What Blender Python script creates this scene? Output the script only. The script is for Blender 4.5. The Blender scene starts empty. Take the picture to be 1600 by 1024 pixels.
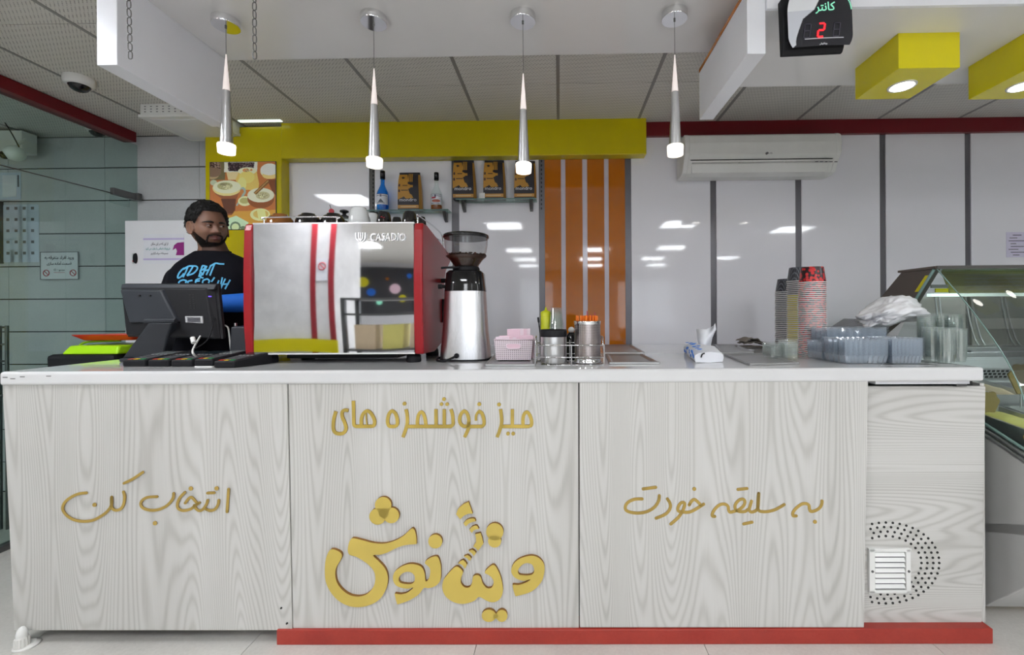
import bpy, bmesh, math, random
import numpy as np
from mathutils import Vector, Matrix
from mathutils.bvhtree import BVHTree
random.seed(7)
S = bpy.context.scene
COL = bpy.context.scene.collection
PI = math.pi
# ------------------------------------------------------------------ camera
F, CX, CY, H, ROLL = 690.0, 860.0, 490.0, 1.253, 0.0053
cam = bpy.data.cameras.new('camera'); camo = bpy.data.objects.new('camera', cam); COL.objects.link(camo)
cam.sensor_width = 36.0; cam.lens = 36.0 * F / 1600.0
cam.shift_x = -(CX - 800) / 1600.0; cam.shift_y = (CY - 512) / 1600.0
cam.clip_start = 0.05
camo.matrix_world = Matrix.Translation((0, 0, H)) @ Matrix.Rotation(ROLL, 4, 'Y') @ Matrix.Rotation(PI / 2, 4, 'X')
S.camera = camo
# ------------------------------------------------------------------ world, exposure
w = bpy.data.worlds.new('world'); S.world = w; w.use_nodes = True
w.node_tree.nodes['Background'].inputs[0].default_value = (0.8, 0.87, 1.0, 1)
w.node_tree.nodes['Background'].inputs[1].default_value = 0.35
S.view_settings.view_transform = 'Standard'; S.view_settings.look = 'None'
S.view_settings.gamma = 1.0; S.view_settings.use_curve_mapping = False
S.view_settings.exposure = 0.45
PANEL_LIGHT = 25.0      # emission of the ceiling light panels
PENDANT_LIGHT = 1.15
SPOT_LIGHT = 14.0
S.cycles.max_bounces = 10; S.cycles.transparent_max_bounces = 40
S.cycles.glossy_bounces = 5; S.cycles.transmission_bounces = 10
S.cycles.caustics_reflective = False; S.cycles.caustics_refractive = False
S.cycles.sample_clamp_indirect = 4.0

# ------------------------------------------------------------------ frames: every frame is a plan rotation about the camera foot
class Fr:
    def __init__(s, th): s.th = th; s.c = math.cos(th); s.s = math.sin(th)
    def w(s, v):            # frame -> world
        x, y, z = v; return Vector((x * s.c + y * s.s, -x * s.s + y * s.c, z))
    def p(s, px, py, yp):   # photo position at frame depth yp -> frame coords
        dx, dy = px - CX, py - CY
        a, b = (dx - ROLL * dy) / F, -(dy + ROLL * dx) / F
        x1, y1 = a * s.c - s.s, a * s.s + s.c
        k = yp / y1
        return Vector((x1 * k, yp, H + b * k))
    def z(s, px, py, z):    # photo position on the horizontal plane z
        dx, dy = px - CX, py - CY
        a, b = (dx - ROLL * dy) / F, -(dy + ROLL * dx) / F
        k = (z - H) / b
        return Vector(((a * s.c - s.s) * k, (a * s.s + s.c) * k, z))
    def x(s, px, py, xp):   # on the plane x' = xp
        dx, dy = px - CX, py - CY
        a, b = (dx - ROLL * dy) / F, -(dy + ROLL * dx) / F
        k = xp / (a * s.c - s.s)
        return Vector((xp, (a * s.s + s.c) * k, H + b * k))
WF, KF, ZF = Fr(0.02), Fr(0.005), Fr(0.0)     # wall / counter / square to the camera
WALL, WALL2, CEIL, KTOP = 3.0, 3.08, 2.533, 1.044

# ------------------------------------------------------------------ materials
MATS = {}
def mat(name, col=(.8, .8, .8), rough=.5, metal=0., trans=0., ior=1.45, emit=None, es=1., alpha=1., coat=0., spec=.5, var=0.03, bump=0., bscale=60., thin=False, sub=0., attr=None):
    if name in MATS: return MATS[name]
    m = bpy.data.materials.new(name); m.use_nodes = True; MATS[name] = m
    nt = m.node_tree; b = nt.nodes['Principled BSDF']
    b.inputs['Base Color'].default_value = (*col, 1); b.inputs['Roughness'].default_value = rough
    b.inputs['Metallic'].default_value = metal; b.inputs['Transmission Weight'].default_value = trans
    b.inputs['IOR'].default_value = ior; b.inputs['Alpha'].default_value = alpha
    b.inputs['Coat Weight'].default_value = coat; b.inputs['Specular IOR Level'].default_value = spec
    b.inputs['Subsurface Weight'].default_value = sub
    b.inputs['Subsurface Scale'].default_value = .01
    if emit: b.inputs['Emission Color'].default_value = (*emit, 1); b.inputs['Emission Strength'].default_value = es
    tc = nt.nodes.new('ShaderNodeTexCoord')
    if attr:
        a = nt.nodes.new('ShaderNodeAttribute'); a.attribute_name = attr
        nt.links.new(a.outputs['Color'], b.inputs['Base Color'])
    elif var and trans < .5 and alpha == 1:
        n = nt.nodes.new('ShaderNodeTexNoise'); n.inputs['Scale'].default_value = 9; n.inputs['Detail'].default_value = 4
        nt.links.new(tc.outputs['Object'], n.inputs['Vector'])
        r = nt.nodes.new('ShaderNodeValToRGB')
        r.color_ramp.elements[0].position = .3; r.color_ramp.elements[1].position = .7
        r.color_ramp.elements[0].color = (*[c * (1 - var) for c in col], 1); r.color_ramp.elements[1].color = (*[min(1, c * (1 + var)) for c in col], 1)
        nt.links.new(n.outputs['Fac'], r.inputs['Fac']); nt.links.new(r.outputs['Color'], b.inputs['Base Color'])
    if bump:
        n2 = nt.nodes.new('ShaderNodeTexNoise'); n2.inputs['Scale'].default_value = bscale; n2.inputs['Detail'].default_value = 5
        bp = nt.nodes.new('ShaderNodeBump'); bp.inputs['Strength'].default_value = bump; bp.inputs['Distance'].default_value = .004
        nt.links.new(tc.outputs['Object'], n2.inputs['Vector']); nt.links.new(n2.outputs['Fac'], bp.inputs['Height']); nt.links.new(bp.outputs['Normal'], b.inputs['Normal'])
    return m

def node_mat(name, rough=.5, metal=0, coat=0):
    m = bpy.data.materials.new(name); m.use_nodes = True; MATS[name] = m
    nt = m.node_tree; b = nt.nodes['Principled BSDF']; b.inputs['Roughness'].default_value = rough; b.inputs['Metallic'].default_value = metal
    b.inputs['Coat Weight'].default_value = coat
    tc = nt.nodes.new('ShaderNodeTexCoord')
    def N(t, **k):
        n = nt.nodes.new('ShaderNode' + t)
        for a, v in k.items():
            if a[0] == '_': setattr(n, a[1:], v)
            else: n.inputs[a].default_value = v
        return n
    L = nt.links.new
    def ramp(fac, stops):
        r = nt.nodes.new('ShaderNodeValToRGB'); e = r.color_ramp.elements
        while len(e) < len(stops): e.new(.5)
        for q, (p, c) in zip(e, stops): q.position = p; q.color = (*c, 1)
        L(fac, r.inputs['Fac']); return r.outputs['Color']
    def math_(op, a, b_=None):
        n = N('Math', _operation=op)
        for i, v in enumerate((a, b_)):
            if v is None: continue
            if isinstance(v, (int, float)): n.inputs[i].default_value = v
            else: L(v, n.inputs[i])
        return n.outputs[0]
    def mapping(sc, loc=(0, 0, 0)):
        n = N('Mapping'); n.inputs['Scale'].default_value = sc; n.inputs['Location'].default_value = loc; L(tc.outputs['Object'], n.inputs['Vector']); return n.outputs[0]
    return m, b, N, L, ramp, math_, mapping

def wood(name, vert=True, seed=0.):
    m, b, N, L, ramp, M_, mp = node_mat(name, .42)
    sc = (6.2, 6.2, .52) if vert else (.5, 6., 6.2)
    n = N('TexNoise', Scale=1.0, Detail=.5, Roughness=.3); L(mp(sc, (seed, seed * .7, seed * 1.3)), n.inputs['Vector'])
    fine = N('TexNoise', Scale=1.0, Detail=4.0); L(mp((300, 300, 4) if vert else (4, 300, 300)), fine.inputs['Vector'])
    ph = M_('MULTIPLY', n.outputs['Fac'], 250.0)
    s = M_('SINE', M_('ADD', ph, M_('MULTIPLY', fine.outputs['Fac'], .8)))
    s2 = M_('POWER', M_('ADD', M_('MULTIPLY', s, .5), .5), 1.8)
    # soft plank-wide tone
    t = N('TexNoise', Scale=1.0, Detail=2.0); L(mp((7, 7, .25) if vert else (.25, 7, 7), (3, 1, seed)), t.inputs['Vector'])
    f = M_('ADD', M_('MULTIPLY', s2, .34), M_('MULTIPLY', t.outputs['Fac'], .50))
    f = M_('ADD', f, M_('MULTIPLY', fine.outputs['Fac'], .22))
    L(ramp(f, [(.22, (.60, .59, .57)), (.55, (.52, .51, .485)), (.85, (.41, .40, .375))]), b.inputs['Base Color'])
    return m
wood('wood_vertical', True, 1.); wood('wood_vertical_b', True, 4.3); wood('wood_vertical_c', True, 8.1); wood('wood_horizontal', False, 2.7)

def ceiling_tile_mat(name, col):
    m, b, N, L, ramp, M_, mp = node_mat(name, .75)
    v = N('TexWave', _wave_type='BANDS', _bands_direction='DIAGONAL', Scale=14.0, Distortion=.6, Detail=1.0); L(mp((2.6, 2.6, 0)), v.inputs['Vector'])
    c = N('TexChecker', Scale=1.0); L(mp((110, 60, 0)), c.inputs['Vector'])
    n = N('TexNoise', Scale=5.0, Detail=3.0); L(mp((1, 1, 1)), n.inputs['Vector'])
    dot = M_('MULTIPLY', M_('GREATER_THAN', v.outputs['Fac'], .80), c.outputs['Fac'])
    f = M_('ADD', M_('MULTIPLY', dot, .6), M_('MULTIPLY', n.outputs['Fac'], .3))
    L(ramp(f, [(0, col), (.35, tuple(c_ * .93 for c_ in col)), (.8, tuple(c_ * .5 for c_ in col))]), b.inputs['Base Color'])
    bp = N('Bump', Strength=.3, Distance=.002); L(M_('MULTIPLY', dot, -1.0), bp.inputs['Height']); L(bp.outputs['Normal'], b.inputs['Normal'])
    return m
ceiling_tile_mat('ceiling_tile', (.66, .64, .60))
mat('rail_grey', (.26, .25, .24), .5)

def stone_mat(name, c1, c2, rough=.35, sc=2.2, spk=True):
    m, b, N, L, ramp, M_, mp = node_mat(name, rough)
    n = N('TexNoise', Scale=sc, Detail=7.0, Roughness=.6); L(mp((1, 1, 1)), n.inputs['Vector'])
    g = N('TexNoise', Scale=90.0, Detail=2.0); L(mp((1, 1, 1)), g.inputs['Vector'])
    f = M_('ADD', M_('MULTIPLY', n.outputs['Fac'], .75), M_('MULTIPLY', g.outputs['Fac'], .25))
    L(ramp(f, [(.32, c1), (.68, c2)]), b.inputs['Base Color'])
    return m
stone_mat('wall_stone', (.48, .49, .51), (.60, .605, .62))
stone_mat('floor_stone', (.50, .48, .45), (.66, .64, .60), .22, 3.)
stone_mat('kick_red', (.30, .024, .016), (.38, .04, .025), .4, 9.)
stone_mat('marble', (.66, .66, .67), (.84, .84, .84), .25, 5.)

def brushed(name, col, rough=.28, sc=(400, 400, 3)):
    m, b, N, L, ramp, M_, mp = node_mat(name, rough, 1.0)
    n = N('TexNoise', Scale=1.0, Detail=2.0); L(mp(sc), n.inputs['Vector'])
    L(ramp(n.outputs['Fac'], [(.3, tuple(c * .85 for c in col)), (.7, col)]), b.inputs['Base Color'])
    return m
brushed('steel', (.72, .72, .73)); brushed('steel_h', (.70, .70, .71), .3, (3, 300, 300)); brushed('alu', (.72, .72, .74), .32)
brushed('case_steel', (.50, .50, .50), .45, (3, 200, 200))

def glass_mat(name, tint, fac=.12, rough=.02, haze=0., hcol=(.8, .85, .9)):
    """see-through pane: fresnel reflection over a tinted transparent pane"""
    m = bpy.data.materials.new(name); m.use_nodes = True; MATS[name] = m; nt = m.node_tree
    for n in list(nt.nodes): nt.nodes.remove(n)
    o = nt.nodes.new('ShaderNodeOutputMaterial'); mx = nt.nodes.new('ShaderNodeMixShader')
    t = nt.nodes.new('ShaderNodeBsdfTransparent'); t.inputs[0].default_value = (*tint, 1)
    g = nt.nodes.new('ShaderNodeBsdfGlossy'); g.inputs['Roughness'].default_value = rough
    lw = nt.nodes.new('ShaderNodeLayerWeight'); lw.inputs['Blend'].default_value = .5
    pw = nt.nodes.new('ShaderNodeMath'); pw.operation = 'POWER'; pw.inputs[1].default_value = 4.0
    nt.links.new(lw.outputs['Facing'], pw.inputs[0])
    a = nt.nodes.new('ShaderNodeMath'); a.operation = 'MULTIPLY_ADD'; a.inputs[1].default_value = .7; a.inputs[2].default_value = fac + .035; a.use_clamp = True
    nt.links.new(pw.outputs[0], a.inputs[0]); nt.links.new(a.outputs[0], mx.inputs[0])
    src = t.outputs[0]
    if haze:
        df = nt.nodes.new('ShaderNodeBsdfTranslucent'); df.inputs[0].default_value = (*hcol, 1); d2 = nt.nodes.new('ShaderNodeBsdfDiffuse'); d2.inputs[0].default_value = (*hcol, 1)
        ms = nt.nodes.new('ShaderNodeMixShader'); nt.links.new(df.outputs[0], ms.inputs[1]); nt.links.new(d2.outputs[0], ms.inputs[2])
        m2 = nt.nodes.new('ShaderNodeMixShader'); m2.inputs[0].default_value = haze; nt.links.new(src, m2.inputs[1]); nt.links.new(ms.outputs[0], m2.inputs[2]); src = m2.outputs[0]
    nt.links.new(src, mx.inputs[1]); nt.links.new(g.outputs[0], mx.inputs[2]); nt.links.new(mx.outputs[0], o.inputs[0])
    return m
glass_mat('glass_green', (.83, .91, .89), .0)
glass_mat('glass_clear', (.93, .97, .96), .02)
glass_mat('glass_shelf', (.70, .84, .80), .03)
glass_mat('glass_hopper', (.86, .86, .86), .04)
glass_mat('plastic_blue', (.975, .985, 1.0), .08, .03, .30, (.80, .90, 1.0))
glass_mat('plastic_clear', (.98, .99, .985), .08, .03, .10, (.86, 1.0, .96))
mat('bag_white', (.93, .93, .96), .35, alpha=.93); glass_mat('plastic_bag', (.97, .97, .97), .02, .25, .9, (1.0, 1.0, 1.0))
glass_mat('syrup_blue', (.05, .55, 1.0), .03); glass_mat('syrup_amber', (.75, .38, .08), .03)

mat('white_glass', (.86, .85, .90), .045, coat=.0, var=.0, spec=.45)
mat('white_gloss', (.80, .80, .83), .12, var=.01)
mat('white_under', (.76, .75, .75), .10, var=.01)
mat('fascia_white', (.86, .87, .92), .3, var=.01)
mat('worktop', (.65, .65, .655), .10, var=.015, coat=.3)
mat('yellow_panel', (.58, .48, .0), .22, var=.03); mat('yellow_box', (.70, .62, .008), .18, var=.02)
mat('beam_red', (.15, .004, .009), .35); mat('orange_glass', (.46, .13, .003), .04, var=.04, spec=.7)
mat('strip_grey', (.15, .145, .16), .35, metal=.3); mat('strip_dark', (.07, .065, .06), .4)
mat('stripe_white', (.60, .56, .62), .1)
mat('gap_dark', (.02, .02, .02), .8); mat('black_plastic', (.012, .012, .014), .5, spec=.22, bump=.05, bscale=300)
mat('black_gloss', (.008, .008, .009), .08); mat('grey_plastic', (.030, .033, .040), .38, spec=.35); mat('key_grey', (.10, .10, .11), .5)
mat('white_plastic', (.74, .74, .72), .35); mat('paper', (.74, .75, .80), .6); mat('paper_lilac', (.72, .68, .84), .6)
mat('paper_blue', (.55, .62, .74), .5); mat('ink', (.03, .03, .05), .7); mat('ink_red', (.45, .03, .05), .6)
mat('chrome', (.82, .82, .83), .06, metal=1., var=0); mat('mirror_steel', (.84, .84, .86), .03, metal=1., var=.02)
mat('dark_metal', (.16, .16, .16), .35, metal=.8); mat('gold_face', (.56, .42, .09), .35, var=.05); mat('gold_side', (.22, .10, .015), .6)
mat('gold_ink', (.40, .27, .06), .5, var=.15); mat('red_plastic', (.32, .006, .012), .28, bump=.08, bscale=500)
mat('led_white', (1, 1, 1), emit=(.93, .96, 1.0), es=PANEL_LIGHT); mat('led_dim', (1, 1, 1), emit=(.8, 1.0, .9), es=.9); mat('led_warm', (1, 1, 1), emit=(1., .88, .72), es=PENDANT_LIGHT)
mat('led_spot', (1, 1, 1), emit=(1., .96, .88), es=SPOT_LIGHT)
mat('led_red', (1, .02, .02), emit=(1., .01, .02), es=1.6); mat('seg_off', (.05, .045, .07), .4)
mat('mint', (.30, .80, .58), .4, emit=(.3, .85, .6), es=.25)
mat('lamp_frost', (.86, .80, .78), .4, emit=(1., .85, .80), es=.28)
mat('pink', (.85, .60, .70), .45); mat('pink_light', (.88, .72, .80), .45); mat('lime', (.38, .72, .01), .35); mat('lime_yellow', (.55, .58, .01), .35)
mat('red_lid', (.62, .03, .01), .35); mat('orange_straw', (.90, .20, .01), .4); mat('beans', (.035, .014, .008), .35, bump=.6, bscale=80)
mat('white_ceramic', (.80, .82, .83), .1, coat=.4); mat('black_ceramic', (.01, .009, .009), .06, coat=.5); mat('brown_ceramic', (.26, .09, .015), .07, coat=.5)
mat('cloth_taupe', (.22, .195, .17), .9, bump=.5); mat('print_attr', attr='Col', rough=.4); mat('print_gloss', attr='Col', rough=.25)
mat('tissue_white', (.84, .85, .90), .6); mat('tissue_blue', (.03, .22, .75), .5); mat('case_brown', (.11, .085, .07), .4)
mat('olive', (.25, .23, .06), .35); mat('gelato_white', (.85, .84, .78), .5, bump=.6, bscale=25); mat('gelato_yellow', (.85, .78, .25), .5, bump=.6, bscale=25)
mat('gelato_cream', (.78, .62, .42), .5, bump=.6, bscale=25); mat('biscuit', (.30, .22, .08), .6)
mat('skin', (.21, .105, .068), .5, sub=.12, var=.06); mat('lips', (.20, .080, .068), .45); mat('hair', (.006, .005, .005), .55); mat('beard', (.012, .008, .006), .7)
mat('eye_white', (.42, .38, .35), .25); mat('iris', (.015, .008, .005), .1)
mat('shirt_black', (.006, .006, .009), .95, spec=.15, bump=.25, bscale=20); mat('shirt_blue_print', (.10, .42, .68), .7); mat('sleeve_blue', (.01, .14, .62), .75, bump=.15, bscale=200)
mat('trousers', (.03, .03, .04), .85); mat('shoe', (.02, .02, .02), .5)
mat('wall_paint', (.80, .80, .80), .6); mat('wall_grey', (.60, .60, .62), .6); mat('sun_window', (.8, .9, 1), emit=(.85, .93, 1), es=1.2)
mat('cup_white', (.82, .80, .80), .35); mat('cup_yellow', (.70, .60, .02), .4); mat('rubber_white', (.70, .69, .66), .5)
mat('charcoal', (.03, .03, .035), .3)
mat('paper_sticker', (.60, .66, .78), .4); mat('red_strip', (.30, .02, .03), .3)
mat('label_grey', (.42, .42, .43), .5); mat('navy', (.02, .03, .10), .4); mat('port_blue', (.1, .05, .8), .3, emit=(.2, .1, 1), es=1.0)
mat('glass_edge_teal', (.22, .34, .31), .15); mat('case_panel', (.50, .50, .49), .45); glass_mat('acrylic', (.80, .80, .74), .08, .15); mat('wood_yellow', (.45, .28, .05), .5); mat('beard_skin', (.07, .035, .024), .7)
mat('bright_metal', (.92, .92, .93), .22, metal=.7)
def cup_red():
    m, b, N, L, ramp, M_, mp = node_mat('cup_red', .35)
    v = N('TexVoronoi', Scale=62.0); v.feature = 'F1'; L(mp((1, 1, .95)), v.inputs['Vector'])
    L(ramp(v.outputs['Distance'], [(.0, (.70, .03, .03)), (.46, (.62, .02, .025)), (.50, (.02, .008, .012)), (1, (.02, .008, .012))]), b.inputs['Base Color'])
def cup_black():
    m, b, N, L, ramp, M_, mp = node_mat('cup_black', .3)
    v = N('TexBrick', Scale=1.0); L(mp((60, 60, 60)), v.inputs['Vector'])
    v.inputs['Color1'].default_value = (.016, .016, .022, 1); v.inputs['Color2'].default_value = (.03, .03, .04, 1); v.inputs['Mortar'].default_value = (.16, .17, .20, 1); v.inputs['Mortar Size'].default_value = .04
    L(v.outputs['Color'], b.inputs['Base Color'])
cup_red(); cup_black()
def perf_mat(name, col, hole, sc, r, metal=1., rough=.3):
    m, b, N, L, ramp, M_, mp = node_mat(name, rough, metal)
    v = N('TexVoronoi', Scale=sc); v.inputs['Randomness'].default_value = 0.0; v.voronoi_dimensions = '2D'
    sp = N('SeparateXYZ'); cb = N('CombineXYZ'); L(mp((1, 1, 1)), sp.inputs[0]); L(M_('ADD', sp.outputs[0], M_('MULTIPLY', sp.outputs[1], .6)), cb.inputs[0]); L(sp.outputs[2], cb.inputs[1]); L(cb.outputs[0], v.inputs['Vector'])
    L(ramp(v.outputs['Distance'], [(0, hole), (r, hole), (r + .04, col), (1, col)]), b.inputs['Base Color'])
perf_mat('perforated_steel', (.62, .55, .54), (.06, .04, .04), 230, .30)
perf_mat('perforated_pink', (.86, .74, .80), (.22, .16, .18), 120, .24, 0., .4)
# ------------------------------------------------------------------ mesh builder
class MB:
    def __init__(s): s.v = []; s.f = []; s.m = []; s.sm = []; s.k = 0; s.smooth = False; s.col = None
    def add(s, vs, fs, smooth=None):
        o = len(s.v); s.v += [tuple(v) for v in vs]; s.f += [tuple(i + o for i in f) for f in fs]
        s.m += [s.k] * len(fs); s.sm += [s.smooth if smooth is None else smooth] * len(fs); return s
    def box(s, a, b):
        x0, y0, z0 = a; x1, y1, z1 = b
        vs = [(x0, y0, z0), (x1, y0, z0), (x1, y1, z0), (x0, y1, z0), (x0, y0, z1), (x1, y0, z1), (x1, y1, z1), (x0, y1, z1)]
        return s.add(vs, [(0, 3, 2, 1), (4, 5, 6, 7), (0, 1, 5, 4), (1, 2, 6, 5), (2, 3, 7, 6), (3, 0, 4, 7)], False)
    def cbox(s, c, d): return s.box([c[i] - d[i] / 2 for i in range(3)], [c[i] + d[i] / 2 for i in range(3)])
    def hexa(s, q0, q1):    # two quads joined
        return s.add(list(q0) + list(q1), [(3, 2, 1, 0), (4, 5, 6, 7), (0, 1, 5, 4), (1, 2, 6, 5), (2, 3, 7, 6), (3, 0, 4, 7)], False)
    def ring(s, c, ax, r, n, ph=0, r2=None):
        ax = Vector(ax).normalized(); u = ax.orthogonal().normalized() if abs(ax.z) < .99 else Vector((1, 0, 0)); v = ax.cross(u)
        return [Vector(c) + u * (r * math.cos(ph + 2 * PI * i / n)) + v * ((r2 or r) * math.sin(ph + 2 * PI * i / n)) for i in range(n)]
    def cyl(s, p0, p1, r0, r1=None, n=16, cap=True, smooth=True):
        r1 = r0 if r1 is None else r1; ax = Vector(p1) - Vector(p0)
        A, B = s.ring(p0, ax, max(r0, 1e-5), n), s.ring(p1, ax, max(r1, 1e-5), n)
        s.add(A + B, [(i, (i + 1) % n, n + (i + 1) % n, n + i) for i in range(n)], smooth)
        if cap: s.add(A, [tuple(range(n - 1, -1, -1))], False); s.add(B, [tuple(range(n))], False)
        return s
    def lathe(s, prof, c=(0, 0, 0), n=24, smooth=True, sx=1., sy=1., ax='z'):
        vs = []
        for r, z in prof:
            for i in range(n):
                a = 2 * PI * i / n; x, y = r * math.cos(a) * sx, r * math.sin(a) * sy
                if ax == 'z': vs.append((c[0] + x, c[1] + y, c[2] + z))
                else: vs.append((c[0] + x, c[1] - z, c[2] + y))
        fs = [(j * n + i, j * n + (i + 1) % n, (j + 1) * n + (i + 1) % n, (j + 1) * n + i) for j in range(len(prof) - 1) for i in range(n)]
        s.add(vs, fs, smooth)
        if prof[0][0] > 1e-6: s.add(vs[:n], [tuple(range(n - 1, -1, -1))], False)
        if prof[-1][0] > 1e-6: s.add(vs[-n:], [tuple(range(n))], False)
        return s
    def shell(s, prof, c=(0, 0, 0), n=24, smooth=True):  # lathe without caps
        vs = [(c[0] + r * math.cos(2 * PI * i / n), c[1] + r * math.sin(2 * PI * i / n), c[2] + z) for r, z in prof for i in range(n)]
        return s.add(vs, [(j * n + i, j * n + (i + 1) % n, (j + 1) * n + (i + 1) % n, (j + 1) * n + i) for j in range(len(prof) - 1) for i in range(n)], smooth)
    def tube(s, pts, r, n=8, closed=False, smooth=True):
        pts = [Vector(p) for p in pts]; N = len(pts); rs = r if isinstance(r, (list, tuple)) else [r] * N
        vs = []; u = None
        for i, p in enumerate(pts):
            t = (pts[(i + 1) % N] - pts[i - 1]) if closed else (pts[min(i + 1, N - 1)] - pts[max(i - 1, 0)])
            t.normalize()
            if u is None: u = t.orthogonal().normalized()
            u = (u - t * u.dot(t)); u = u.normalized() if u.length > 1e-6 else t.orthogonal().normalized()
            v = t.cross(u)
            vs += [p + (u * math.cos(2 * PI * k / n) + v * math.sin(2 * PI * k / n)) * rs[i] for k in range(n)]
        m = N if closed else N - 1
        fs = [(i * n + k, i * n + (k + 1) % n, ((i + 1) % N) * n + (k + 1) % n, ((i + 1) % N) * n + k) for i in range(m) for k in range(n)]
        s.add(vs, fs, smooth)
        if not closed: s.add(vs[:n], [tuple(range(n - 1, -1, -1))], False); s.add(vs[-n:], [tuple(range(n))], False)
        return s
    def sph(s, c, r, n=16, m=10, sc=(1, 1, 1)):
        prof = [(max(1e-7, r * math.sin(PI * j / m)), -r * math.cos(PI * j / m)) for j in range(m + 1)]
        vs = [(c[0] + a * math.cos(2 * PI * i / n) * sc[0], c[1] + a * math.sin(2 * PI * i / n) * sc[1], c[2] + z * sc[2]) for a, z in prof for i in range(n)]
        return s.add(vs, [(j * n + i, j * n + (i + 1) % n, (j + 1) * n + (i + 1) % n, (j + 1) * n + i) for j in range(m) for i in range(n)], True)
    def prism(s, poly, d, ax='y', smooth=False):   # poly: 3D points, extruded by vector d
        d = Vector(d); A = [Vector(p) for p in poly]; B = [p + d for p in A]; n = len(A)
        s.add(A + B, [tuple(range(n - 1, -1, -1)), tuple(range(n, 2 * n))], False)
        s.add(A + B, [(i, (i + 1) % n, n + (i + 1) % n, n + i) for i in range(n)], smooth); return s
    def quad(s, a, b, c, d): return s.add([a, b, c, d], [(0, 1, 2, 3)], False)
    def xf(s, M):
        s.v = [tuple(M @ Vector(v)) for v in s.v]; return s

BASE = {}
def link(o): COL.objects.link(o); return o
def setp(o, label=None, cat=None, group=None, kind=None):
    if label: o['label'] = label
    if cat: o['category'] = cat
    if group: o['group'] = group
    if kind: o['kind'] = kind
    return o
def thing(name, label, cat, base, fr=None, group=None, rz=0.):
    fr = fr or ZF
    o = bpy.data.objects.new(name, None); o.empty_display_size = .05; link(o)
    base = Vector(base); o.location = fr.w(base); o.rotation_euler = (0, 0, -fr.th + rz); BASE[o.name] = base
    return setp(o, label, cat, group)
def build(mb, name, mats, parent=None, fr=None, base=None, bevel=0., seg=2, local=False, label=None, kind=None, cat=None, group=None, solid=0.):
    """mesh object from the builder. parent given: frame coords are made relative to the root's base"""
    me = bpy.data.meshes.new(name)
    if parent is not None:
        r = parent
        while r.parent: r = r.parent
        b = Vector((0, 0, 0)) if local else BASE[r.name]
    else: b = Vector(base) if base is not None else Vector((0, 0, 0))
    me.from_pydata([(v[0] - b[0], v[1] - b[1], v[2] - b[2]) for v in mb.v], [], mb.f)
    for m in (mats if isinstance(mats, (list, tuple)) else [mats]): me.materials.append(MATS[m])
    me.polygons.foreach_set('material_index', mb.m); me.polygons.foreach_set('use_smooth', mb.sm)
    if mb.col is not None:
        a = me.color_attributes.new('Col', 'FLOAT_COLOR', 'POINT'); a.data.foreach_set('color', np.array(mb.col, dtype=np.float32).ravel())
    me.validate()
    bm = bmesh.new(); bm.from_mesh(me); bmesh.ops.remove_doubles(bm, verts=bm.verts, dist=1e-6) if bevel else None
    bmesh.ops.recalc_face_normals(bm, faces=bm.faces) if mb.col is None else None
    bm.to_mesh(me); bm.free()
    o = bpy.data.objects.new(name, me); link(o)
    if parent is not None: o.parent = parent
    else:
        f = fr or ZF; o.location = f.w(b); o.rotation_euler = (0, 0, -f.th); BASE[o.name] = b
    if solid: md = o.modifiers.new('s', 'SOLIDIFY'); md.thickness = solid
    if bevel:
        md = o.modifiers.new('b', 'BEVEL'); md.width = bevel; md.segments = seg; md.limit_method = 'ANGLE'; md.angle_limit = .6; md.harden_normals = False
    setp(o, label, cat, group, kind); return o
def copy_thing(root, loc=None, label=None, group=None, rz=None):
    r = root.copy(); link(r)
    if loc is not None: r.location = loc
    if rz is not None: r.rotation_euler = (0, 0, rz)
    if label: r['label'] = label
    if group: r['group'] = group
    for ch in root.children:
        c = ch.copy(); link(c); c.parent = r
        for g in ch.children: d = g.copy(); link(d); d.parent = c
    return r
def struct(mb, name, mats, fr=None, bevel=0., parent=None, base=None):
    return build(mb, name, mats, parent, fr, base, bevel, kind=None if parent else 'structure')

# ------------------------------------------------------------------ strokes and outlines (traced lettering)
def smooth_pts(P, closed=False, k=6):
    P = [Vector((*p, 0)) if len(p) == 2 else Vector(p) for p in P]; n = len(P)
    if n < 3: return P
    out = []
    for i in range(n if closed else n - 1):
        a, b, c, d = (P[(i - 1) % n], P[i], P[(i + 1) % n], P[(i + 2) % n]) if closed else (P[max(i - 1, 0)], P[i], P[i + 1], P[min(i + 2, n - 1)])
        for j in range(k):
            t = j / k; out.append(.5 * ((2 * b) + (c - a) * t + (2 * a - 5 * b + 4 * c - d) * t * t + (3 * b - a - 3 * c + d) * t ** 3))
    if not closed: out.append(P[-1])
    return out
def stroke_poly(P, w, rnd=True, closed=False):
    """ribbon as list of left/right points"""
    pts = smooth_pts(P, closed); n = len(pts); Ls, Rs = [], []
    for i, p in enumerate(pts):
        t = (pts[(i + 1) % n] - pts[i - 1]) if closed else (pts[min(i + 1, n - 1)] - pts[max(i - 1, 0)])
        t.normalize(); q = Vector((-t.y, t.x, 0)) * w / 2; Ls.append(p + q); Rs.append(p - q)
    return pts, Ls, Rs
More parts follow.
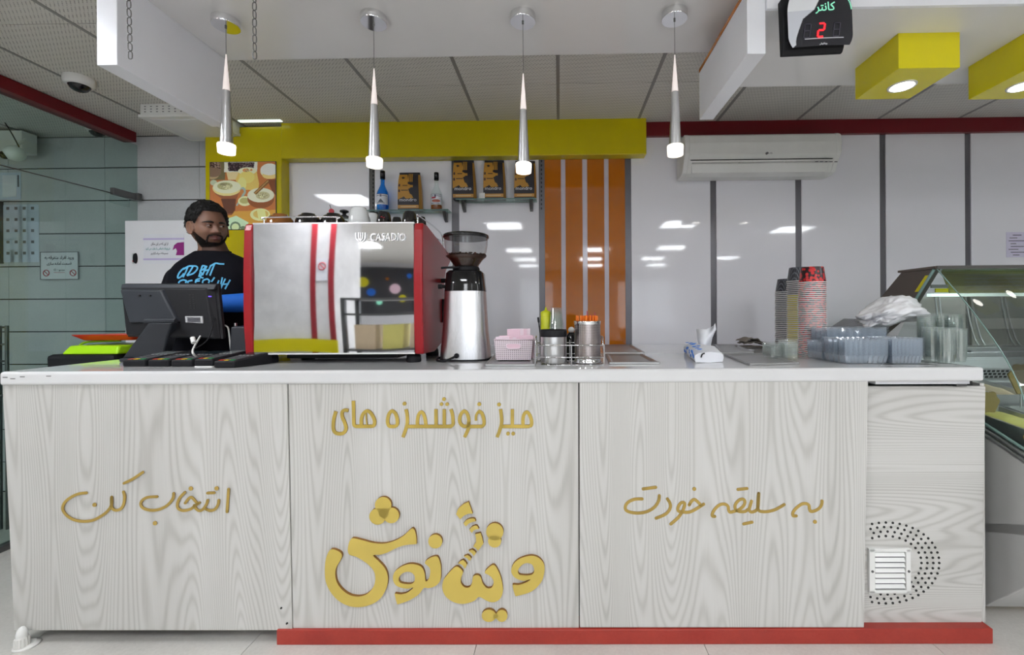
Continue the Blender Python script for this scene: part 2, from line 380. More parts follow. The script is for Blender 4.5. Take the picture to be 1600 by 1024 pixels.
def add_stroke(mb, P, w, T, d, rnd=True, closed=False):
    """T maps 2D photo point -> 3D front-face point ; d = back offset vector"""
    pts, Ls, Rs = stroke_poly(P, w, rnd, closed); n = len(pts); m = n if closed else n - 1
    A = [T(p.x, p.y) for p in Ls]; B = [T(p.x, p.y) for p in Rs]
    Ab = [p + d for p in A]; Bb = [p + d for p in B]; V = A + B + Ab + Bb
    k = mb.k
    mb.add(V, [(i, (i + 1) % n, n + (i + 1) % n, n + i) for i in range(m)], False)
    mb.k = k + 1
    mb.add(V, [(i, (i + 1) % n, 2 * n + (i + 1) % n, 2 * n + i) for i in range(m)] + [(n + i, n + (i + 1) % n, 3 * n + (i + 1) % n, 3 * n + i) for i in range(m)], False)
    mb.k = k
    if not closed:
        for e in (0, n - 1):
            if rnd: add_disc(mb, pts[e].x, pts[e].y, w / 2, T, d)
            else:
                mb.k = k + 1; mb.add([A[e], B[e], Bb[e], Ab[e]], [(0, 1, 2, 3)], False); mb.k = k
def add_disc(mb, x, y, r, T, d, n=20, ry=None):
    C = [T(x + r * math.cos(2 * PI * i / n), y + (ry or r) * math.sin(2 * PI * i / n)) for i in range(n)]
    k = mb.k; mb.add(C, [tuple(range(n))], False); mb.k = k + 1
    mb.add(C + [p + d for p in C], [(i, (i + 1) % n, n + (i + 1) % n, n + i) for i in range(n)], False); mb.k = k
def outline_obj(name, outlines, T, d, mats, parent, k=5, sharp=False):
    """filled 2D outline (with holes) -> solid letter"""
    cu = bpy.data.curves.new('c', 'CURVE'); cu.dimensions = '2D'; cu.fill_mode = 'BOTH'
    for P in outlines:
        pts = [Vector((*p, 0)) for p in P] if sharp else smooth_pts(P, True, k)
        sp = cu.splines.new('POLY'); sp.points.add(len(pts) - 1); sp.use_cyclic_u = True
        for q, p in zip(sp.points, pts): q.co = (p.x, -p.y, 0, 1)
    o = bpy.data.objects.new('c', cu); COL.objects.link(o)
    me = bpy.data.meshes.new_from_object(o.evaluated_get(bpy.context.evaluated_depsgraph_get()))
    mb = MB(); V = [T(v.co.x, -v.co.y) for v in me.vertices]; Fc = [tuple(p.vertices) for p in me.polygons]
    mb.add(V, Fc, False)
    edges = {}
    for f in Fc:
        for i in range(len(f)):
            e = (f[i], f[(i + 1) % len(f)]); key = tuple(sorted(e)); edges[key] = edges.get(key, 0) + 1
    bd = [e for e, c in edges.items() if c == 1]; mb.k = 1
    n = len(V); W = V + [p + d for p in V]; mb.add(W, [(a, b, b + n, a + n) for a, b in bd], False)
    bpy.data.objects.remove(o); bpy.data.curves.remove(cu)
    return build(mb, name, mats, parent) if parent is not None else mb

# ------------------------------------------------------------------ text (Latin, and Persian through presentation forms)
AR = {'ا': 'FE8D FE8E', 'آ': 'FE81 FE82', 'ب': 'FE8F FE90 FE91 FE92', 'پ': 'FB56 FB57 FB58 FB59', 'ت': 'FE95 FE96 FE97 FE98', 'خ': 'FEA5 FEA6 FEA7 FEA8', 'د': 'FEA9 FEAA',
      'ر': 'FEAD FEAE', 'ز': 'FEAF FEB0', 'س': 'FEB1 FEB2 FEB3 FEB4', 'ش': 'FEB5 FEB6 FEB7 FEB8', 'ع': 'FEC9 FECA FECB FECC', 'ف': 'FED1 FED2 FED3 FED4', 'ق': 'FED5 FED6 FED7 FED8',
      'ک': 'FB8E FB8F FB90 FB91', 'گ': 'FB92 FB93 FB94 FB95', 'ل': 'FEDD FEDE FEDF FEE0', 'م': 'FEE1 FEE2 FEE3 FEE4', 'ن': 'FEE5 FEE6 FEE7 FEE8', 'ه': 'FEE9 FEEA FEEB FEEC',
      'و': 'FEED FEEE', 'ی': 'FBFC FBFD FBFE FBFF', 'ح': 'FEA1 FEA2 FEA3 FEA4', 'ص': 'FEB9 FEBA FEBB FEBC', 'ج': 'FE9D FE9E FE9F FEA0'}
AR = {k: [chr(int(x, 16)) for x in v.split()] for k, v in AR.items()}
def shape(s):
    out = []
    for i, c in enumerate(s):
        if c not in AR: out.append(c); continue
        pj = i > 0 and s[i - 1] in AR and len(AR[s[i - 1]]) == 4; nj = i + 1 < len(s) and s[i + 1] in AR
        f = AR[c]
        if len(f) == 2: out.append(f[1] if pj else f[0])
        else: out.append(f[3] if pj and nj else f[1] if pj else f[2] if nj else f[0])
    return ''.join(reversed(out))
def text_mb(s, width, c=(0, 0, 0), height=None, depth=.0006, k=0, arabic=False, shear=0., mb=None, off=0., up=None, right=None, res=2):
    """centred text facing -y (or spanned by right/up) fitted to width"""
    cu = bpy.data.curves.new('t', 'FONT'); cu.body = shape(s) if arabic else s; cu.shear = shear; cu.resolution_u = res; cu.offset = off
    o = bpy.data.objects.new('t', cu); COL.objects.link(o)
    me = bpy.data.meshes.new_from_object(o.evaluated_get(bpy.context.evaluated_depsgraph_get()))
    co = np.array([v.co[:] for v in me.vertices]) if len(me.vertices) else np.zeros((1, 3))
    lo, hi = co.min(0), co.max(0); sx = width / max(hi[0] - lo[0], 1e-6); sy = (height / max(hi[1] - lo[1], 1e-6)) if height else sx
    right = Vector(right or (1, 0, 0)); up = Vector(up or (0, 0, 1)); nrm = right.cross(up); c = Vector(c)
    mb = mb or MB(); mb.k = k
    V = [c + right * ((v[0] - (lo[0] + hi[0]) / 2) * sx) + up * ((v[1] - (lo[1] + hi[1]) / 2) * sy) for v in co]
    Fc = [tuple(p.vertices) for p in me.polygons]
    mb.add([p + nrm * depth for p in V], Fc, False)
    n = len(V); ed = {}
    for f in Fc:
        for i in range(len(f)):
            key = tuple(sorted((f[i], f[(i + 1) % len(f)]))); ed[key] = ed.get(key, 0) + 1
    mb.add([p + nrm * depth for p in V] + V, [(a, b, b + n, a + n) for (a, b), q in ed.items() if q == 1], False)
    bpy.data.objects.remove(o); bpy.data.curves.remove(cu)
    return mb

# ------------------------------------------------------------------ flat prints painted into vertex colours
class Print:
    def __init__(s, w, h, bg): s.w, s.h = w, h; s.a = np.ones((h, w, 4), np.float32); s.a[..., :3] = bg; s.Y, s.X = np.mgrid[0:h, 0:w].astype(np.float32)
    def ell(s, x, y, rx, ry, c, rot=0., soft=0.):
        dx, dy = s.X - x, s.Y - y; cs, sn = math.cos(rot), math.sin(rot)
        m = ((dx * cs + dy * sn) / rx) ** 2 + ((-dx * sn + dy * cs) / ry) ** 2 < 1; s.a[m, :3] = c; return s
    def rect(s, x0, y0, x1, y1, c): s.a[int(y0):int(y1), int(x0):int(x1), :3] = c; return s
    def poly(s, P, c):
        ins = np.zeros((s.h, s.w), bool); n = len(P)
        for i in range(n):
            (x0, y0), (x1, y1) = P[i], P[(i + 1) % n]
            if y0 == y1: continue
            cond = ((y0 > s.Y) != (y1 > s.Y)) & (s.X < (x1 - x0) * (s.Y - y0) / (y1 - y0) + x0); ins ^= cond
        s.a[ins, :3] = c; return s
    def speck(s, m, n, cols, r, rng):
        ys, xs = np.where(m)
        for i in rng.integers(0, len(ys), n): s.ell(xs[i], ys[i], r, r * .7, cols[int(rng.integers(0, len(cols)))], rng.random() * 3)
        return s
    def mask_ell(s, x, y, rx, ry): return ((s.X - x) / rx) ** 2 + ((s.Y - y) / ry) ** 2 < 1
    def mesh(s, T):
        """T(u,v) -> 3D with u,v in 0..1 (v down)"""
        mb = MB(); mb.v = [tuple(T(i / (s.w - 1), j / (s.h - 1))) for j in range(s.h) for i in range(s.w)]
        mb.f = [(j * s.w + i, (j + 1) * s.w + i, (j + 1) * s.w + i + 1, j * s.w + i + 1) for j in range(s.h - 1) for i in range(s.w - 1)]
        mb.m = [0] * len(mb.f); mb.sm = [False] * len(mb.f); mb.col = s.a.reshape(-1, 4); return mb
# ================================================================== STRUCTURE
X0, X1, Y0 = -5.2, 8.6, -7.5       # hall extents in the wall frame
# floor: slab + tiles
fl = struct(MB().box((X0, Y0, -.12), (X1, WALL2 + .1, -.012)), 'floor', 'gap_dark', WF)
tile_me = None
xs = [-.32 + .86 * k for k in range(-5, 7)]; ys = [WALL2 - .02 - .86 * k for k in range(0, 6)]
for j in range(3):
    for i in range(len(xs) - 1):
        x0, x1 = xs[i], xs[i + 1]; y1, y0 = 2.21 - .86 * j + .86, 2.21 - .86 * j
        if tile_me is None:
            o = build(MB().box((x0 + .0012, y0 + .0012, -.012), (x1 - .0012, y1 - .0012, 0)), 'floor_tile', 'floor_stone', fl, local=True); tile_me = o; tile_xy = (x0, y0)
            o.location = (0, 0, 0)
        else:
            o = tile_me.copy(); link(o); o.parent = fl; o.location = (x0 - tile_xy[0], y0 - tile_xy[1], 0)
build(MB().box((X0, Y0, -.012), (X1, 2.21 - 1.72, -.0005)), 'floor_far_tiles', 'floor_stone', fl, local=True, kind='stuff')

# ceiling: slab + tiles with recessed joints
ce = struct(MB().box((X0, Y0, CEIL + .012), (X1, WALL2 + .1, CEIL + .12)), 'ceiling', 'gap_dark', WF)
TW, TD = .53, .57; t0 = None
for i in range(-9, 10):
    for k in range(5):
        y1 = 3.03 - .57 * k if k else WALL2 + .04; y0 = 3.03 - .57 * (k + 1)
        if k == 0:
            o = build(MB().box((i * TW + .003, 2.46 + .003, CEIL), ((i + 1) * TW - .003, 3.03 - .0015, CEIL + .012)), 'ceiling_tile', 'ceiling_tile', ce, local=True) if t0 is None else t0.copy()
            if t0 is None: t0 = o; tx = i
            else: link(o); o.parent = ce; o.location = ((i - tx) * TW, 0, 0)
        else:
            o = t0.copy(); link(o); o.parent = ce; o.location = ((i - tx) * TW, -TD * k, 0)
mb = MB()
for i in range(-10, 11): mb.box((i * TW - .009, .2, CEIL - .002), (i * TW + .009, WALL2, CEIL + .004))
build(mb, 'ceiling_grid_rail', 'rail_grey', ce, local=True)
build(MB().box((X0, Y0, CEIL), (X1, 3.03 - TD * 5, CEIL + .012)), 'ceiling_far_tiles', 'ceiling_tile', ce, local=True, kind='stuff')
build(MB().box((-9 * TW, 3.031, CEIL), (10 * TW, WALL2 + .04, CEIL + .01)), 'ceiling_edge_strip', 'ceiling_tile', ce, local=True)

# hall walls behind and beside the camera
struct(MB().box((X0 - .1, Y0, 0), (X0, WALL2 + .1, CEIL)), 'wall_left', 'wall_paint', WF)
struct(MB().box((X1, Y0, 0), (X1 + .1, WALL2 + .1, CEIL)), 'wall_right', 'wall_paint', WF)
struct(MB().box((X0, Y0 - .1, 0), (X1, Y0, CEIL)), 'wall_front', 'wall_grey', WF)

# back wall, left part: stone cladding with dark joints
px = WF.p(330, 300, WALL2).x
wb = struct(MB().box((X0, WALL2 + .012, 0), (px + .1, WALL2 + .1, CEIL)), 'wall_back', 'gap_dark', WF)
rows = [WF.p(200, y, WALL2).z for y in (211, 262, 313, 364, 415, 467, 518)]
zs = [CEIL] + rows[0:0]
zz = [CEIL - .005, WF.p(200, 262, WALL2).z]
dz = (WF.p(200, 262, WALL2).z - WF.p(200, 518, WALL2).z) / 5
while zz[-1] > dz: zz.append(zz[-1] - dz)
zz.append(0)
xj = [WF.p(13, 300, WALL2).x, WF.p(164, 300, WALL2).x, WF.p(312, 300, WALL2).x]; dxj = (xj[2] - xj[0]) / 2
xx = [xj[0] - 2 * dxj, xj[0] - dxj] + xj + [px + .1]
for a in range(len(xx) - 1):
    for b in range(len(zz) - 1):
        mb = MB().box((max(xx[a], X0) + .0015, WALL2, zz[b + 1] + .004), (xx[a + 1] - .0015, WALL2 + .012, zz[b] - .004))
        build(mb, 'wall_tile', 'wall_stone', wb, local=True)

# back wall, right part: white glass panels between grey strips
def WX(p, y=300, d=WALL): return WF.p(p, y, d).x
xr0 = WX(440)
wr = struct(MB().box((xr0 - .3, WALL + .014, 0), (X1, WALL2 + .09, CEIL)), 'wall_back_right', 'gap_dark', WF)
strips = [(577, 585.5), (706, 717), (842, 851), (976.5, 986), (1110, 1119), (1243, 1252), (1375, 1384), (1508, 1517)]
sx = [(WX(a), WX(b)) for a, b in strips]
edges = [(xr0 - .3, sx[0][0])]
for i in range(len(sx) - 1): edges.append((sx[i][1], sx[i + 1][0]))
while edges[-1][1] < X1 - .6:
    l = sx[-1]; sx.append((l[0] + .575, l[1] + .575)); edges.append((l[1], sx[-1][0]))
for n, (a, b) in enumerate(edges):
    if n == 3: continue
    build(MB().box((a + .001, WALL, 0), (b - .001, WALL + .014, CEIL)), 'glass_panel', 'white_glass', wr, local=True, bevel=.001)
for i, (a, b) in enumerate(sx):
    build(MB().box((a, WALL + .006, 0), (b, WALL + .014, CEIL)), 'joint_strip', 'strip_dark' if i == 0 else 'strip_grey', wr, local=True, label='dark slotted strip' if i == 0 else None)
# slotted rails in the strips beside the orange panel and in the niche
mb = MB()
for (p, ya, yb) in ((583, 262, 330), (846, 252, 326)):
    for k in range(12):
        q = WF.p(p, ya + (yb - ya) * k / 11, WALL + .005); mb.cbox((q.x, q.y, q.z), (.008, .004, .014))
build(mb, 'rail_slots', 'gap_dark', wr, local=True)
oe = [(851, 876.5), (883.5, 910), (917.5, 944), (951, 976.5)]
for a, b in oe: build(MB().box((WX(a), WALL - .002, 0), (WX(b), WALL + .012, CEIL)), 'orange_panel', 'orange_glass', wr, local=True, bevel=.001)
for a, b in ((876.5, 883.5), (910, 917.5), (944, 951)): build(MB().box((WX(a), WALL + .003, 0), (WX(b), WALL + .012, CEIL)), 'white_stripe', 'stripe_white', wr, local=True)

# yellow column + header, red beams
YD = WALL - .085
xa, xb = WF.p(321, 300, YD).x, WF.p(440, 300, YD).x
zt = CEIL - .02
struct(MB().box((xa, YD, 0), (xb, WALL2 + .012, zt)), 'trim_1', 'yellow_panel', WF, .003)
xh = WF.p(1010, 220, YD).x; zb = WF.p(1008, 241, YD).z; zh = WF.p(900, 183, YD).z
struct(MB().box((xb, YD - .002, zb), (xh, WALL, zh)), 'trim_2', 'yellow_panel', WF, .004)
rb = WF.p(1200, 210, WALL - .03); rt = WF.p(1200, 186, WALL - .03)
struct(MB().box((xh, WALL - .03, rb.z), (X1, WALL + .01, CEIL)), 'trim_3', 'beam_red', WF, .003)
GX = WF.p(207, 300, WALL2).x
bt = WF.x(0, 147, GX).z
struct(MB().box((GX - .0, .9, bt), (GX + .09, WALL2 - .06, CEIL - .004)), 'trim_4', 'beam_red', WF, .003)

# glass partition under the left red beam: two panes
yg = WF.x(102, 350, GX + .04).y
gp = struct(MB().box((GX + .02, .9, 0), (GX + .07, WALL2 - .03, .03)), 'window_1', 'dark_metal', WF, .002)
build(MB().box((GX + .036, yg + .004, .03), (GX + .046, WALL2 - .01, bt)), 'pane', 'glass_green', gp, local=True)
build(MB().box((GX + .036, .9, .03), (GX + .046, yg - .004, bt)), 'pane', 'glass_green', gp, local=True)

# dropped canopies over the counter
D1, D2, ZU, ZL = 1.47, 1.965, H + 1.15, H + .994
xl0, xl1 = WF.p(152, 60, D1).x, WF.p(184, 60, D1).x
xr_0, xr_1 = WF.p(1167, 50, D1).x, WF.p(1196, 50, D1).x
struct(MB().box((xl1, D1, ZU), (xr_1, D2, CEIL + .01)), 'trim_5', 'white_under', WF, .002)
struct(MB().box((xl0, D1 - .002, WF.p(184, 102, D1).z), (xl1, D2, CEIL + .01)), 'trim_6', 'fascia_white', WF, .002)
struct(MB().box((xr_0, D1 - .002, WF.p(1180, 84.5, D1).z), (xr_1, D2, H + 1.06)), 'trim_7', 'fascia_white', WF, .002)
struct(MB().box((xr_0 - .001, D1, H + 1.06), (xr_1, D2, H + 1.075)), 'trim_8', 'orange_glass', WF)
struct(MB().box((xr_1, D1, ZL), (X1, D2, CEIL + .01)), 'trim_9', 'white_under', WF, .002)
struct(MB().box((xr_1, D1 - .012, ZL), (X1, D1, CEIL + .01)), 'trim_10', 'fascia_white', WF, .001)

# ================================================================== COUNTER
KF0, KP = 1.648, 1.669
xL, xR = KF.p(0, 585, KF0).x - .005, KF.p(1539, 585, KF0).x
XM = KF.z(383, 560, KTOP).x   # the deep part starts here
# worktop: one L-shaped slab with a rounded edge
wt = thing('countertop', 'long glossy white worktop slab running across the whole serving counter', 'countertop', KF.z(770, 577, KTOP), KF)
KB = 2.955
out = [(xL, KF0), (xR, KF0), (xR, KB), (-1.38, KB), (-1.38, 2.20), (xL, 2.20)]
build(MB().prism([(x, y, KTOP - .052) for x, y in out], (0, 0, .052)), 'slab', 'worktop', wt, bevel=.010, seg=3)
mb = MB()
for (p, y) in ((8, 590), (20, 592), (35, 589), (76, 588)):
    q = KF.p(p, y, KF0 - .0005); mb.cbox(q, (.018, .001, .003)); build(mb, 'edge_chip', 'dark_metal', wt); mb = MB()

ct = thing('serving_counter', 'wide white wood-grain serving counter with gold Persian lettering and red plinth', 'counter', (0, 1.70, 0), KF)
ZP = KTOP - .052
def front(px, py, off=0.):      # point on the (slightly leaning) front plane
    lean = .022; yp = 1.67
    for _ in range(6):
        q = KF.p(px, py, yp - off); yp = 1.659 + lean * (ZP - q.z) / ZP
    return KF.p(px, py, yp - off)
def panel(pxa0, pxa1, pxb0, pxb1, y0, y1, m, th=.018, off=0.):
    a, b = front(pxa0, y0, off), front(pxa1, y0, off); c, d = front(pxb1, y1, off), front(pxb0, y1, off)
    mb = MB().hexa([a, b, c, d], [p + Vector((0, th, 0)) for p in (a, b, c, d)])
    return build(mb, 'front_panel', m, ct, bevel=.0015)
panel(3.5, 448.5, 22, 456.5, 597, 985.5, 'wood_vertical', off=.003); panel(450.5, 903.5, 458, 904.5, 596, 984, 'wood_vertical_b'); panel(905.5, 1356.5, 906, 1350, 594.5, 981, 'wood_vertical_c', off=.004)
# right grille panel, set back, horizontal grain
def frontr(px, py): return KF.p(px, py, 1.705)
a, b, c, d = frontr(1349, 604), frontr(1540, 604), frontr(1534, 976), frontr(1346, 976)
gp2 = build(MB().hexa([a, b, c, d], [p + Vector((0, .02, 0)) for p in (a, b, c, d)]), 'side_panel', 'wood_horizontal', ct, bevel=.0015)
mb = MB(); gc = (1384, 880)
hole_pts = [(1358 + 0, 0)]
for ring, R in enumerate((54, 63, 72, 81)):
    n = int(2 * PI * R / 10.5)
    for k in range(n):
        an = 2 * PI * k / n; x = gc[0] + R * 1.03 * math.cos(an); y = gc[1] + R * .78 * math.sin(an) - 0
        if 1355 < x < 1470 and not (x < 1421 and 851 < y < 928): 
            q = frontr(x, y); mb.cyl((q.x, q.y - .0012, q.z), (q.x, q.y + .002, q.z), .0048, n=10)
build(mb, 'vent_hole', 'gap_dark', gp2, kind='stuff')
a, b = frontr(1355, 856), frontr(1420, 925)
gr = build(MB().box((a.x, a.y - .012, b.z), (b.x, a.y + .001, b.z + .012)).box((a.x, a.y - .012, a.z - .012), (b.x, a.y + .001, a.z)).box((a.x, a.y - .012, b.z), (a.x + .022, a.y + .001, a.z)).box((b.x - .018, a.y - .012, b.z), (b.x, a.y + .001, a.z)), 'air_grille', 'white_plastic', ct, bevel=.0015, label='small white plastic air grille')
nz = 7
build(MB().box((a.x + .004, a.y - .0022, b.z + .004), (b.x - .004, a.y - .0004, a.z - .004)), 'grille_backing', 'strip_grey', gr)
for k in range(nz):
    z = b.z + .024 + (a.z - b.z - .048) * k / (nz - 1); x0, x1 = a.x + .024, b.x - .02; y = a.y
    build(MB().hexa([(x0, y - .011, z - .005), (x1, y - .011, z - .005), (x1, y - .003, z + .007), (x0, y - .003, z + .007)], [(x0, y - .009, z - .006), (x1, y - .009, z - .006), (x1, y - .001, z + .006), (x0, y - .001, z + .006)]), 'louvre', 'white_plastic', gr)
for x in (a.x + .011, b.x - .009): build(MB().cyl((x, a.y - .0135, (a.z + b.z) / 2), (x, a.y - .011, (a.z + b.z) / 2), .005, n=12), 'screw', 'dark_metal', gr)
# carcass, rail under the worktop, end side
xs1 = KF.p(1512, 600, 1.76).x
build(MB().box((xL + .03, 1.74, .06), (XM - .2, 2.17, ZP)).box((-1.34, 1.74, .06), (xs1, KB - .02, ZP)).box((XM - .25, 1.74, .06), (-1.3, 2.17, ZP)), 'carcass', 'gap_dark', ct)
q = frontr(1358, 596); build(MB().box((q.x, 1.672, ZP - .013), (KF.p(1512, 600, 1.68).x, 1.72, ZP - .0005)), 'steel_rail', 'white_gloss', ct)
q = KF.p(1500, 599, 1.70); build(MB().box((q.x - .012, 1.70, ZP - .028), (q.x + .028, 1.76, ZP)), 'rail_bracket', 'dark_metal', ct, bevel=.002)
# end side of the counter
build(MB().box((xL + .012, 1.77, .03), (xL + .03, 2.17, ZP)), 'end_panel', 'wood_vertical', ct)
q = KF.p(1534, 700, 1.757); build(MB().box((q.x - .035, 1.727, .04), (q.x - .018, KB - .02, ZP - .02)), 'end_panel', 'wood_vertical', ct)
# red plinth
k0, k1 = KF.p(432, 1000, KP).x, KF.p(1552, 1000, KP).x
build(MB().box((k0, KP, 0), (k1, 1.80, .057)), 'plinth', 'kick_red', ct, bevel=.003)
# adjustable foot
c0 = (KF.p(42, 990, 1.668).x, 1.668, 0)
fo = build(MB().lathe([(0.036, 0), (.038, .003), (.036, .008), (.026, .010), (.025, .012)], c0, 28), 'foot', 'rubber_white', ct)
c1 = (c0[0] - .002, 1.654, 0)
mb = MB().lathe([(.020, .010), (.019, .040), (.016, .046)], c1, 20)
for q_ in range(14):
    an = 2 * PI * q_ / 14; mb.cyl((c1[0] + .0205 * math.cos(an), c1[1] + .0205 * math.sin(an), .011), (c1[0] + .019 * math.cos(an), c1[1] + .019 * math.sin(an), .042), .0018, n=6)
build(mb, 'foot_collar', 'rubber_white', fo)
build(MB().lathe([(.016, .046), (.0165, .056), (.0135, .070), (.007, .080), (0.0001, .084)], c1, 20), 'foot_cap', 'white_plastic', fo)
build(MB().cyl((KF.p(330, 980, 1.78).x, 1.80, .0), (KF.p(330, 980, 1.78).x, 1.80, .06), .03), 'foot', 'dark_metal', ct)
pts = [KF.z(345, 986, .02) + Vector((0, .06, 0)), KF.z(360, 990, .012) + Vector((0, .04, 0)), KF.z(378, 992, .006) + Vector((0, .03, 0)), KF.z(392, 986, .02) + Vector((0, .06, 0))]
setp(build(MB().tube(smooth_pts(pts), .003), 'loose_cable', 'white_plastic', None, KF, pts[0]), 'thin white cable end lying on the floor under the counter, left of the plinth', 'cable')
for x, y in ((439, 951), (448, 975)):
    q = front(x, y, .0075); build(MB().cyl((q.x, q.y - .001, q.z), (q.x, q.y + .003, q.z), .0035, n=10), 'screw', 'gap_dark', ct)

# ---------------------------------------------- lettering
BK = Vector((0, .004, 0))
def TT(ox, oy, s, off=.004): return lambda x, y: front(ox + x / s, oy + y / s, off)
def strokes(T, L, w, d=BK, rnd=True, mats=('gold_ink', 'gold_side'), name='letter_stroke'):
    for it in L:
        ww = w; mb = MB(); cl_ = False
        if isinstance(it[0], str):
            if it[0] == 'dot': add_disc(mb, it[1], it[2], it[3], T, d); build(mb, 'letter_dot', list(mats), ct); continue
            if it[0] == 'w': ww, it = it[1], it[2]
            elif it[0] == 'c': it = it[1]; cl_ = True
        add_stroke(mb, it, ww, T, d, rnd and not cl_, cl_)
        build(mb, name, list(mats), ct)
T = TT(80, 720, 5.333, .0075); BK2 = Vector((0, .0015, 0))
strokes(T, [[(1477, 240), (1464, 428)], ('dot', 1377, 233, 18), [(1302, 272), (1358, 269)], ('dot', 1162, 234, 18), ('dot', 863, 523, 18), ('dot', 359, 370, 17),
    [(1395, 332), (1390, 365), (1365, 405), (1325, 418), (1290, 406)], [(1303, 332), (1290, 370), (1262, 408), (1230, 418), (1205, 400), (1190, 375)], [(1115, 355), (1150, 312), (1175, 312), (1218, 362)],
    [(1235, 352), (1200, 375), (1160, 405), (1100, 418), (1060, 402), (1050, 365), (1070, 312), (1112, 266)],
    [(1019, 275), (1015, 310), (990, 350), (950, 385), (890, 410), (830, 415), (770, 400), (745, 370), (755, 335), (800, 308), (880, 302)],
    [(605, 190), (680, 153), (762, 98)], [(601, 262), (611, 310), (600, 370), (575, 405), (535, 415), (505, 395), (500, 340), (502, 305)],
    [(502, 310), (500, 370), (470, 420), (420, 460), (350, 497), (270, 508), (190, 495), (130, 460), (95, 410), (105, 360), (150, 315), (220, 280), (292, 270)]], 23, BK2)
T = TT(960, 740, 8.889, .0055)
strokes(T, [[(400, 218), (575, 195)], [(625, 312), (618, 370), (590, 430), (540, 485), (460, 530), (380, 550), (290, 552), (200, 535), (155, 500), (160, 440), (210, 390), (290, 360), (385, 357)],
    [(737, 357), (770, 410), (778, 470), (750, 530), (690, 580), (580, 625)], ('dot', 1110, 218, 27), [(1040, 440), (1075, 385), (1110, 365), (1145, 385), (1205, 445)],
    [(1240, 430), (1200, 455), (1120, 505), (1040, 540), (960, 540), (900, 530), (880, 500), (895, 450), (930, 410), (970, 410), (975, 450), (950, 520), (900, 600), (850, 650), (785, 705)]], 43, BK2)
T = TT(1120, 740, 8.889, .0055)
strokes(T, [[(-27, 600), (-62, 592), (-52, 540), (0, 470), (60, 432), (120, 432), (158, 462), (165, 510), (185, 540), (240, 530), (310, 505), (370, 455), (392, 400), (370, 362), (320, 368), (270, 415), (253, 465), (270, 510), (320, 532), (390, 532), (430, 505)],
    [(483, 388), (465, 450), (450, 505), (470, 535), (510, 535), (560, 505), (575, 440), (583, 280)], [(583, 280), (572, 440), (575, 500), (610, 530), (700, 533), (800, 510), (880, 470), (937, 435)],
    [(295, 225), (420, 212)], [(375, 705), (490, 680)], [(1105, 592), (1062, 590), (1062, 540), (1110, 480), (1180, 430), (1240, 422), (1280, 445), (1290, 500), (1310, 530), (1370, 520), (1430, 480), (1458, 430), (1463, 385)], ('dot', 1365, 675, 28)], 42, BK2)
T = TT(500, 610, 8.889, .004)
B3 = Vector((0, .004, 0)); GM = ('gold_face2', 'gold_side')
mat('gold_face2', (.42, .30, .055), .35, var=.25)
strokes(T, [[(220, 295), (190, 400), (182, 530), (210, 590), (270, 607), (330, 590), (360, 530), (340, 450), (310, 380), (305, 310), (340, 278), (393, 285)], [(462, 148), (465, 300), (467, 440), (475, 490), (510, 504)],
    [(500, 503), (700, 503)], [(575, 500), (572, 410), (595, 335), (645, 290), (700, 315), (745, 390), (757, 450), (740, 495), (690, 504)], ('w', 18, [(640, 320), (642, 400), (655, 490)]),
    ('c', [(1000, 290), (1045, 325), (1070, 400), (1072, 470), (1045, 500), (1000, 505), (960, 498), (938, 450), (942, 380), (965, 318)]), ('dot', 1172, 188, 27),
    [(1192, 265), (1208, 340), (1212, 420), (1208, 480), (1185, 560), (1150, 655)], [(1210, 505), (1826, 505)], [(1352, 500), (1352, 420), (1370, 340), (1405, 305), (1440, 340), (1462, 420), (1470, 500)]], 47, B3, False, GM)
T = TT(670, 610, 8.889, .004)
strokes(T, [[(98, 265), (100, 485)], [(213, 265), (213, 485)], [(305, 265), (325, 330), (336, 420), (335, 475), (300, 504)], ('dot', 210, 125, 26), ('dot', 175, 195, 25), ('dot', 253, 195, 25),
    ('c', [(490, 292), (530, 325), (553, 400), (552, 470), (530, 500), (480, 500), (440, 465), (427, 410), (445, 335)]), [(550, 440), (555, 500), (540, 560), (495, 655)], [(520, 505), (745, 505)],
    ('w', 36, [(655, 425), (658, 350), (697, 288)]), [(685, 290), (735, 320), (762, 400), (765, 470), (740, 504)], ('dot', 700, 195, 27), ('dot', 975, 200, 27),
    [(995, 265), (1006, 340), (1012, 420), (1005, 490), (980, 570), (948, 655)], [(1010, 505), (1400, 505)], [(1160, 265), (1160, 485)], ('dot', 1100, 605, 26), ('dot', 1172, 605, 26),
    [(1308, 490), (1308, 400), (1325, 335), (1362, 305), (1400, 345), (1425, 420), (1425, 480), (1400, 504)]], 47, B3, False, GM)
# big raised logo
BD = Vector((0, .012, 0)); TL = TT(500, 770, 5.12, .012); TR = TT(680, 770, 4.655, .012); LG = ['gold_face', 'gold_side']
mb = MB()
for x, y, r in ((505, 102, 66), (460, 192, 66), (570, 183, 63), (510, 165, 40)): add_disc(mb, x, y, r, TL, BD, 32)
build(mb, 'logo_dots', LG, ct); mb = MB()
add_disc(mb, 922, 392, 56, TL, BD, 32); build(mb, 'logo_dot', LG, ct); mb = MB()
for x, y, r, r2 in ((433, 286, 63, 63), (432, 353, 48, 48)): add_disc(mb, x, y, r, TR, BD, 32, r2)
build(mb, 'logo_dots', LG, ct); mb = MB()
for x, y, r, r2 in ((390, 897, 52, 45), (484, 898, 41, 44), (440, 900, 20, 18)): add_disc(mb, x, y, r, TR, BD, 32, r2)
build(mb, 'logo_dots', LG, ct)
def logo(T, outs, **k): outline_obj('logo_letter', outs, T, BD, LG, ct, **k)
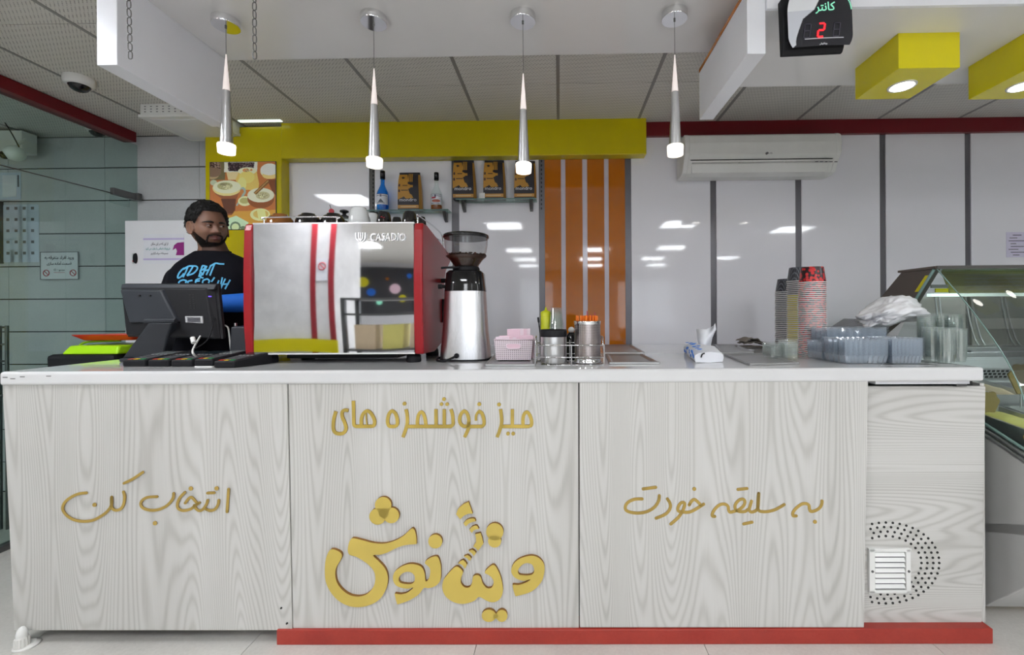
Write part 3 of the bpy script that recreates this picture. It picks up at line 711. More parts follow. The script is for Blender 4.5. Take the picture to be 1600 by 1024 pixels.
logo(TL, [[(75, 465), (105, 455), (140, 466), (168, 485), (175, 510), (165, 540), (130, 600), (122, 660), (140, 730), (190, 790), (250, 825), (320, 832), (380, 810), (425, 760), (442, 700), (435, 640), (400, 590), (350, 550), (290, 515), (240, 500), (222, 470), (228, 415), (245, 375), (270, 366), (340, 382), (430, 405), (520, 408), (600, 385), (670, 345), (720, 298), (742, 287), (760, 310), (770, 360), (772, 405), (766, 413), (690, 420), (620, 440), (540, 480), (480, 498), (425, 503), (470, 550), (515, 600), (540, 660), (540, 730), (515, 800), (470, 860), (400, 900), (310, 918), (220, 905), (140, 860), (80, 790), (45, 710), (38, 620), (47, 530)]])
logo(TL, [[(838, 563), (870, 530), (915, 512), (945, 520), (965, 580), (968, 650), (960, 710), (920, 750), (870, 765), (830, 765), (790, 815), (720, 860), (630, 893), (615, 885), (598, 815), (608, 811), (650, 815), (700, 800), (745, 762), (700, 770), (640, 760), (600, 735), (583, 690), (595, 640), (640, 600), (700, 575), (760, 575), (810, 595), (835, 640), (845, 710), (870, 690), (882, 640), (875, 600)],
          [(650, 655), (690, 635), (730, 640), (757, 670), (755, 710), (730, 732), (680, 732), (640, 720), (630, 690)]])
logo(TR, [[(242, 68), (250, 90), (258, 110), (265, 132), (272, 155), (256, 153), (240, 155), (222, 162), (205, 172), (193, 184), (183, 197), (168, 178), (152, 158), (162, 130), (175, 110), (205, 85)]], sharp=True)
for P in ([(275, 188), (288, 192), (296, 210), (270, 214), (245, 225), (222, 248), (206, 225), (225, 202), (248, 191)], [(290, 240), (305, 242), (318, 265), (295, 268), (278, 277), (266, 296), (248, 270), (266, 250)],
          [(290, 303), (330, 294), (342, 330), (350, 372), (312, 425), (295, 405), (277, 393), (298, 360), (296, 330)], [(243, 425), (268, 416), (285, 425), (298, 440), (281, 463), (268, 443)], [(208, 465), (235, 455), (252, 466), (264, 480), (250, 499), (232, 478)], [(165, 518), (182, 500), (203, 491), (220, 505), (232, 525), (217, 555), (200, 530), (184, 520)]):
    logo(TR, [P], sharp=True)
logo(TR, [[(140, 545), (170, 543), (202, 578), (188, 620), (188, 660), (215, 690), (250, 688), (268, 655), (276, 612), (305, 601), (330, 615), (345, 660), (375, 695), (410, 692), (425, 655), (415, 625), (388, 600), (360, 583), (385, 550), (420, 527), (445, 545), (475, 610), (492, 690), (488, 740), (465, 780), (425, 798), (380, 790), (320, 760), (280, 790), (210, 810), (140, 800), (80, 760), (52, 700), (60, 640), (95, 590)]])
logo(TR, [[(700, 460), (760, 480), (793, 530), (790, 600), (765, 660), (700, 720), (600, 752), (580, 745), (563, 680), (570, 671), (610, 672), (660, 655), (693, 632), (640, 643), (580, 620), (553, 575), (570, 520), (620, 480)], [(610, 550), (640, 522), (670, 513), (705, 525), (720, 560), (712, 590), (680, 603), (620, 600), (602, 580)]])
# ================================================================== LIGHTS AS THINGS
cl = thing('ceiling_light', 'square flush LED ceiling panel of the hall', 'ceiling light', (0, 0, CEIL), WF, 'hall ceiling light panels')
h = .27
build(MB().box((-h, -h, CEIL - .008), (-h + .02, h, CEIL)).box((h - .02, -h, CEIL - .008), (h, h, CEIL)).box((-h + .02, -h, CEIL - .008), (h - .02, -h + .02, CEIL)).box((-h + .02, h - .02, CEIL - .008), (h - .02, h, CEIL)), 'frame', 'white_plastic', cl)
build(MB().box((-h + .02, -h + .02, CEIL - .006), (h - .02, h - .02, CEIL - .002)), 'diffuser', 'led_white', cl)
spots = [(-2.35, 1.12), (-.8, -.40), (1.75, -.40), (-2.4, -.9), (3.6, -.9), (3.6, 1.05), (-.8, -2.9), (.75, -2.9), (2.2, -2.7), (-3.4, -2.9), (-.8, -4.4), (.75, -4.4), (2.2, -4.4), (-3.5, -4.6), (3.9, -4.4), (-.8, -5.8), (.9, -5.8), (2.6, -5.8)]
LL = ['nearest the counter at far left, above the glass side', 'just behind the camera, left of centre', 'just behind the camera, right of centre']
for i, (x, y) in enumerate(spots):
    loc = WF.w((x, y, CEIL))
    if i == 0: cl.location = loc
    else: copy_thing(cl, loc)
b = WF.p(407, 186, 2.87); 
lr = thing('ceiling_light', 'narrow lit ceiling panel peeking above the yellow header near its left end', 'ceiling light', (b.x, 2.86, CEIL), WF)
build(MB().box((WF.p(374, 186, 2.87).x, 2.855, CEIL - .006), (WF.p(440, 186, 2.87).x, 2.88, CEIL - .001)), 'diffuser', 'led_dim', lr)

# pendants
def pendant(i, cx, cy, tip, mid, alu, bot, axis, label, first=None):
    zc = H + 1.15
    q = WF.z(cx, cy, zc - .028); 
    P = thing('pendant_lamp', label, 'pendant lamp', (q.x, q.y, zc), WF, 'slim cone pendant lamps over the counter')
    c = (q.x, q.y, zc); r = .049
    can = build(MB().lathe([(r * .97, -.028), (r, -.024), (r, 0)], c, 40), 'canopy', 'chrome', P)
    build(MB().cyl((q.x, q.y, zc - .034), (q.x, q.y, zc - .028), .004, n=10), 'cord_grip', 'dark_metal', P)
    zz = [WF.p(axis, y, q.y).z for y in (tip, mid, alu, bot)]
    build(MB().cyl((q.x, q.y, zc - .034), (q.x, q.y, zz[0]), .0011, n=6), 'cord', 'dark_metal', P)
    build(MB().lathe([(.0018, zz[0]), (.0125, zz[1])], (q.x, q.y, 0), 20), 'upper_cone', 'lamp_frost', P)
    build(MB().lathe([(.0130, zz[1]), (.0225, zz[2])], (q.x, q.y, 0), 28), 'metal_sleeve', 'alu', P)
    build(MB().lathe([(.0225, zz[2]), (.030, zz[2] - .002), (.031, zz[2] - .006), (.029, zz[3]), (.001, zz[3] + .001)], (q.x, q.y, 0), 28), 'diffuser', 'led_warm', P)
    return P
pendant(0, 353, 42, 85, 142, 225, 240, 354, 'slim cone pendant lamp furthest left, its chrome canopy lifted on one side')
pendant(1, 584, 37, 107, 164, 247, 261, 584.5, 'slim cone pendant lamp hanging above the espresso machine')
pendant(2, 817, 35, 115, 172, 255, 270, 818, 'slim cone pendant lamp in front of the coffee bags, left of the orange panel')
pendant(3, 1054, 31, 86, 144, 227, 243, 1055, 'slim cone pendant lamp furthest right, beside the air conditioner')

# yellow downlight boxes
def downlight(pxl, label):
    a = WF.p(pxl, 107, 1.60); zt = ZL; x0 = a.x; x1 = x0 + .2157; y0, y1, z0 = 1.60, 1.83, a.z
    T = thing('downlight_box', label, 'ceiling light', (x0, y0, zt), WF, 'yellow downlight boxes')
    build(MB().box((x0, y0, z0), (x1, y1, zt)), 'housing', 'yellow_box', T, bevel=.001)
    c = ((x0 + x1) / 2, 1.725, z0)
    build(MB().lathe([(.0, -.001), (.036, -.001), (.040, -.004), (.046, -.004), (.047, 0)], c, 32), 'trim_ring', 'white_plastic', T)
    build(MB().lathe([(.0, -.0045), (.036, -.0045), (.036, -.002)], c, 32), 'lens', 'led_spot', T)
downlight(1404, 'yellow box downlight under the canopy, nearer the number display')
downlight(1404 + 203, 'yellow box downlight under the canopy, cut off by the right edge of the view')
# ================================================================== ON THE CEILING
def dome(base, r, label, sc=1.):
    T = thing('dome_camera', label, 'security camera', base, WF); x, y, z = base
    build(MB().lathe([(r * .86, -r * .62), (r * .97, -r * .5), (r, -r * .2), (r * .97, 0)], base, 36), 'housing', 'white_plastic', T)
    build(MB().lathe([(.0001, -r * 1.12), (r * .3, -r * 1.08), (r * .52, -r * .95), (r * .68, -r * .72), (r * .7, -r * .6)], base, 32), 'dome', 'black_gloss', T)
    build(MB().lathe([(r * .70, -r * .66), (r * .86, -r * .63), (r * .86, -r * .60), (r * .70, -r * .60)], base, 32), 'ring', 'white_plastic', T); return T
q = WF.z(124, 122, CEIL); dome((q.x, q.y, CEIL), .066, 'white dome security camera on the ceiling, right of the dark red beam')
q = WF.z(152, 198, CEIL); dome((q.x, q.y, CEIL), .06, 'small dome camera on the ceiling behind the glass, half hidden by the red beam')
# boxy ceiling vent
a = WF.p(219, 161, 2.62); b = WF.p(319, 178, 2.62)
T = thing('ceiling_vent', 'white square box vent on the ceiling beside the white canopy beam', 'vent', (a.x + .2, 2.75, CEIL), WF)
zb = WF.p(219, 184, 2.62).z
build(MB().box((a.x, 2.62, zb + .018), (b.x, 2.98, CEIL)), 'housing', 'white_plastic', T, bevel=.002)
build(MB().box((a.x - .006, 2.612, zb), (b.x + .006, 2.99, zb + .018)), 'flange', 'white_plastic', T, bevel=.002)
build(MB().box((a.x + .03, 2.65, zb - .003), (b.x - .03, 2.96, zb)), 'cover', 'white_gloss', T)
mb = MB()
for i in range(10):
    for j in range(3): mb.cbox((a.x + .03 + i * (b.x - a.x - .06) / 9, 2.6195, zb + .035 + j * .016), (.010, .001, .005))
build(mb, 'vent_slots', 'strip_grey', T, kind='stuff')
# white boxed unit with a turret camera behind the glass
a = WF.p(0, 190, 2.92); b = WF.p(34, 236, 2.92)
T = thing('ceiling_box', 'white boxed-in duct hanging from the ceiling behind the glass partition, far left', 'duct', (a.x, 2.8, CEIL), WF)
build(MB().prism([(b.x - .9, 2.92, CEIL), (b.x - .9, 2.92, b.z), (b.x, 2.92, b.z), (b.x, 2.92, b.z + .14)], (0, .09, 0)), 'housing', 'white_plastic', T, bevel=.003)
q = WF.p(23, 240, 2.66)
T = thing('turret_camera', 'white turret camera hanging under the boxed duct behind the glass', 'security camera', (q.x, 2.66, q.z + .09), WF)
build(MB().sph((q.x, 2.66, q.z), .05, 24, 16, (1, 1, .95)), 'housing', 'white_plastic', T)
build(MB().cyl((q.x - .01, 2.66, q.z + .03), (q.x - .03, 2.74, q.z + .12), .008), 'bracket', 'white_plastic', T)
build(MB().sph((q.x - .026, 2.63, q.z - .02), .024, 16, 10), 'lens', 'black_gloss', T)
build(MB().tube(smooth_pts([WF.p(8, 192, 2.66), WF.p(18, 208, 2.64), WF.p(30, 230, 2.64)]), .003), 'cable', 'black_plastic', T)

# chains
def chain(px, y1, label, slant=0.):
    yd = 1.38; q = WF.p(px, y1, yd)
    T = thing('chain', label, 'chain', (q.x, yd, CEIL), WF, 'short link chains hanging from the ceiling')
    ztop = CEIL - .004; n = int(round((ztop - q.z) / .0265)); st = (ztop - q.z) / n; me = None
    for i in range(n):
        z = q.z + st * (i + .5); x = q.x - slant * i * .0006
        an = (i % 2) * 1.05 + .25; hw, hh = .0055, .0105
        pts = []
        for k in range(14):
            t = 2 * PI * k / 14; cx_, cz_ = math.cos(t), math.sin(t)
            u = hw * cx_; v = hh * .55 * (1 if cz_ > 0 else -1) + hh * .62 * cz_ if abs(cz_) > .25 else hh * 1.0 * cz_ * 2
            pts.append((x + u * math.cos(an), yd + u * math.sin(an), z + v))
        build(MB().tube(pts, .0016, 6, True), 'chain_link', 'dark_metal' if i > 0 else 'dark_metal', T)
    return T
chain(203.5, 93, 'short metal link chain hanging over the white canopy beam at upper left', 1)
chain(398, 93, 'short metal link chain hanging between the two left pendant lamps')

# number display
yd = 1.43; qa, qb = WF.p(1226, 40, yd), WF.p(1326, 40, yd); cx_ = (qa.x + qb.x) / 2; W_ = qb.x - qa.x
zt_, zb_ = WF.p(1276, -6, yd).z, WF.p(1276, 80, yd).z; hh = zt_ - zb_
T = thing('number_display', 'black counter number display showing a red 2 on the white canopy front', 'display', (cx_, D1 - .012, (zt_ + zb_) / 2), WF)
T.rotation_euler[1] = -.035
prof = [(yd + .027, zb_ + .0), (yd + .016, zb_ + .0), (yd + .008, zb_ + .012), (yd, zb_ + .035), (yd - .002, zb_ + hh * .55), (yd + .004, zt_), (yd + .027, zt_)]
mb = MB(); A = [(cx_ - W_ / 2 - .006, y, z) for y, z in prof]; B = [(cx_ + W_ / 2 - .012, y, z) for y, z in prof]
n = len(A); mb.add(A + B, [tuple(range(n)), tuple(range(2 * n - 1, n - 1, -1))] + [(i, (i + 1) % n, n + (i + 1) % n, n + i) for i in range(n)], False)
build(mb, 'housing', 'black_plastic', T, bevel=.003)
# front plate: rounded top disc + tray
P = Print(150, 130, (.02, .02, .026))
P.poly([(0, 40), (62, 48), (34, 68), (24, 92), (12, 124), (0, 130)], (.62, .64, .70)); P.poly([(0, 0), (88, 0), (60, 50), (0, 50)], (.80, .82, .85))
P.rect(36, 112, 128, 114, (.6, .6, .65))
x0, x1 = cx_ - W_ / 2 + .004, cx_ + W_ / 2 + .004
def dT(u, v):
    z = zt_ + .018 + (zb_ + .008 - zt_ - .018) * v
    hw = 1.0 if v > .42 else math.sqrt(max(.0, 1 - ((.42 - v) / .62) ** 2)); hw = hw if v < .8 else 1 - .12 * ((v - .8) / .2) ** 2
    return ((x0 + x1) / 2 + (u - .5) * (x1 - x0) * hw, yd - .012 - .004 * math.sin(PI * u), z)
build(P.mesh(dT), 'front_plate', 'print_gloss', T)
mb = MB(); build(text_mb('کانتر', .062, (cx_ + .018, yd - .0175, zt_ - .050), .036, .001, arabic=True, off=.012), 'green_lettering', 'mint', T)
arc = [dT(.5 + .485 * s_, v) for s_, v in ((.2, .0), (.62, .05), (.86, .14), (.97, .27), (1.0, .40))]
build(MB().tube(smooth_pts([(p[0], p[1] - .002, p[2]) for p in arc]), .0016), 'green_arc', 'mint', T)
def seg7(c, on, name, m, w_=.0165, h_=.034, t=.0036, sh=.16):
    mb = MB(); S_ = {'a': ((-1, 1), (1, 1)), 'g': ((-1, 0), (1, 0)), 'd': ((-1, -1), (1, -1)), 'f': ((-1, 0), (-1, 1)), 'b': ((1, 0), (1, 1)), 'e': ((-1, -1), (-1, 0)), 'c': ((1, -1), (1, 0))}
    for k in on:
        (x0_, z0_), (x1_, z1_) = S_[k]; p = Vector((c[0] + x0_ * w_ / 2 + z0_ * sh * h_ / 2, c[1], c[2] + z0_ * h_ / 2)); r = Vector((c[0] + x1_ * w_ / 2 + z1_ * sh * h_ / 2, c[1], c[2] + z1_ * h_ / 2))
        dd = (r - p).normalized() * t * .3; p, r = p + dd, r - dd; nrm = Vector((-(r - p).z, 0, (r - p).x)).normalized() * t / 2
        mb.hexa([p - nrm, r - nrm, r + nrm, p + nrm], [v + Vector((0, -.001, 0)) for v in (p - nrm, r - nrm, r + nrm, p + nrm)])
    return build(mb, name, m, T)
zc_ = zb_ + .056
seg7((cx_ + .003, yd - .0175, zc_), 'abged', 'digit', 'led_red', .0185, .042, .0050)
seg7((cx_ - .040, yd - .0165, zc_), 'abcdefg', 'unlit_digit', 'seg_off', .0185, .042, .0025); seg7((cx_ + .052, yd - .0165, zc_), 'abcdefg', 'unlit_digit', 'seg_off', .0185, .042, .0025)
build(text_mb('ویتانوش', .024, (cx_ + .008, yd - .0175, zb_ + .013), .008, .0008, arabic=True, off=.01), 'small_lettering', 'paper', T)

# ================================================================== ON THE BACK WALL
# air conditioner
a, b = WF.p(1070, 213, 2.79), WF.p(1316, 277, 2.79)
x0, x1 = a.x, b.x; zt_ = WF.p(1190, 208, 2.80).z; zb_ = WF.p(1190, 272, 2.84).z; hz = zt_ - zb_
T = thing('air_conditioner', 'white split air conditioner high on the wall under the red beam', 'air conditioner', ((x0 + x1) / 2, 2.9, zb_), WF)
pr = [(2.995, zb_ + .004), (2.90, zb_), (2.86, zb_ + .012), (2.815, zb_ + hz * .36), (2.795, zb_ + hz * .46), (2.79, zb_ + hz * .75), (2.80, zb_ + hz * .95), (2.82, zt_), (2.995, zt_)]
mb = MB(); A = [(x0 + .008, y, z) for y, z in pr]; B = [(x1 - .008, y, z) for y, z in pr]; n = len(A)
mb.add(A + B, [tuple(range(n)), tuple(range(2 * n - 1, n - 1, -1))] + [(i, (i + 1) % n, n + (i + 1) % n, n + i) for i in range(n)], False)
build(mb, 'body', 'white_plastic', T, bevel=.006, seg=3)
for xx_ in (x0, x1 - .034):
    mb = MB(); A = [(xx_, y - .004, z) for y, z in pr]; B = [(xx_ + .034, y - .004, z) for y, z in pr]
    mb.add(A + B, [tuple(range(n)), tuple(range(2 * n - 1, n - 1, -1))] + [(i, (i + 1) % n, n + (i + 1) % n, n + i) for i in range(n)], False)
    build(mb, 'end_cap', 'white_plastic', T, bevel=.008, seg=3)
build(MB().hexa([(x0 + .04, 2.815, zb_ + hz * .355), (x1 - .04, 2.815, zb_ + hz * .355), (x1 - .04, 2.842, zb_ + .075), (x0 + .06, 2.842, zb_ + .075)], [(x0 + .04, 2.811, zb_ + hz * .352), (x1 - .04, 2.811, zb_ + hz * .352), (x1 - .055, 2.838, zb_ + .072), (x0 + .06, 2.838, zb_ + .072)]), 'outlet_slot', 'gap_dark', T)
for k in range(3):
    u0 = x0 + .05 + (x1 - x0 - .10) * (k / 3) + .004; u1 = x0 + .05 + (x1 - x0 - .10) * ((k + 1) / 3) - .004
    build(MB().hexa([(u0, 2.818, zb_ + hz * .25), (u1, 2.818, zb_ + hz * .25), (u1, 2.836, zb_ + .082), (u0, 2.836, zb_ + .082)], [(u0, 2.808, zb_ + hz * .24), (u1, 2.808, zb_ + hz * .24), (u1, 2.828, zb_ + .078), (u0, 2.828, zb_ + .078)]), 'louvre', 'white_plastic', T)
build(MB().hexa([(x0 + .05, 2.826, zb_ + .07), (x1 - .05, 2.826, zb_ + .07), (x1 - .06, 2.850, zb_ + .012), (x0 + .06, 2.850, zb_ + .012)], [(x0 + .05, 2.836, zb_ + .07), (x1 - .05, 2.836, zb_ + .07), (x1 - .06, 2.86, zb_ + .012), (x0 + .06, 2.86, zb_ + .012)]), 'flap', 'white_plastic', T, bevel=.003)
qq = WF.p(1200, 239.5, 2.789)
mb = MB().cyl((qq.x - .006, 2.786, qq.z), (qq.x - .006, 2.795, qq.z), .0075, n=20); text_mb('LG', .022, (qq.x + .014, 2.7875, qq.z), .009, mb=mb); build(mb, 'logo', 'strip_grey', T)
mb = MB()
for k in range(5): q = WF.p(1275 + k * 7.5, 253.5, 2.80); mb.cbox((q.x, 2.7925, q.z), (.018 if k != 2 else .012, .002, .006))
build(mb, 'indicator_marks', 'strip_grey', T, kind='stuff')

# poster of coffees on the yellow column
YP = YD - .006
a, b = WF.p(328, 254, YP), WF.p(431, 358, YP)
T = thing('poster', 'printed poster of frothy coffees on the yellow column behind the man', 'poster', ((a.x + b.x) / 2, YP, b.z), WF)
build(MB().box((a.x - .003, YP, b.z - .003), (b.x + .003, YD, a.z + .003)), 'backing', 'strip_dark', T)
rng = np.random.default_rng(3); P = Print(243, 246, (.50, .17, .05)); k = 243 / 810
def E_(x, y, rx, ry, c, rot=0.): P.ell((x - 65) * k, (y - 115) * k, rx * k, ry * k, c, rot)
def G_(L, c): P.poly([((x - 65) * k, (y - 115) * k) for x, y in L], c)
G_([(65, 115), (260, 115), (250, 330), (65, 330)], (.16, .13, .06)); G_([(65, 720), (880, 700), (880, 930), (65, 930)], (.62, .33, .06))
E_(100, 190, 105, 120, (.22, .14, .09)); P.speck(P.mask_ell(10, 18, 27, 30), 90, [(.04, .02, .015), (.35, .25, .2), (.1, .05, .04)], 3.3, rng)
E_(90, 260, 90, 60, (.45, .34, .18)); E_(110, 235, 95, 60, (.22, .14, .09)); E_(110, 362, 42, 34, (.5, .55, .38))
G_([(240, 115), (655, 115), (645, 240), (600, 330), (290, 330)], (.72, .60, .32)); G_([(245, 115), (650, 115), (648, 225), (240, 238)], (.80, .80, .62)); G_([(285, 120), (615, 120), (605, 190), (420, 228), (300, 222)], (.03, .018, .02))
m = np.zeros((246, 243), bool); m[2:30, 69:162] = True; P.speck(m, 150, [(.09, .05, .06), (.2, .15, .14), (.02, .01, .01)], 2.6, rng)
G_([(380, 330), (425, 225), (640, 225), (670, 380), (660, 460), (450, 450)], (.70, .52, .14)); E_(525, 225, 112, 45, (.86, .80, .50)); E_(520, 300, 95, 75, (.78, .62, .18)); E_(460, 380, 55, 80, (.82, .68, .25)); E_(510, 215, 42, 22, (.62, .26, .08)); E_(575, 212, 14, 14, (.55, .25, .08))
E_(800, 225, 115, 90, (.78, .80, .52)); E_(805, 280, 95, 45, (.72, .55, .2)); E_(800, 210, 112, 70, (.86, .88, .66)); G_([(770, 330), (880, 330), (880, 520), (840, 500)], (.20, .06, .02))
G_([(110, 450), (440, 440), (395, 560), (375, 700), (330, 760), (250, 760), (215, 560), (130, 500)], (.30, .10, .04)); G_([(200, 560), (380, 560), (372, 700), (340, 740), (255, 740)], (.13, .045, .025)); E_(275, 430, 178, 95, (.72, .62, .25)); E_(275, 415, 172, 80, (.84, .84, .52)); E_(250, 405, 95, 45, (.42, .40, .18)); E_(285, 420, 55, 24, (.66, .64, .36)); E_(230, 385, 40, 16, (.22, .2, .1))
E_(470, 470, 38, 50, (.35, .45, .40)); E_(458, 482, 26, 38, (.50, .20, .06)); G_([(480, 480), (500, 500), (400, 650), (385, 640)], (.35, .45, .38))
E_(495, 590, 85, 60, (.72, .76, .42)); E_(490, 585, 60, 36, (.45, .42, .16)); E_(690, 560, 165, 120, (.28, .09, .03)); E_(690, 520, 165, 88, (.86, .85, .55)); E_(715, 525, 85, 48, (.52, .48, .26)); E_(700, 530, 40, 22, (.7, .68, .4)); G_([(770, 335), (800, 365), (630, 515), (600, 490)], (.20, .10, .03)); G_([(780, 340), (790, 345), (620, 505), (610, 498)], (.5, .3, .1))
E_(680, 755, 122, 75, (.74, .74, .36)); E_(690, 750, 95, 52, (.62, .46, .12)); G_([(640, 690), (740, 690), (760, 830), (660, 820)], (.80, .74, .30)); G_([(255, 810), (385, 765), (540, 850), (500, 930), (280, 930)], (.55, .78, .48)); E_(375, 900, 65, 62, (.16, .24, .14)); E_(375, 905, 46, 44, (.62, .78, .40)); E_(470, 915, 32, 22, (.16, .24, .14)); P.a[..., :3] = np.clip(P.a[..., :3] * 1.35, 0, .98)
for (x_, y_, n_, rr) in ((260, 405, 60, 70), (715, 525, 50, 60), (525, 215, 20, 40)): P.speck(P.mask_ell((x_ - 65) * k, (y_ - 115) * k, rr * k, rr * .5 * k), n_, [(.30, .28, .12), (.8, .75, .45), (.5, .42, .2)], 1.6, rng)
build(P.mesh(lambda u, v: (a.x + (b.x - a.x) * u, YP - .0008, a.z + (b.z - a.z) * v)), 'print', 'print_gloss', T)

# glass shelves with brackets
def shelf(pa, pb, pyt, brs, label, bx):
    yf = WALL - .10; a, b = WF.p(pa, pyt, yf), WF.p(pb, pyt, yf)
    T = thing('glass_shelf', label, 'shelf', ((a.x + b.x) / 2, WALL - .05, a.z), WF)
    build(MB().box((a.x, yf, a.z - .006), (b.x, WALL - .001, a.z)), 'glass_plate', 'glass_shelf', T)
    build(MB().box((a.x, yf - .001, a.z - .007), (b.x, yf, a.z - .0005)), 'edge', 'glass_edge', T)
    for p in brs:
        q = WF.p(p, pyt + 8, WALL - .05)
        build(MB().prism([(q.x - .011, WALL - .001, a.z - .006), (q.x - .011, WALL - .075, a.z - .006), (q.x - .011, WALL - .06, a.z - .03), (q.x - .011, WALL - .03, a.z - .06), (q.x - .011, WALL - .001, a.z - .07)], (.022, 0, 0)), 'bracket', 'dark_metal', T, bevel=.003)
    return a.z
mat('glass_edge', (.12, .22, .20), .15)
zs1 = shelf(572, 700, 328, (590, 695), 'glass wall shelf holding two syrup bottles and one coffee bag', 0)
zs2 = shelf(712, 838, 310.5, (724, 830), 'glass wall shelf holding three black coffee bags', 0)
def lathe_thing(name, label, cat, base, parts, group=None, fr=WF):
    T = thing(name, label, cat, base, fr, group)
    for (pn, m, prof, n) in parts: build(MB().lathe(prof, base, n), pn, m, T)
    return T
def bottle(px, zs, top, wpx, syr, label, full):
    yy = WALL - .055; q = WF.p(px, 300, yy); zt = WF.p(px, top, yy).z; h = zt - zs; r = wpx / 2 * yy / F
    T = thing('syrup_bottle', label, 'bottle', (q.x, yy, zs + .0005), WF, 'syrup bottles on the shelf'); B = (q.x, yy, zs + .0005)
    pr = [(r * .92, 0), (r, .006), (r, h * .40), (r * .9, h * .47), (r * .5, h * .60), (r * .36, h * .66), (r * .34, h * .80)]
    build(MB().lathe(pr, B, 28), 'glass', 'glass_clear', T)
    lv = (h * .81) if full else h * .13
    pl = [(max(a_ - .0012, .001), z_) for a_, z_ in pr if z_ <= lv] ; pl[0] = (pl[0][0], .002)
    if not full: pl = [(r * .9, .002), (r * .96, .006), (r * .96, lv)]
    build(MB().lathe(pl, B, 28), 'syrup', syr, T)
    build(MB().lathe([(r * .36, h * .80), (r * .42, h * .80), (r * .42, h * .99), (r * .36, h)], B, 20), 'cap', 'black_gloss', T)
    P = Print(40, 40, (.72, .74, .80)); P.rect(0, 0, 40, 2, (.1, .1, .15)); P.rect(3, 6, 16, 8, (.1, .1, .15)); P.rect(24, 6, 37, 8, (.1, .1, .15)); P.ell(20, 7, 3, 5, (.1, .1, .15))
    if full: P.poly([(12, 32), (20, 18), (28, 32)], (.05, .06, .08)); P.rect(10, 33, 30, 36, (.2, .2, .25))
    else: P.ell(15, 14, 7, 4, (.45, .05, .08)); P.ell(22, 26, 12, 6, (.45, .12, .08)); P.rect(8, 34, 32, 37, (.2, .2, .25))
    def LT(u, v):
        an = -PI / 2 + (u - .5) * 2.6; return (B[0] + r * 1.012 * math.cos(an), B[1] + r * 1.012 * math.sin(an), B[2] + h * (.40 - .26 * v))
    build(P.mesh(LT), 'label', 'print_attr', T); return T
bottle(598, zs1, 267.5, 18.5, 'syrup_blue', 'full blue syrup bottle with a black cap on the glass shelf', True)
bottle(682, zs1, 270, 17.5, 'syrup_amber', 'nearly empty clear syrup bottle with amber syrup at the bottom', False)
# coffee bags
P = Print(60, 96, (.018, .016, .022)); OG = (.48, .24, .035)
P.poly([(0, 6), (26, 6), (30, 20), (28, 30), (44, 36), (30, 44), (34, 54), (44, 66), (18, 62), (0, 70)], OG); P.poly([(8, 14), (13, 11), (20, 15), (13, 18)], (.02, .015, .02))
for x in (30, 35, 40): P.poly([(x, 4), (x + 3, 4), (x + 2, 14), (x + 3, 26), (x, 26), (x - 1, 14)], OG)
P.rect(14, 34, 32, 36, (.02, .015, .02)); P.rect(10, 46, 30, 48, (.02, .015, .02)); P.poly([(28, 34), (44, 34), (44, 40), (30, 40)], OG)
P.ell(4, 34, 2.5, 4, (.05, .03, .03)); P.ell(4, 48, 2.5, 4, (.05, .03, .03)); P.poly([(18, 62), (28, 52), (40, 58), (44, 66), (24, 68)], OG)
P.rect(0, 84, 60, 92, (.50, .26, .06)); P.rect(8, 87, 52, 89, (.62, .48, .3))
def bag(px, zs, top, pw, label, lean=0., side=1):
    yy = WALL - .05; q = WF.p(px, 300, yy); h = WF.p(px, top, yy).z - zs; w = pw * yy / F
    T = thing('coffee_bag', label, 'coffee bag', (q.x, yy, zs + .0005), WF, 'coffee bags on the wall shelves'); b = (q.x, yy, zs + .0005); d = .034
    prof = [(0., 1, 1), (.05, 1.0, 1.0), (.3, 1.0, .95), (.6, .97, .85), (.8, .93, .6), (.93, .90, .25), (.95, .90, .12), (1.0, .90, .10)]
    def ring(t, sw, sd): z = b[2] + h * t; x = lean * t; hw = w / 2 * sw; hd = d * sd; return [(b[0] - hw + x, b[1] - hd, z), (b[0] + hw * .86 + x, b[1] - hd, z), (b[0] + hw + x, b[1] - hd * .2, z), (b[0] + hw + x, b[1] + hd * .6, z), (b[0] - hw + x, b[1] + hd * .6, z), (b[0] - hw * 1.02 + x, b[1] - hd * .2, z)]
    R = [ring(*p) for p in prof]; mb = MB(); V = [v for r in R for v in r]; n = 6
    for j in range(len(R) - 1):
        for i in range(n):
            mb.k = 1 if i in (1, 2) and j < 5 else 0
            mb.f.append((j * n + i, j * n + (i + 1) % n, (j + 1) * n + (i + 1) % n, (j + 1) * n + i)); mb.m.append(mb.k); mb.sm.append(False)
    mb.v = V; mb.f += [tuple(range(n - 1, -1, -1)), tuple(range((len(R) - 1) * n, len(R) * n))]; mb.m += [0, 0]; mb.sm += [False, False]
    build(mb, 'foil_bag', ['bag_black', 'bag_gold'], T, bevel=.0025)
    def bT(u, v):
        t = 1 - v * .99 - .005
        for (t0, s0, e0), (t1, s1, e1) in zip(prof, prof[1:]):
            if t0 <= t <= t1: k_ = (t - t0) / (t1 - t0); sw = s0 + (s1 - s0) * k_; sd = e0 + (e1 - e0) * k_
        return (b[0] + lean * t + w / 2 * sw * (-.98 + 1.82 * u), b[1] - d * sd - .0022, b[2] + h * t)
    build(P.mesh(bT), 'front_print', 'print_attr', T)
    build(text_mb('mondro', w * .74, (b[0] - w * .05, b[1] - d * .99 - .0035, b[2] + h * .26), h * .085, .0006), 'lettering', 'paper', T)
mat('bag_black', (.015, .014, .018), .35, bump=.2, bscale=30); mat('bag_gold', (.42, .21, .03), .4, bump=.2, bscale=30)
bag(642, zs1, 270, 36, 'black and gold coffee bag between the two syrup bottles', -.006)
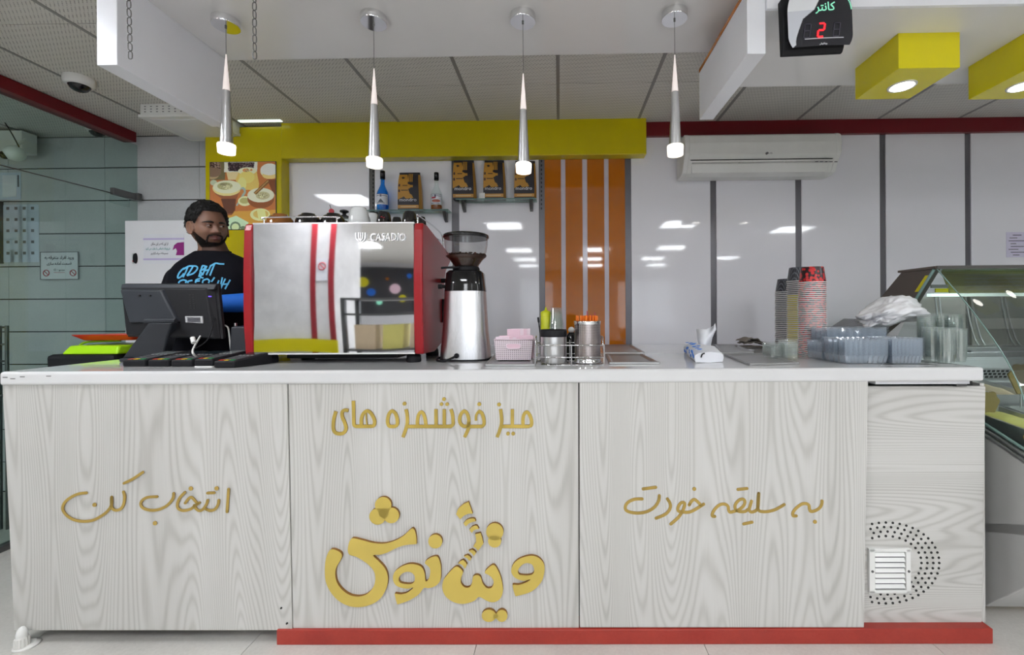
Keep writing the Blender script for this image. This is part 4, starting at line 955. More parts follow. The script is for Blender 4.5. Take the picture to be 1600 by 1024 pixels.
bag(727, zs2, 251, 35, 'black coffee bag at the left end of the higher shelf', -.008); bag(773.5, zs2, 251, 34, 'black coffee bag in the middle of the higher shelf', -.004); bag(821, zs2, 252, 34, 'black coffee bag at the right end of the higher shelf, behind a lamp', .0)
q = WF.p(753.5, 305.5, WALL - .09); T = thing('price_card', 'tiny white card beside the middle coffee bag', 'card', (q.x, WALL - .09, zs2 + .0005), WF)
build(MB().box((q.x - .017, WALL - .091, zs2 + .0005), (q.x + .017, WALL - .089, zs2 + .039)), 'card', 'white_plastic', T)

# electrical cabinet
YC = WALL2 - .17
a = WF.p(195, 345, YC); zb_ = 1.02
T = thing('wall_cabinet', 'white metal wall cabinet with a lock and notice behind the man', 'cabinet', (a.x + .3, WALL2, zb_), WF)
x1_ = WF.p(322, 400, YD).x - .012
build(MB().box((a.x + .008, YC + .02, zb_), (x1_, WALL2 - .001, a.z - .006)), 'housing', 'white_plastic', T, bevel=.003)
build(MB().box((a.x, YC, zb_ - .005), (x1_ - .004, YC + .018, a.z)), 'door', 'white_gloss', T, bevel=.003)
q = WF.p(210, 404, YC)
lk = build(MB().box((q.x - .011, YC - .006, q.z - .034), (q.x + .004, YC, q.z + .034)), 'lock_plate', 'steel', T, bevel=.001)
build(MB().lathe([(.0, .012), (.010, .012), (.012, 0)], (q.x + .012, YC - .002, q.z), 20, ax='y', sy=3.0).xf(Matrix()), 'lock_knob', 'black_plastic', T)
build(MB().box((q.x - .007, YC - .007, q.z - .024), (q.x + 0, YC - .006, q.z - .012)), 'lock_mark', 'ink_red', T)
def sheet(pa, ya, pb, yb, y, name, label, cat, m='paper', th=.0012):
    a, b = WF.p(pa, ya, y), WF.p(pb, yb, y)
    T = thing(name, label, cat, ((a.x + b.x) / 2, y, b.z), WF); build(MB().box((a.x, y - th, b.z), (b.x, y, a.z)), 'sheet', m, T); return T, a, b
T, a, b = sheet(224, 366, 288, 412, YC - .001, 'notice', 'lilac and white notice taped on the white cabinet door', 'notice', 'paper')
w_ = b.x - a.x; h_ = a.z - b.z; y = YC - .0028
def band(x0, z0, x1, z1, m, nm='band'): build(MB().box((a.x + w_ * x0, y, b.z + h_ * z0), (a.x + w_ * x1, y + .0005, b.z + h_ * z1)), nm, m, T)
mat('lilac', (.55, .48, .72), .6); mat('purple', (.28, .02, .20), .6); mat('teal_ink', (.02, .30, .28), .6)
band(0, .80, 1, .86, 'lilac'); band(0, .12, 1, .18, 'lilac')
PX = [(.72, .45), (.76, .62), (.84, .70), (1, .72), (1, .28), (.80, .28), (.83, .42), (.80, .52)]
build(MB().prism([(a.x + w_ * u, y - .0004, b.z + h_ * v) for u, v in PX], (0, .0006, 0)), 'purple_profile', 'purple', T)
build(text_mb('از این که در این مکان', w_ * .42, (a.x + w_ * .40, y, b.z + h_ * .66), h_ * .11, .0004, arabic=True, off=.008), 'text_line', 'ink', T)
build(text_mb('شئونات اسلامی را رعایت می کنید', w_ * .60, (a.x + w_ * .36, y, b.z + h_ * .50), h_ * .10, .0004, arabic=True, off=.008), 'text_line', 'teal_ink', T)
build(text_mb('صمیمانه سپاسگزاریم', w_ * .42, (a.x + w_ * .40, y, b.z + h_ * .34), h_ * .11, .0004, arabic=True, off=.008), 'text_line', 'ink', T)

# papers on the stone wall (left)
T, a, b = sheet(0, 270, 33, 312, WALL2 - .001, 'document_sleeve', 'clear sleeve with a printed sheet, highest on the left wall', 'paper', 'paper_blue')
build(MB().box((a.x + .02, WALL2 - .004, b.z + .02), (b.x - .03, WALL2 - .0022, a.z - .02)), 'inner_sheet', 'paper', T)
build(MB().box((b.x - .02, WALL2 - .006, b.z + .09), (b.x - .014, WALL2 - .002, a.z - .02)), 'clip', 'strip_grey', T)
T, a, b = sheet(6, 320, 59, 405, WALL2 - .001, 'label_sheet', 'large pale blue sheet of small stickers on the left wall', 'paper', 'paper_blue')
for i in range(4):
    for j in range(5):
        x = a.x + (b.x - a.x) * (.13 + .245 * i); z = a.z + (b.z - a.z) * (.07 + .205 * j)
        build(MB().box((x - .012, WALL2 - .0032, z - .010), (x + .010, WALL2 - .0022, z + .010)), 'sticker_mark', 'strip_grey', T)
        build(MB().box((x - .045, WALL2 - .0028, z - .065), (x + .045, WALL2 - .0021, z + .022)), 'sticker', 'paper_sticker', T)
T, a, b = sheet(63, 394, 123, 437, WALL2 - .012, 'warning_sign', 'framed Persian no-entry notice with two prohibition circles on the stone wall', 'sign', 'paper')
y = WALL2 - .0136; w_ = b.x - a.x; h_ = a.z - b.z
mb = MB(); t = .004
for bx in ((a.x, b.z, b.x, b.z + t), (a.x, a.z - t, b.x, a.z), (a.x, b.z, a.x + t, a.z), (b.x - t, b.z, b.x, a.z)): mb.box((bx[0], y - .001, bx[1]), (bx[2], y + .0005, bx[3]))
build(mb, 'border', 'strip_grey', T)
build(text_mb('ورود افراد متفرقه به', w_ * .76, (a.x + w_ * .5, y, b.z + h_ * .78), h_ * .16, .0006, arabic=True, off=.01), 'text_line', 'ink', T)
build(text_mb('قسمت آماده سازی', w_ * .64, (a.x + w_ * .5, y, b.z + h_ * .58), h_ * .15, .0006, arabic=True, off=.01), 'text_line', 'ink', T)
build(text_mb('ممنوع ○', w_ * .28, (a.x + w_ * .5, y, b.z + h_ * .34), h_ * .11, .0006, arabic=True, off=.01), 'text_line', 'ink', T)
build(MB().box((a.x + w_ * .36, y, b.z + h_ * .25), (a.x + w_ * .64, y + .0004, b.z + h_ * .265)), 'underline', 'ink_red', T)
for u in (.16, .86):
    c = Vector((a.x + w_ * u, y, b.z + h_ * .24)); R = .021
    mb = MB().tube([(c.x + R * math.cos(i * PI / 12), y, c.z + R * math.sin(i * PI / 12)) for i in range(24)], .0028, 6, True).tube([(c.x - R * .7, y, c.z + R * .7), (c.x + R * .7, y, c.z - R * .7)], .0025, 6)
    build(mb, 'prohibition_circle', 'ink_red', T)
T, a, b = sheet(-60, 316, 6, 412, WALL2 - .001, 'notice_board', 'dark notice board with a yellow edge cut by the left side of the view', 'board', 'strip_dark', .02)
build(MB().box((b.x - .012, WALL2 - .0235, b.z), (b.x - .005, WALL2 - .0205, a.z)), 'edge_strip', 'lime_yellow', T)

# clamp and rod on the glass partition
q0, q1 = WF.x(174, 299, GX + .06), WF.x(208, 305, GX + .06)
T = thing('glass_clamp', 'steel patch clamp and thin rod at the end of the glass partition', 'clamp', (GX + .06, q1.y, q1.z), WF)
build(MB().hexa([(GX + .05, q0.y, q0.z - .02), (GX + .078, q0.y, q0.z - .02), (GX + .078, q0.y, q0.z + .025), (GX + .05, q0.y, q0.z + .025)], [(GX + .05, q1.y, q0.z - .02), (GX + .078, q1.y, q0.z - .02), (GX + .078, q1.y, q0.z + .025), (GX + .05, q1.y, q0.z + .025)]), 'clamp_body', 'dark_metal', T, bevel=.002)
build(MB().box((GX + .048, q0.y + .0, q0.z - .075), (GX + .056, q1.y - .02, q0.z - .028)), 'wrapped_end', 'glass_clear', T)
build(MB().box((GX + .03, q1.y, q0.z - .02), (GX + .095, q1.y + .03, q0.z + .03)), 'wall_block', 'dark_metal', T, bevel=.002)
build(MB().cyl(WF.x(175, 302, GX + .064), WF.x(-60, 243, GX + .064), .0035, n=8), 'rod', 'dark_metal', T)
# notice at far right
T, a, b = sheet(1572, 363, 1606, 402, WALL - .002, 'price_notice', 'white printed sheet on the wall at the right edge of the view', 'paper', 'paper_lilac')
for i, (u0, u1) in enumerate(((.3, .7), (.15, .5), (.1, .9), (.2, .45), (.2, .8), (.1, .55), (.2, .85), (.3, .6))):
    z = a.z - .02 - i * .019
    build(MB().box((a.x + (b.x - a.x) * u0, WALL - .0042, z - .002), (a.x + (b.x - a.x) * u1, WALL - .0032, z + .002)), 'printed_line', 'ink', T)
# bin and rack at left
q = ZF.p(163, 548, 2.45); bz = q.z - .01
T = thing('waste_bin', 'black waste bin with a lime green lid left of the counter', 'bin', (q.x, 2.5, 0), ZF)
build(MB().hexa([(q.x - .15, 2.33, 0), (q.x + .16, 2.33, 0), (q.x + .16, 2.62, 0), (q.x - .15, 2.62, 0)], [(q.x - .17, 2.31, bz), (q.x + .19, 2.31, bz), (q.x + .19, 2.64, bz), (q.x - .17, 2.64, bz)]), 'bin_body', 'black_plastic', T, bevel=.02)
lid = build(MB().hexa([(q.x - .10, 2.32, bz), (q.x + .20, 2.32, bz), (q.x + .20, 2.62, bz), (q.x - .10, 2.62, bz)], [(q.x - .075, 2.34, bz + .045), (q.x + .19, 2.34, bz + .045), (q.x + .19, 2.6, bz + .045), (q.x - .075, 2.6, bz + .045)]), 'lid', 'lime', T, bevel=.01, seg=3)
build(MB().tube(smooth_pts([(q.x - .085, 2.40, bz + .04), (q.x - .06, 2.42, bz + .06), (q.x + .1, 2.44, bz + .065)]), .006), 'lid_rim', 'lime', lid)
T = thing('tray_lid', 'red plastic lid lying on top of the lime green bin lid', 'lid', (q.x + .07, 2.48, bz + .047), ZF)
build(MB().hexa([(q.x - .04, 2.38, bz + .070), (q.x + .22, 2.38, bz + .070), (q.x + .22, 2.58, bz + .070), (q.x - .04, 2.58, bz + .070)], [(q.x - .085, 2.35, bz + .102), (q.x + .25, 2.35, bz + .102), (q.x + .25, 2.62, bz + .102), (q.x - .085, 2.62, bz + .098)]), 'lid', 'red_lid', T, bevel=.006)
q = ZF.p(5, 540, 2.6)
T = thing('metal_rack', 'dark metal rack standing behind the glass at the far left edge', 'rack', (q.x, 2.6, 0), ZF)
zt_ = ZF.p(5, 509, 2.6).z
for x in (-.02, .022): build(MB().cyl((q.x + x, 2.6, 0), (q.x + x, 2.6, zt_), .009), 'post', 'dark_metal', T)
for k in range(5): z = zt_ - .01 - k * .10; build(MB().cyl((q.x - .35, 2.6, z), (q.x + .022, 2.6, z), .006), 'bar', 'dark_metal', T)

# reflected hall: pillar with red corners, yellow skirting and a shelf unit behind the camera
T = thing('pillar', 'white marble pillar with red corner strips in the hall behind the camera', 'pillar', (-2.95, -1.2, 0), ZF)
build(MB().box((-3.6, -1.6, 0), (-2.33, -1.0, CEIL)), 'shaft', 'marble', T)
for x in (-2.57, -2.36): build(MB().box((x - .03, -1.0, 0), (x + .03, -.985, CEIL)), 'corner_strip', 'red_strip', T)
build(MB().box((-3.62, -.98, .84), (-2.31, -.96, .98)), 'yellow_band', 'yellow_box', T)
T = thing('no_smoking_sign', 'small white no smoking sheet on the marble pillar behind the camera', 'sign', (-2.46, -.984, 1.72), ZF)
build(MB().box((-2.53, -.998, 1.62), (-2.40, -.990, 1.86)), 'sheet', 'paper', T)
build(MB().tube([(-2.465 + .04 * math.cos(i * PI / 12), -.988, 1.78 + .04 * math.sin(i * PI / 12)) for i in range(24)], .006, 6, True).tube([(-2.493, -.988, 1.808), (-2.437, -.988, 1.752)], .005, 6), 'prohibition_circle', 'ink_red', T)
g = 'warm bulbs hanging in the hall behind the camera'
for i, (px, py) in enumerate(((1391, 366), (1453, 380), (1522, 366), (1556, 364))):
    dd = 7.4; q = Vector(((px - CX) * dd / F, 6.0 - dd, H + (490 - py) * dd / F)); T = thing('hanging_bulb', ('leftmost', 'lowest', 'second rightmost', 'rightmost')[i] + ' warm glowing bulb hanging in the hall behind the camera', 'lamp', q, ZF, g)
    build(MB().sph(q, .035, 16, 10), 'bulb', 'led_warm', T); build(MB().cyl(q + Vector((0, 0, .03)), (q.x, q.y, CEIL), .003, n=6), 'cord', 'black_plastic', T)
T = thing('shelf_unit', 'dark framed shelf unit with boxes in the hall behind the camera', 'shelf', (-1.7, -.9, 0), ZF)
for x in (-2.05, -1.1):
    for yy in (-.9, -.6): build(MB().box((x - .02, yy - .02, 0), (x + .02, yy + .02, 1.42)), 'post', 'dark_metal', T)
for z in (.9, 1.25, 1.40): build(MB().box((-2.07, -.92, z), (-1.08, -.58, z + .02)), 'shelf_board', 'dark_metal', T)
for k, m in enumerate(('gelato_cream', 'gelato_yellow', 'gelato_cream')): build(MB().box((-1.98 + k * .27, -.85, .92), (-1.78 + k * .27, -.65, 1.16)), 'box', m, T)
T = thing('wall_mural', 'black mural board with coloured dots on the hall wall behind the camera', 'mural', (-4.0, Y0 + .02, 1.3), WF)
build(MB().box((-4.95, Y0 + .01, 1.3), (-2.4, Y0 + .05, 2.42)), 'board', 'charcoal', T)
for k in range(14):
    x, z, r = -4.8 + .17 * k, 1.5 + .8 * ((k * 7) % 10) / 10, .03 + .03 * ((k * 3) % 4)
    build(MB().cyl((x, Y0 + .05, z), (x, Y0 + .06, z), r, n=20), 'painted_dot', ('pink', 'yellow_box', 'sleeve_blue', 'mint', 'orange_glass')[k % 5], T)
for wx in (-1.0, 2.6):
    T = thing('shop_window', 'bright shop window in the hall wall behind the camera, ' + ('left' if wx < 0 else 'right'), 'window', (wx, Y0, .9), WF)
    build(MB().box((wx - .8, Y0 + .005, .8), (wx + .8, Y0 + .02, 2.2)), 'pane', 'sun_window', T)
    build(MB().box((wx - .85, Y0 + .02, .75), (wx + .85, Y0 + .05, .8)).box((wx - .03, Y0 + .02, .8), (wx + .03, Y0 + .05, 2.2)), 'frame', 'dark_metal', T)
# ================================================================== ON THE COUNTER
def K(px, py): return KF.z(px, py, KTOP)
ZK = KTOP
# ---------------------------------------------- espresso machine
yF = 1.885
a = KF.p(397, 350, yF); b = KF.p(648, 553, yF); zt_, zb_ = a.z, KF.p(520, 552, yF).z; x0, x1 = a.x, b.x
DM = .50
T = thing('espresso_machine', 'large espresso machine with mirrored steel back and red side cheeks', 'espresso machine', ((x0 + x1) / 2, yF + DM / 2, ZK), KF)
# mirrored back plate, gently swelling like a real pressed panel
mb = MB(); nx, nz = 40, 24
def plate(u, v): return (x0 + (x1 - x0) * u, yF - .005 - .0006 * math.sin(PI * v) * math.sin(2 * PI * u), zb_ + (zt_ - zb_) * v)
V = [plate(i / nx, j / nz) for j in range(nz + 1) for i in range(nx + 1)]
mb.add(V, [(j * (nx + 1) + i, j * (nx + 1) + i + 1, (j + 1) * (nx + 1) + i + 1, (j + 1) * (nx + 1) + i) for j in range(nz) for i in range(nx)], True)
bp = build(mb, 'back_plate', 'mirror_steel', T)
build(MB().box((x0 - .002, yF - .006, zt_ - .003), (x1 + .002, yF + .004, zt_ + .003)), 'plate_rim', 'steel_h', T)
build(MB().box((x0 - .002, yF - .006, zb_ - .005), (x1 + .002, yF + .004, zb_ + .001)), 'plate_rim', 'white_plastic', T)
build(MB().box((x0, yF + .006, zb_), (x1, yF + DM * .82, zt_ - .002)), 'body', 'dark_metal', T)
build(MB().box((x0, yF + .006, zt_ - .002), (x1, yF + DM * .92, zt_ + .001)), 'cup_tray', 'steel_h', T)
def cheek(xa, xb):
    pr = [(yF - .004, zb_ - .006), (yF - .016, zb_ + .12), (yF - .018, zb_ + .34), (yF - .010, zt_ - .03), (yF + .0, zt_), (yF + .06, zt_ + .002), (yF + DM, zt_ - .07), (yF + DM, zt_ - .11), (yF + DM * .80, zt_ - .17), (yF + DM * .72, zt_ - .26), (yF + DM * .74, zb_ + .17), (yF + DM * .84, zb_ + .09), (yF + DM * .86, zb_ + .05), (yF + .18, zb_ - .01)]
    mb = MB(); A = [(xa, y, z) for y, z in pr]; B = [(xb, y, z) for y, z in pr]; n = len(A)
    mb.add(A + B, [tuple(range(n)), tuple(range(2 * n - 1, n - 1, -1))] + [(i, (i + 1) % n, n + (i + 1) % n, n + i) for i in range(n)], False)
    return build(mb, 'side_cheek', 'red_plastic', T, bevel=.007, seg=3)
xcl = KF.p(383.5, 450, yF).x; xcr = KF.p(662, 450, yF).x
cheek(xcl, x0 - .001); cheek(x1 + .001, xcr)
for x in (x0 + .035, x1 - .02):
    for y in (yF + .05, yF + DM * .7):
        build(MB().lathe([(.030, 0), (.032, .006), (.030, .030), (.026, .032), (.026, zb_ - ZK)], (x, y, ZK), 28), 'foot', 'black_plastic', T)
build(MB().box((x0 + .09, yF + .08, zb_ - .03), (x1 - .10, yF + .35, zb_ - .001)), 'drip_drain', 'black_plastic', T)
build(MB().box((x1 + .002, yF + DM * .62, zb_ + .12), (xcr + .016, yF + DM * .82, zb_ + .24)), 'steam_knob_box', 'black_plastic', T, bevel=.01)
build(MB().cyl((xcr, yF + DM * .6, zb_ + .33), (xcr + .045, yF + DM * .6, zb_ + .33), .011, n=14), 'knob', 'black_plastic', T)
# raised name
yy = yF - .0075
lg = KF.p(616, 371, yF); 
build(text_mb('CASADIO', KF.p(635, 371, yF).x - KF.p(580, 371, yF).x, (KF.p(607.5, 371, yF).x, yy, lg.z), .034, .005, off=.012, shear=.12), 'lettering', 'bright_metal', T)
c = KF.p(565, 371.5, yF)
mb = MB()
def lT(x, y): return Vector((c.x + x, yy - .004, c.z + y))
E4 = Vector((0, .004, 0))
build(MB(), 'x', 'chrome', T) if False else None
mb = MB(); add_stroke(mb, [(-.020, .020), (-.019, -.004), (-.010, -.017), (0, -.020), (.010, -.017), (.019, -.004), (.020, .020)], .0045, lT, E4, False); mb.m = [0] * len(mb.m); build(mb, 'emblem', 'bright_metal', T)
mb = MB(); add_stroke(mb, [(-.009, .020), (-.008, -.002), (-.004, -.010), (0, -.012), (.004, -.010), (.008, -.002), (.009, .020)], .004, lT, E4, False); mb.m = [0] * len(mb.m); build(mb, 'emblem', 'bright_metal', T)
mb = MB(); add_stroke(mb, [(0, .018), (0, -.017)], .004, lT, E4, False); mb.m = [0] * len(mb.m); build(mb, 'emblem', 'bright_metal', T)
# cup rail on top
def rail(P, h): build(MB().tube(smooth_pts(P, k=5), .0035, 8), 'cup_rail', 'chrome', T)
q0, q1 = KF.p(413, 340, yF + .05), KF.p(526, 339, yF + .05); zr = q0.z
rail([(q0.x, yF + .05, zt_), (q0.x, yF + .05, zr - .01), (q0.x + .012, yF + .05, zr), (q1.x - .012, yF + .05, zr), (q1.x, yF + .05, zr - .01), (q1.x, yF + .05, zt_)], 0)
xr = x1 - .0
rail([(xr, yF + .05, zt_), (xr, yF + .055, zr - .004), (xr, yF + .07, zr + .006), (xr + .005, yF + DM * .8, zr - .0), (xr + .005, yF + DM * .95, zr - .03), (xr + .005, yF + DM * .95, zt_ - .03)], 0)
# items on the machine
def cup(px, py_top, wpx, dy, m, label, hs=1., group='cups upside down on the espresso machine', kind='cup', name='coffee_cup', rz=.4):
    y = yF + dy; q = KF.p(px, py_top, y); r = wpx / 2 * y / F; h = q.z - zt_ - .0012; B = (q.x, y, zt_ + .0012)
    T = thing(name, label, 'cup', B, KF, group)
    if kind == 'cup': pr = [(r, 0), (r * 1.0, h * .05), (r * .93, h * .35), (r * .78, h * .82), (r * .66, h * .93), (r * .60, h), (r * .54, h), (r * .50, h * .93), (.0001, h * .92)]
    else: pr = [(r, 0), (r, h * .25), (r * .90, h * .62), (r * .70, h * .86), (r * .5, h * .93), (r * .48, h), (r * .42, h), (r * .40, h * .94), (.0001, h * .93)]
    build(MB().lathe(pr, B, 32), 'bowl', m, T)
    mb = MB(); hx, hy = math.cos(rz), math.sin(rz)
    P = [(B[0] + hx * d_, B[1] + hy * d_, B[2] + z_) for d_, z_ in ((r * .88, h * .22), (r * 1.22, h * .2), (r * 1.32, h * .42), (r * 1.15, h * .66), (r * .80, h * .70))]
    build(MB().tube(smooth_pts(P), r * .09, 8), 'handle', m, T); return T
cup(438, 335.5, 42, .16, 'brown_ceramic', 'brown cup upside down at the left end of the espresso machine top', kind='b', rz=2.3)
cup(482, 334.5, 40, .16, 'black_ceramic', 'wide black cup upside down next to the brown cup', kind='b', rz=2.2)
cup(521, 334.5, 40, .19, 'black_ceramic', 'wide black cup upside down under the end of the chrome cup rail', kind='b', rz=1.0)
cup(561, 325, 34, .10, 'white_ceramic', 'tall white cup upside down in the middle of the machine top', rz=1.2)
cup(581, 334, 26, .27, 'white_ceramic', 'small white cup half hidden right of the tall white cup', rz=1.5)
t = cup(600, 332, 25, .10, 'black_ceramic', 'left one of the two tall black cups on the machine, with a red mark', rz=1.8)
c = KF.p(602, 342.5, yF + .10); rr = 12.5 * (yF + .1) / F
build(MB().tube(smooth_pts([(c.x - .008, yF + .10 - rr * .92, c.z), (c.x - .003, yF + .10 - rr * .93, c.z + .005), (c.x + .004, yF + .10 - rr * .93, c.z - .002), (c.x + .010, yF + .10 - rr * .90, c.z + .002)]), .0012), 'red_mark', 'ink_red', t)
cup(640, 331, 25, .10, 'black_ceramic', 'right one of the two tall black cups on the machine', rz=1.2)
cup(620, 340, 18, .23, 'black_ceramic', 'small black cup between the two tall black cups', rz=1.5); cup(658, 339.5, 18, .22, 'black_ceramic', 'small black cup beside the side rail of the machine', rz=1.5)
y = yF + .30; q = KF.p(538, 330, y); B = (q.x, y, zt_ + .0012); h = q.z - zt_
T = thing('glass_jar', 'clear jar with a black knob lid behind the cups on the machine', 'jar', B, KF)
build(MB().lathe([(.028, 0), (.030, .01), (.030, h * .6), (.022, h * .72)], B, 24), 'glass', 'glass_clear', T)
build(MB().lathe([(.024, h * .72), (.026, h * .76), (.008, h * .84), (.010, h * .90), (.021, h * .94), (.021, h), (.012, h * 1.03), (.0001, h * 1.04)], B, 24), 'lid', 'black_gloss', T)
q = KF.p(518.5, 330.5, y - .02); B = (q.x, y - .02, zt_ + .0012)
T = thing('lollipop_stirrer', 'stirrer with a round red tag standing behind the black cups', 'stirrer', B, KF)
build(MB().tube([B, (q.x - .001, y - .02, q.z), (q.x - .010, y - .02, KF.p(516, 320, y - .02).z)], .0015), 'stick', 'black_plastic', T)
build(MB().cyl((q.x, y - .026, q.z), (q.x, y - .02, q.z), .0125, n=24), 'tag', 'ink_red', T)

# ---------------------------------------------- grinder
B = K(728, 564) ; B = Vector((KF.p(728, 500, 2.03).x, 2.03, ZK)); sc = 2.03 / F
T = thing('coffee_grinder', 'silver coffee grinder with a clear hopper half full of beans', 'coffee grinder', B, KF)
def zz(py): return KF.p(728, py, 2.03).z
zb_g, zm, zc_g, zh0, zh1 = ZK, zz(456), zz(424), zz(424), zz(370)
def rr_(hw, hd, z, n=28, e=3.2, ox=0., oy=0.):
    out_ = []
    for i in range(n):
        a_ = 2 * PI * i / n; c_, s_ = math.cos(a_), math.sin(a_)
        out_.append((B.x + ox + hw * math.copysign(abs(c_) ** (2 / e), c_), B.y + oy + hd * math.copysign(abs(s_) ** (2 / e), s_), z))
    return out_
def loft(R, m, name, par, smooth=True):
    n = len(R[0]); mb = MB(); V = [v for r in R for v in r]
    mb.add(V, [(j * n + i, j * n + (i + 1) % n, (j + 1) * n + (i + 1) % n, (j + 1) * n + i) for j in range(len(R) - 1) for i in range(n)], smooth)
    mb.add(R[0], [tuple(range(n - 1, -1, -1))], False); mb.add(R[-1], [tuple(range(n))], False); return build(mb, name, m, par)
ws = sc
loft([rr_(37.5 * ws, .100, zb_g + .004), rr_(37.5 * ws, .100, zb_g + .03), rr_(34 * ws, .088, zb_g + .14), rr_(31 * ws, .080, zm)], 'alu', 'body', T)
loft([rr_(38.5 * ws, .102, zb_g), rr_(38.5 * ws, .102, zb_g + .008)], 'black_plastic', 'base', T)
loft([rr_(31.5 * ws, .081, zm), rr_(30.5 * ws, .078, zm + .03), rr_(29 * ws, .074, zc_g - .012), rr_(25 * ws, .064, zc_g)], 'black_gloss', 'motor_cap', T)
build(MB().lathe([(.056, zc_g - .006), (.060, zc_g), (.060, zc_g + .012), (.055, zc_g + .020)], (B.x + .004, B.y, 0), 32), 'adjusting_collar', 'black_plastic', T)
C = (B.x + .003, B.y, 0); hp = [(.052, zc_g + .015), (.058, zc_g + .026), (.074, zc_g + .050), (.092, zc_g + .088), (.098, zc_g + .12), (.099, zh1 - .006)]
build(MB().shell(hp, C, 36), 'hopper', 'glass_hopper', T)
bl = zz(401)
bp_ = [(r - .003, z) for r, z in hp if z < bl]; bp_.append((.092, bl)); 
bm_ = MB().lathe([(.001, bp_[0][1])] + bp_ + [(.06, bl + .004), (.001, bl + .006)], C, 30); beans = build(bm_, 'coffee_beans', 'beans', T)
rnd = random.Random(5); mb = MB()
for _ in range(150):
    a_, r_ = rnd.random() * 2 * PI, .088 * math.sqrt(rnd.random()); mb.sph((C[0] + r_ * math.cos(a_), C[1] + r_ * math.sin(a_), bl + .004 + rnd.random() * .006), .0065, 6, 4, (1, .7, .6))
build(mb, 'bean_layer', 'beans', T, kind='stuff')
build(MB().lathe([(.1015, zh1 - .010), (.104, zh1 - .006), (.104, zh1 + .004), (.098, zh1 + .008), (.07, zh1 + .010), (.001, zh1 + .011)], C, 40), 'hopper_lid', 'black_gloss', T)
build(MB().tube([(B.x - .02, B.y - .06, zc_g + .012), (B.x - .075, B.y - .07, zc_g + .010), (B.x - .095, B.y - .07, zc_g + .008)], .005), 'latch_lever', 'black_plastic', T)
q = KF.p(692, 448, 2.0); build(MB().cyl((q.x + .035, 2.0, q.z), (q.x - .02, 2.0, q.z), .008).cyl((q.x - .004, 2.0, q.z), (q.x - .020, 2.0, q.z), .011), 'side_knob', 'black_plastic', T)
q = KF.p(714, 556, 1.935)
pl = build(MB().cyl((q.x, 1.922, q.z), (q.x, 1.938, q.z), .011, n=20), 'cable_grommet', 'black_plastic', T)
build(MB().tube(smooth_pts([(q.x, 1.925, q.z), (q.x - .02, 1.905, q.z - .010), (q.x - .045, 1.90, ZK + .006), (q.x - .085, 1.93, ZK + .005), (q.x - .092, 1.99, ZK + .012), (q.x - .07, 2.08, ZK + .004)]), .005), 'power_cable', 'black_plastic', T)

# ---------------------------------------------- pink basket on a steel tray
def tray(name, label, pa, pb, pc, pd, m='case_steel', lip=.009, grp=None, well=True):
    """four photo corners on the worktop, front-left first"""
    P = [K(*pa), K(*pb), K(*pc), K(*pd)]; c = sum(P, Vector()) / 4
    T = thing(name, label, 'tray', (c.x, c.y, ZK), KF, grp)
    up = Vector((0, 0, lip)); inn = [p.lerp(c, .10) for p in P]; inn2 = [p.lerp(c, .20) for p in P]
    mb = MB(); V = [p for p in P] + [p + up for p in P] + [p + up for p in inn] + [p + up * .25 for p in inn2]
    f = []
    for i in range(4):
        j = (i + 1) % 4; f += [(i, j, 4 + j, 4 + i), (4 + i, 4 + j, 8 + j, 8 + i), (8 + i, 8 + j, 12 + j, 12 + i)]
    f += [(12, 13, 14, 15), (3, 2, 1, 0)]
    mb.add(V, f, False); build(mb, 'tray_body', m, T, bevel=.0015); return T, P, c
T, P_, c = tray('steel_tray', 'flat steel tray under the pink basket', (758, 573), (836, 573), (832, 556), (772, 556))
yB = c.y - .01; xa, xb = KF.p(772, 560, yB - .05).x, KF.p(833, 560, yB - .05).x; zb_ = ZK + .0075; hb = KF.p(800, 531, yB - .05).z - zb_
T = thing('pink_basket', 'small pink perforated plastic basket full of pink packets', 'basket', ((xa + xb) / 2, yB, zb_), KF)
mb = MB(); t = .0025; ins = .010
Lo = [(xa + ins, yB - .045, zb_), (xb - ins, yB - .045, zb_), (xb - ins, yB + .045, zb_), (xa + ins, yB + .045, zb_)]; Hi = [(xa, yB - .052, zb_ + hb), (xb, yB - .052, zb_ + hb), (xb, yB + .052, zb_ + hb), (xa, yB + .052, zb_ + hb)]
mb.add(Lo + Hi, [(0, 1, 5, 4), (1, 2, 6, 5), (2, 3, 7, 6), (3, 0, 4, 7), (3, 2, 1, 0)], False)
bk = build(mb, 'basket_wall', 'perforated_pink', T, solid=.002)
build(MB().tube([Vector(p) for p in Hi], .003, 6, True), 'rim', 'pink_light', T)
cx_ = (xa + xb) / 2; zc_ = zb_ + hb * .68; yf_ = yB - .0525
pts = [(cx_ + .030 * math.copysign(abs(math.cos(a_)) ** .5, math.cos(a_)), yf_, zc_ + .011 * math.copysign(abs(math.sin(a_)) ** .5, math.sin(a_))) for a_ in [2 * PI * i / 24 for i in range(24)]]
build(MB().prism(pts[::-1], (0, .003, 0)), 'handle_opening', 'pink', T); build(MB().tube(pts, .0022, 6, True), 'handle_rim', 'pink_light', T)
zt_p = KF.p(800, 514, yB).z
for k in range(9):
    x = xa + .012 + (xb - xa - .05) * k / 8; tall = k in (3, 4, 5, 6)
    T = thing('pink_packet', 'pink paper packet standing in the pink basket', 'packet', (x + .02, yB + (.025 if tall else -.01), zb_ + .004), KF, 'pink packets in the basket')
    zt2 = (zt_p - .002 * (k % 2)) if tall else (zb_ + hb + .012 + .005 * math.sin(k * 2))
    y_ = yB + (.012 + .004 * (k - 3) if tall else -.038 + .004 * k)
    build(MB().box((x - .006, y_ - .0015, zb_ + .004), (x + .052, y_ + .0015, zt2)), 'packet', 'pink' if k % 2 else 'pink_light', T, bevel=.001)

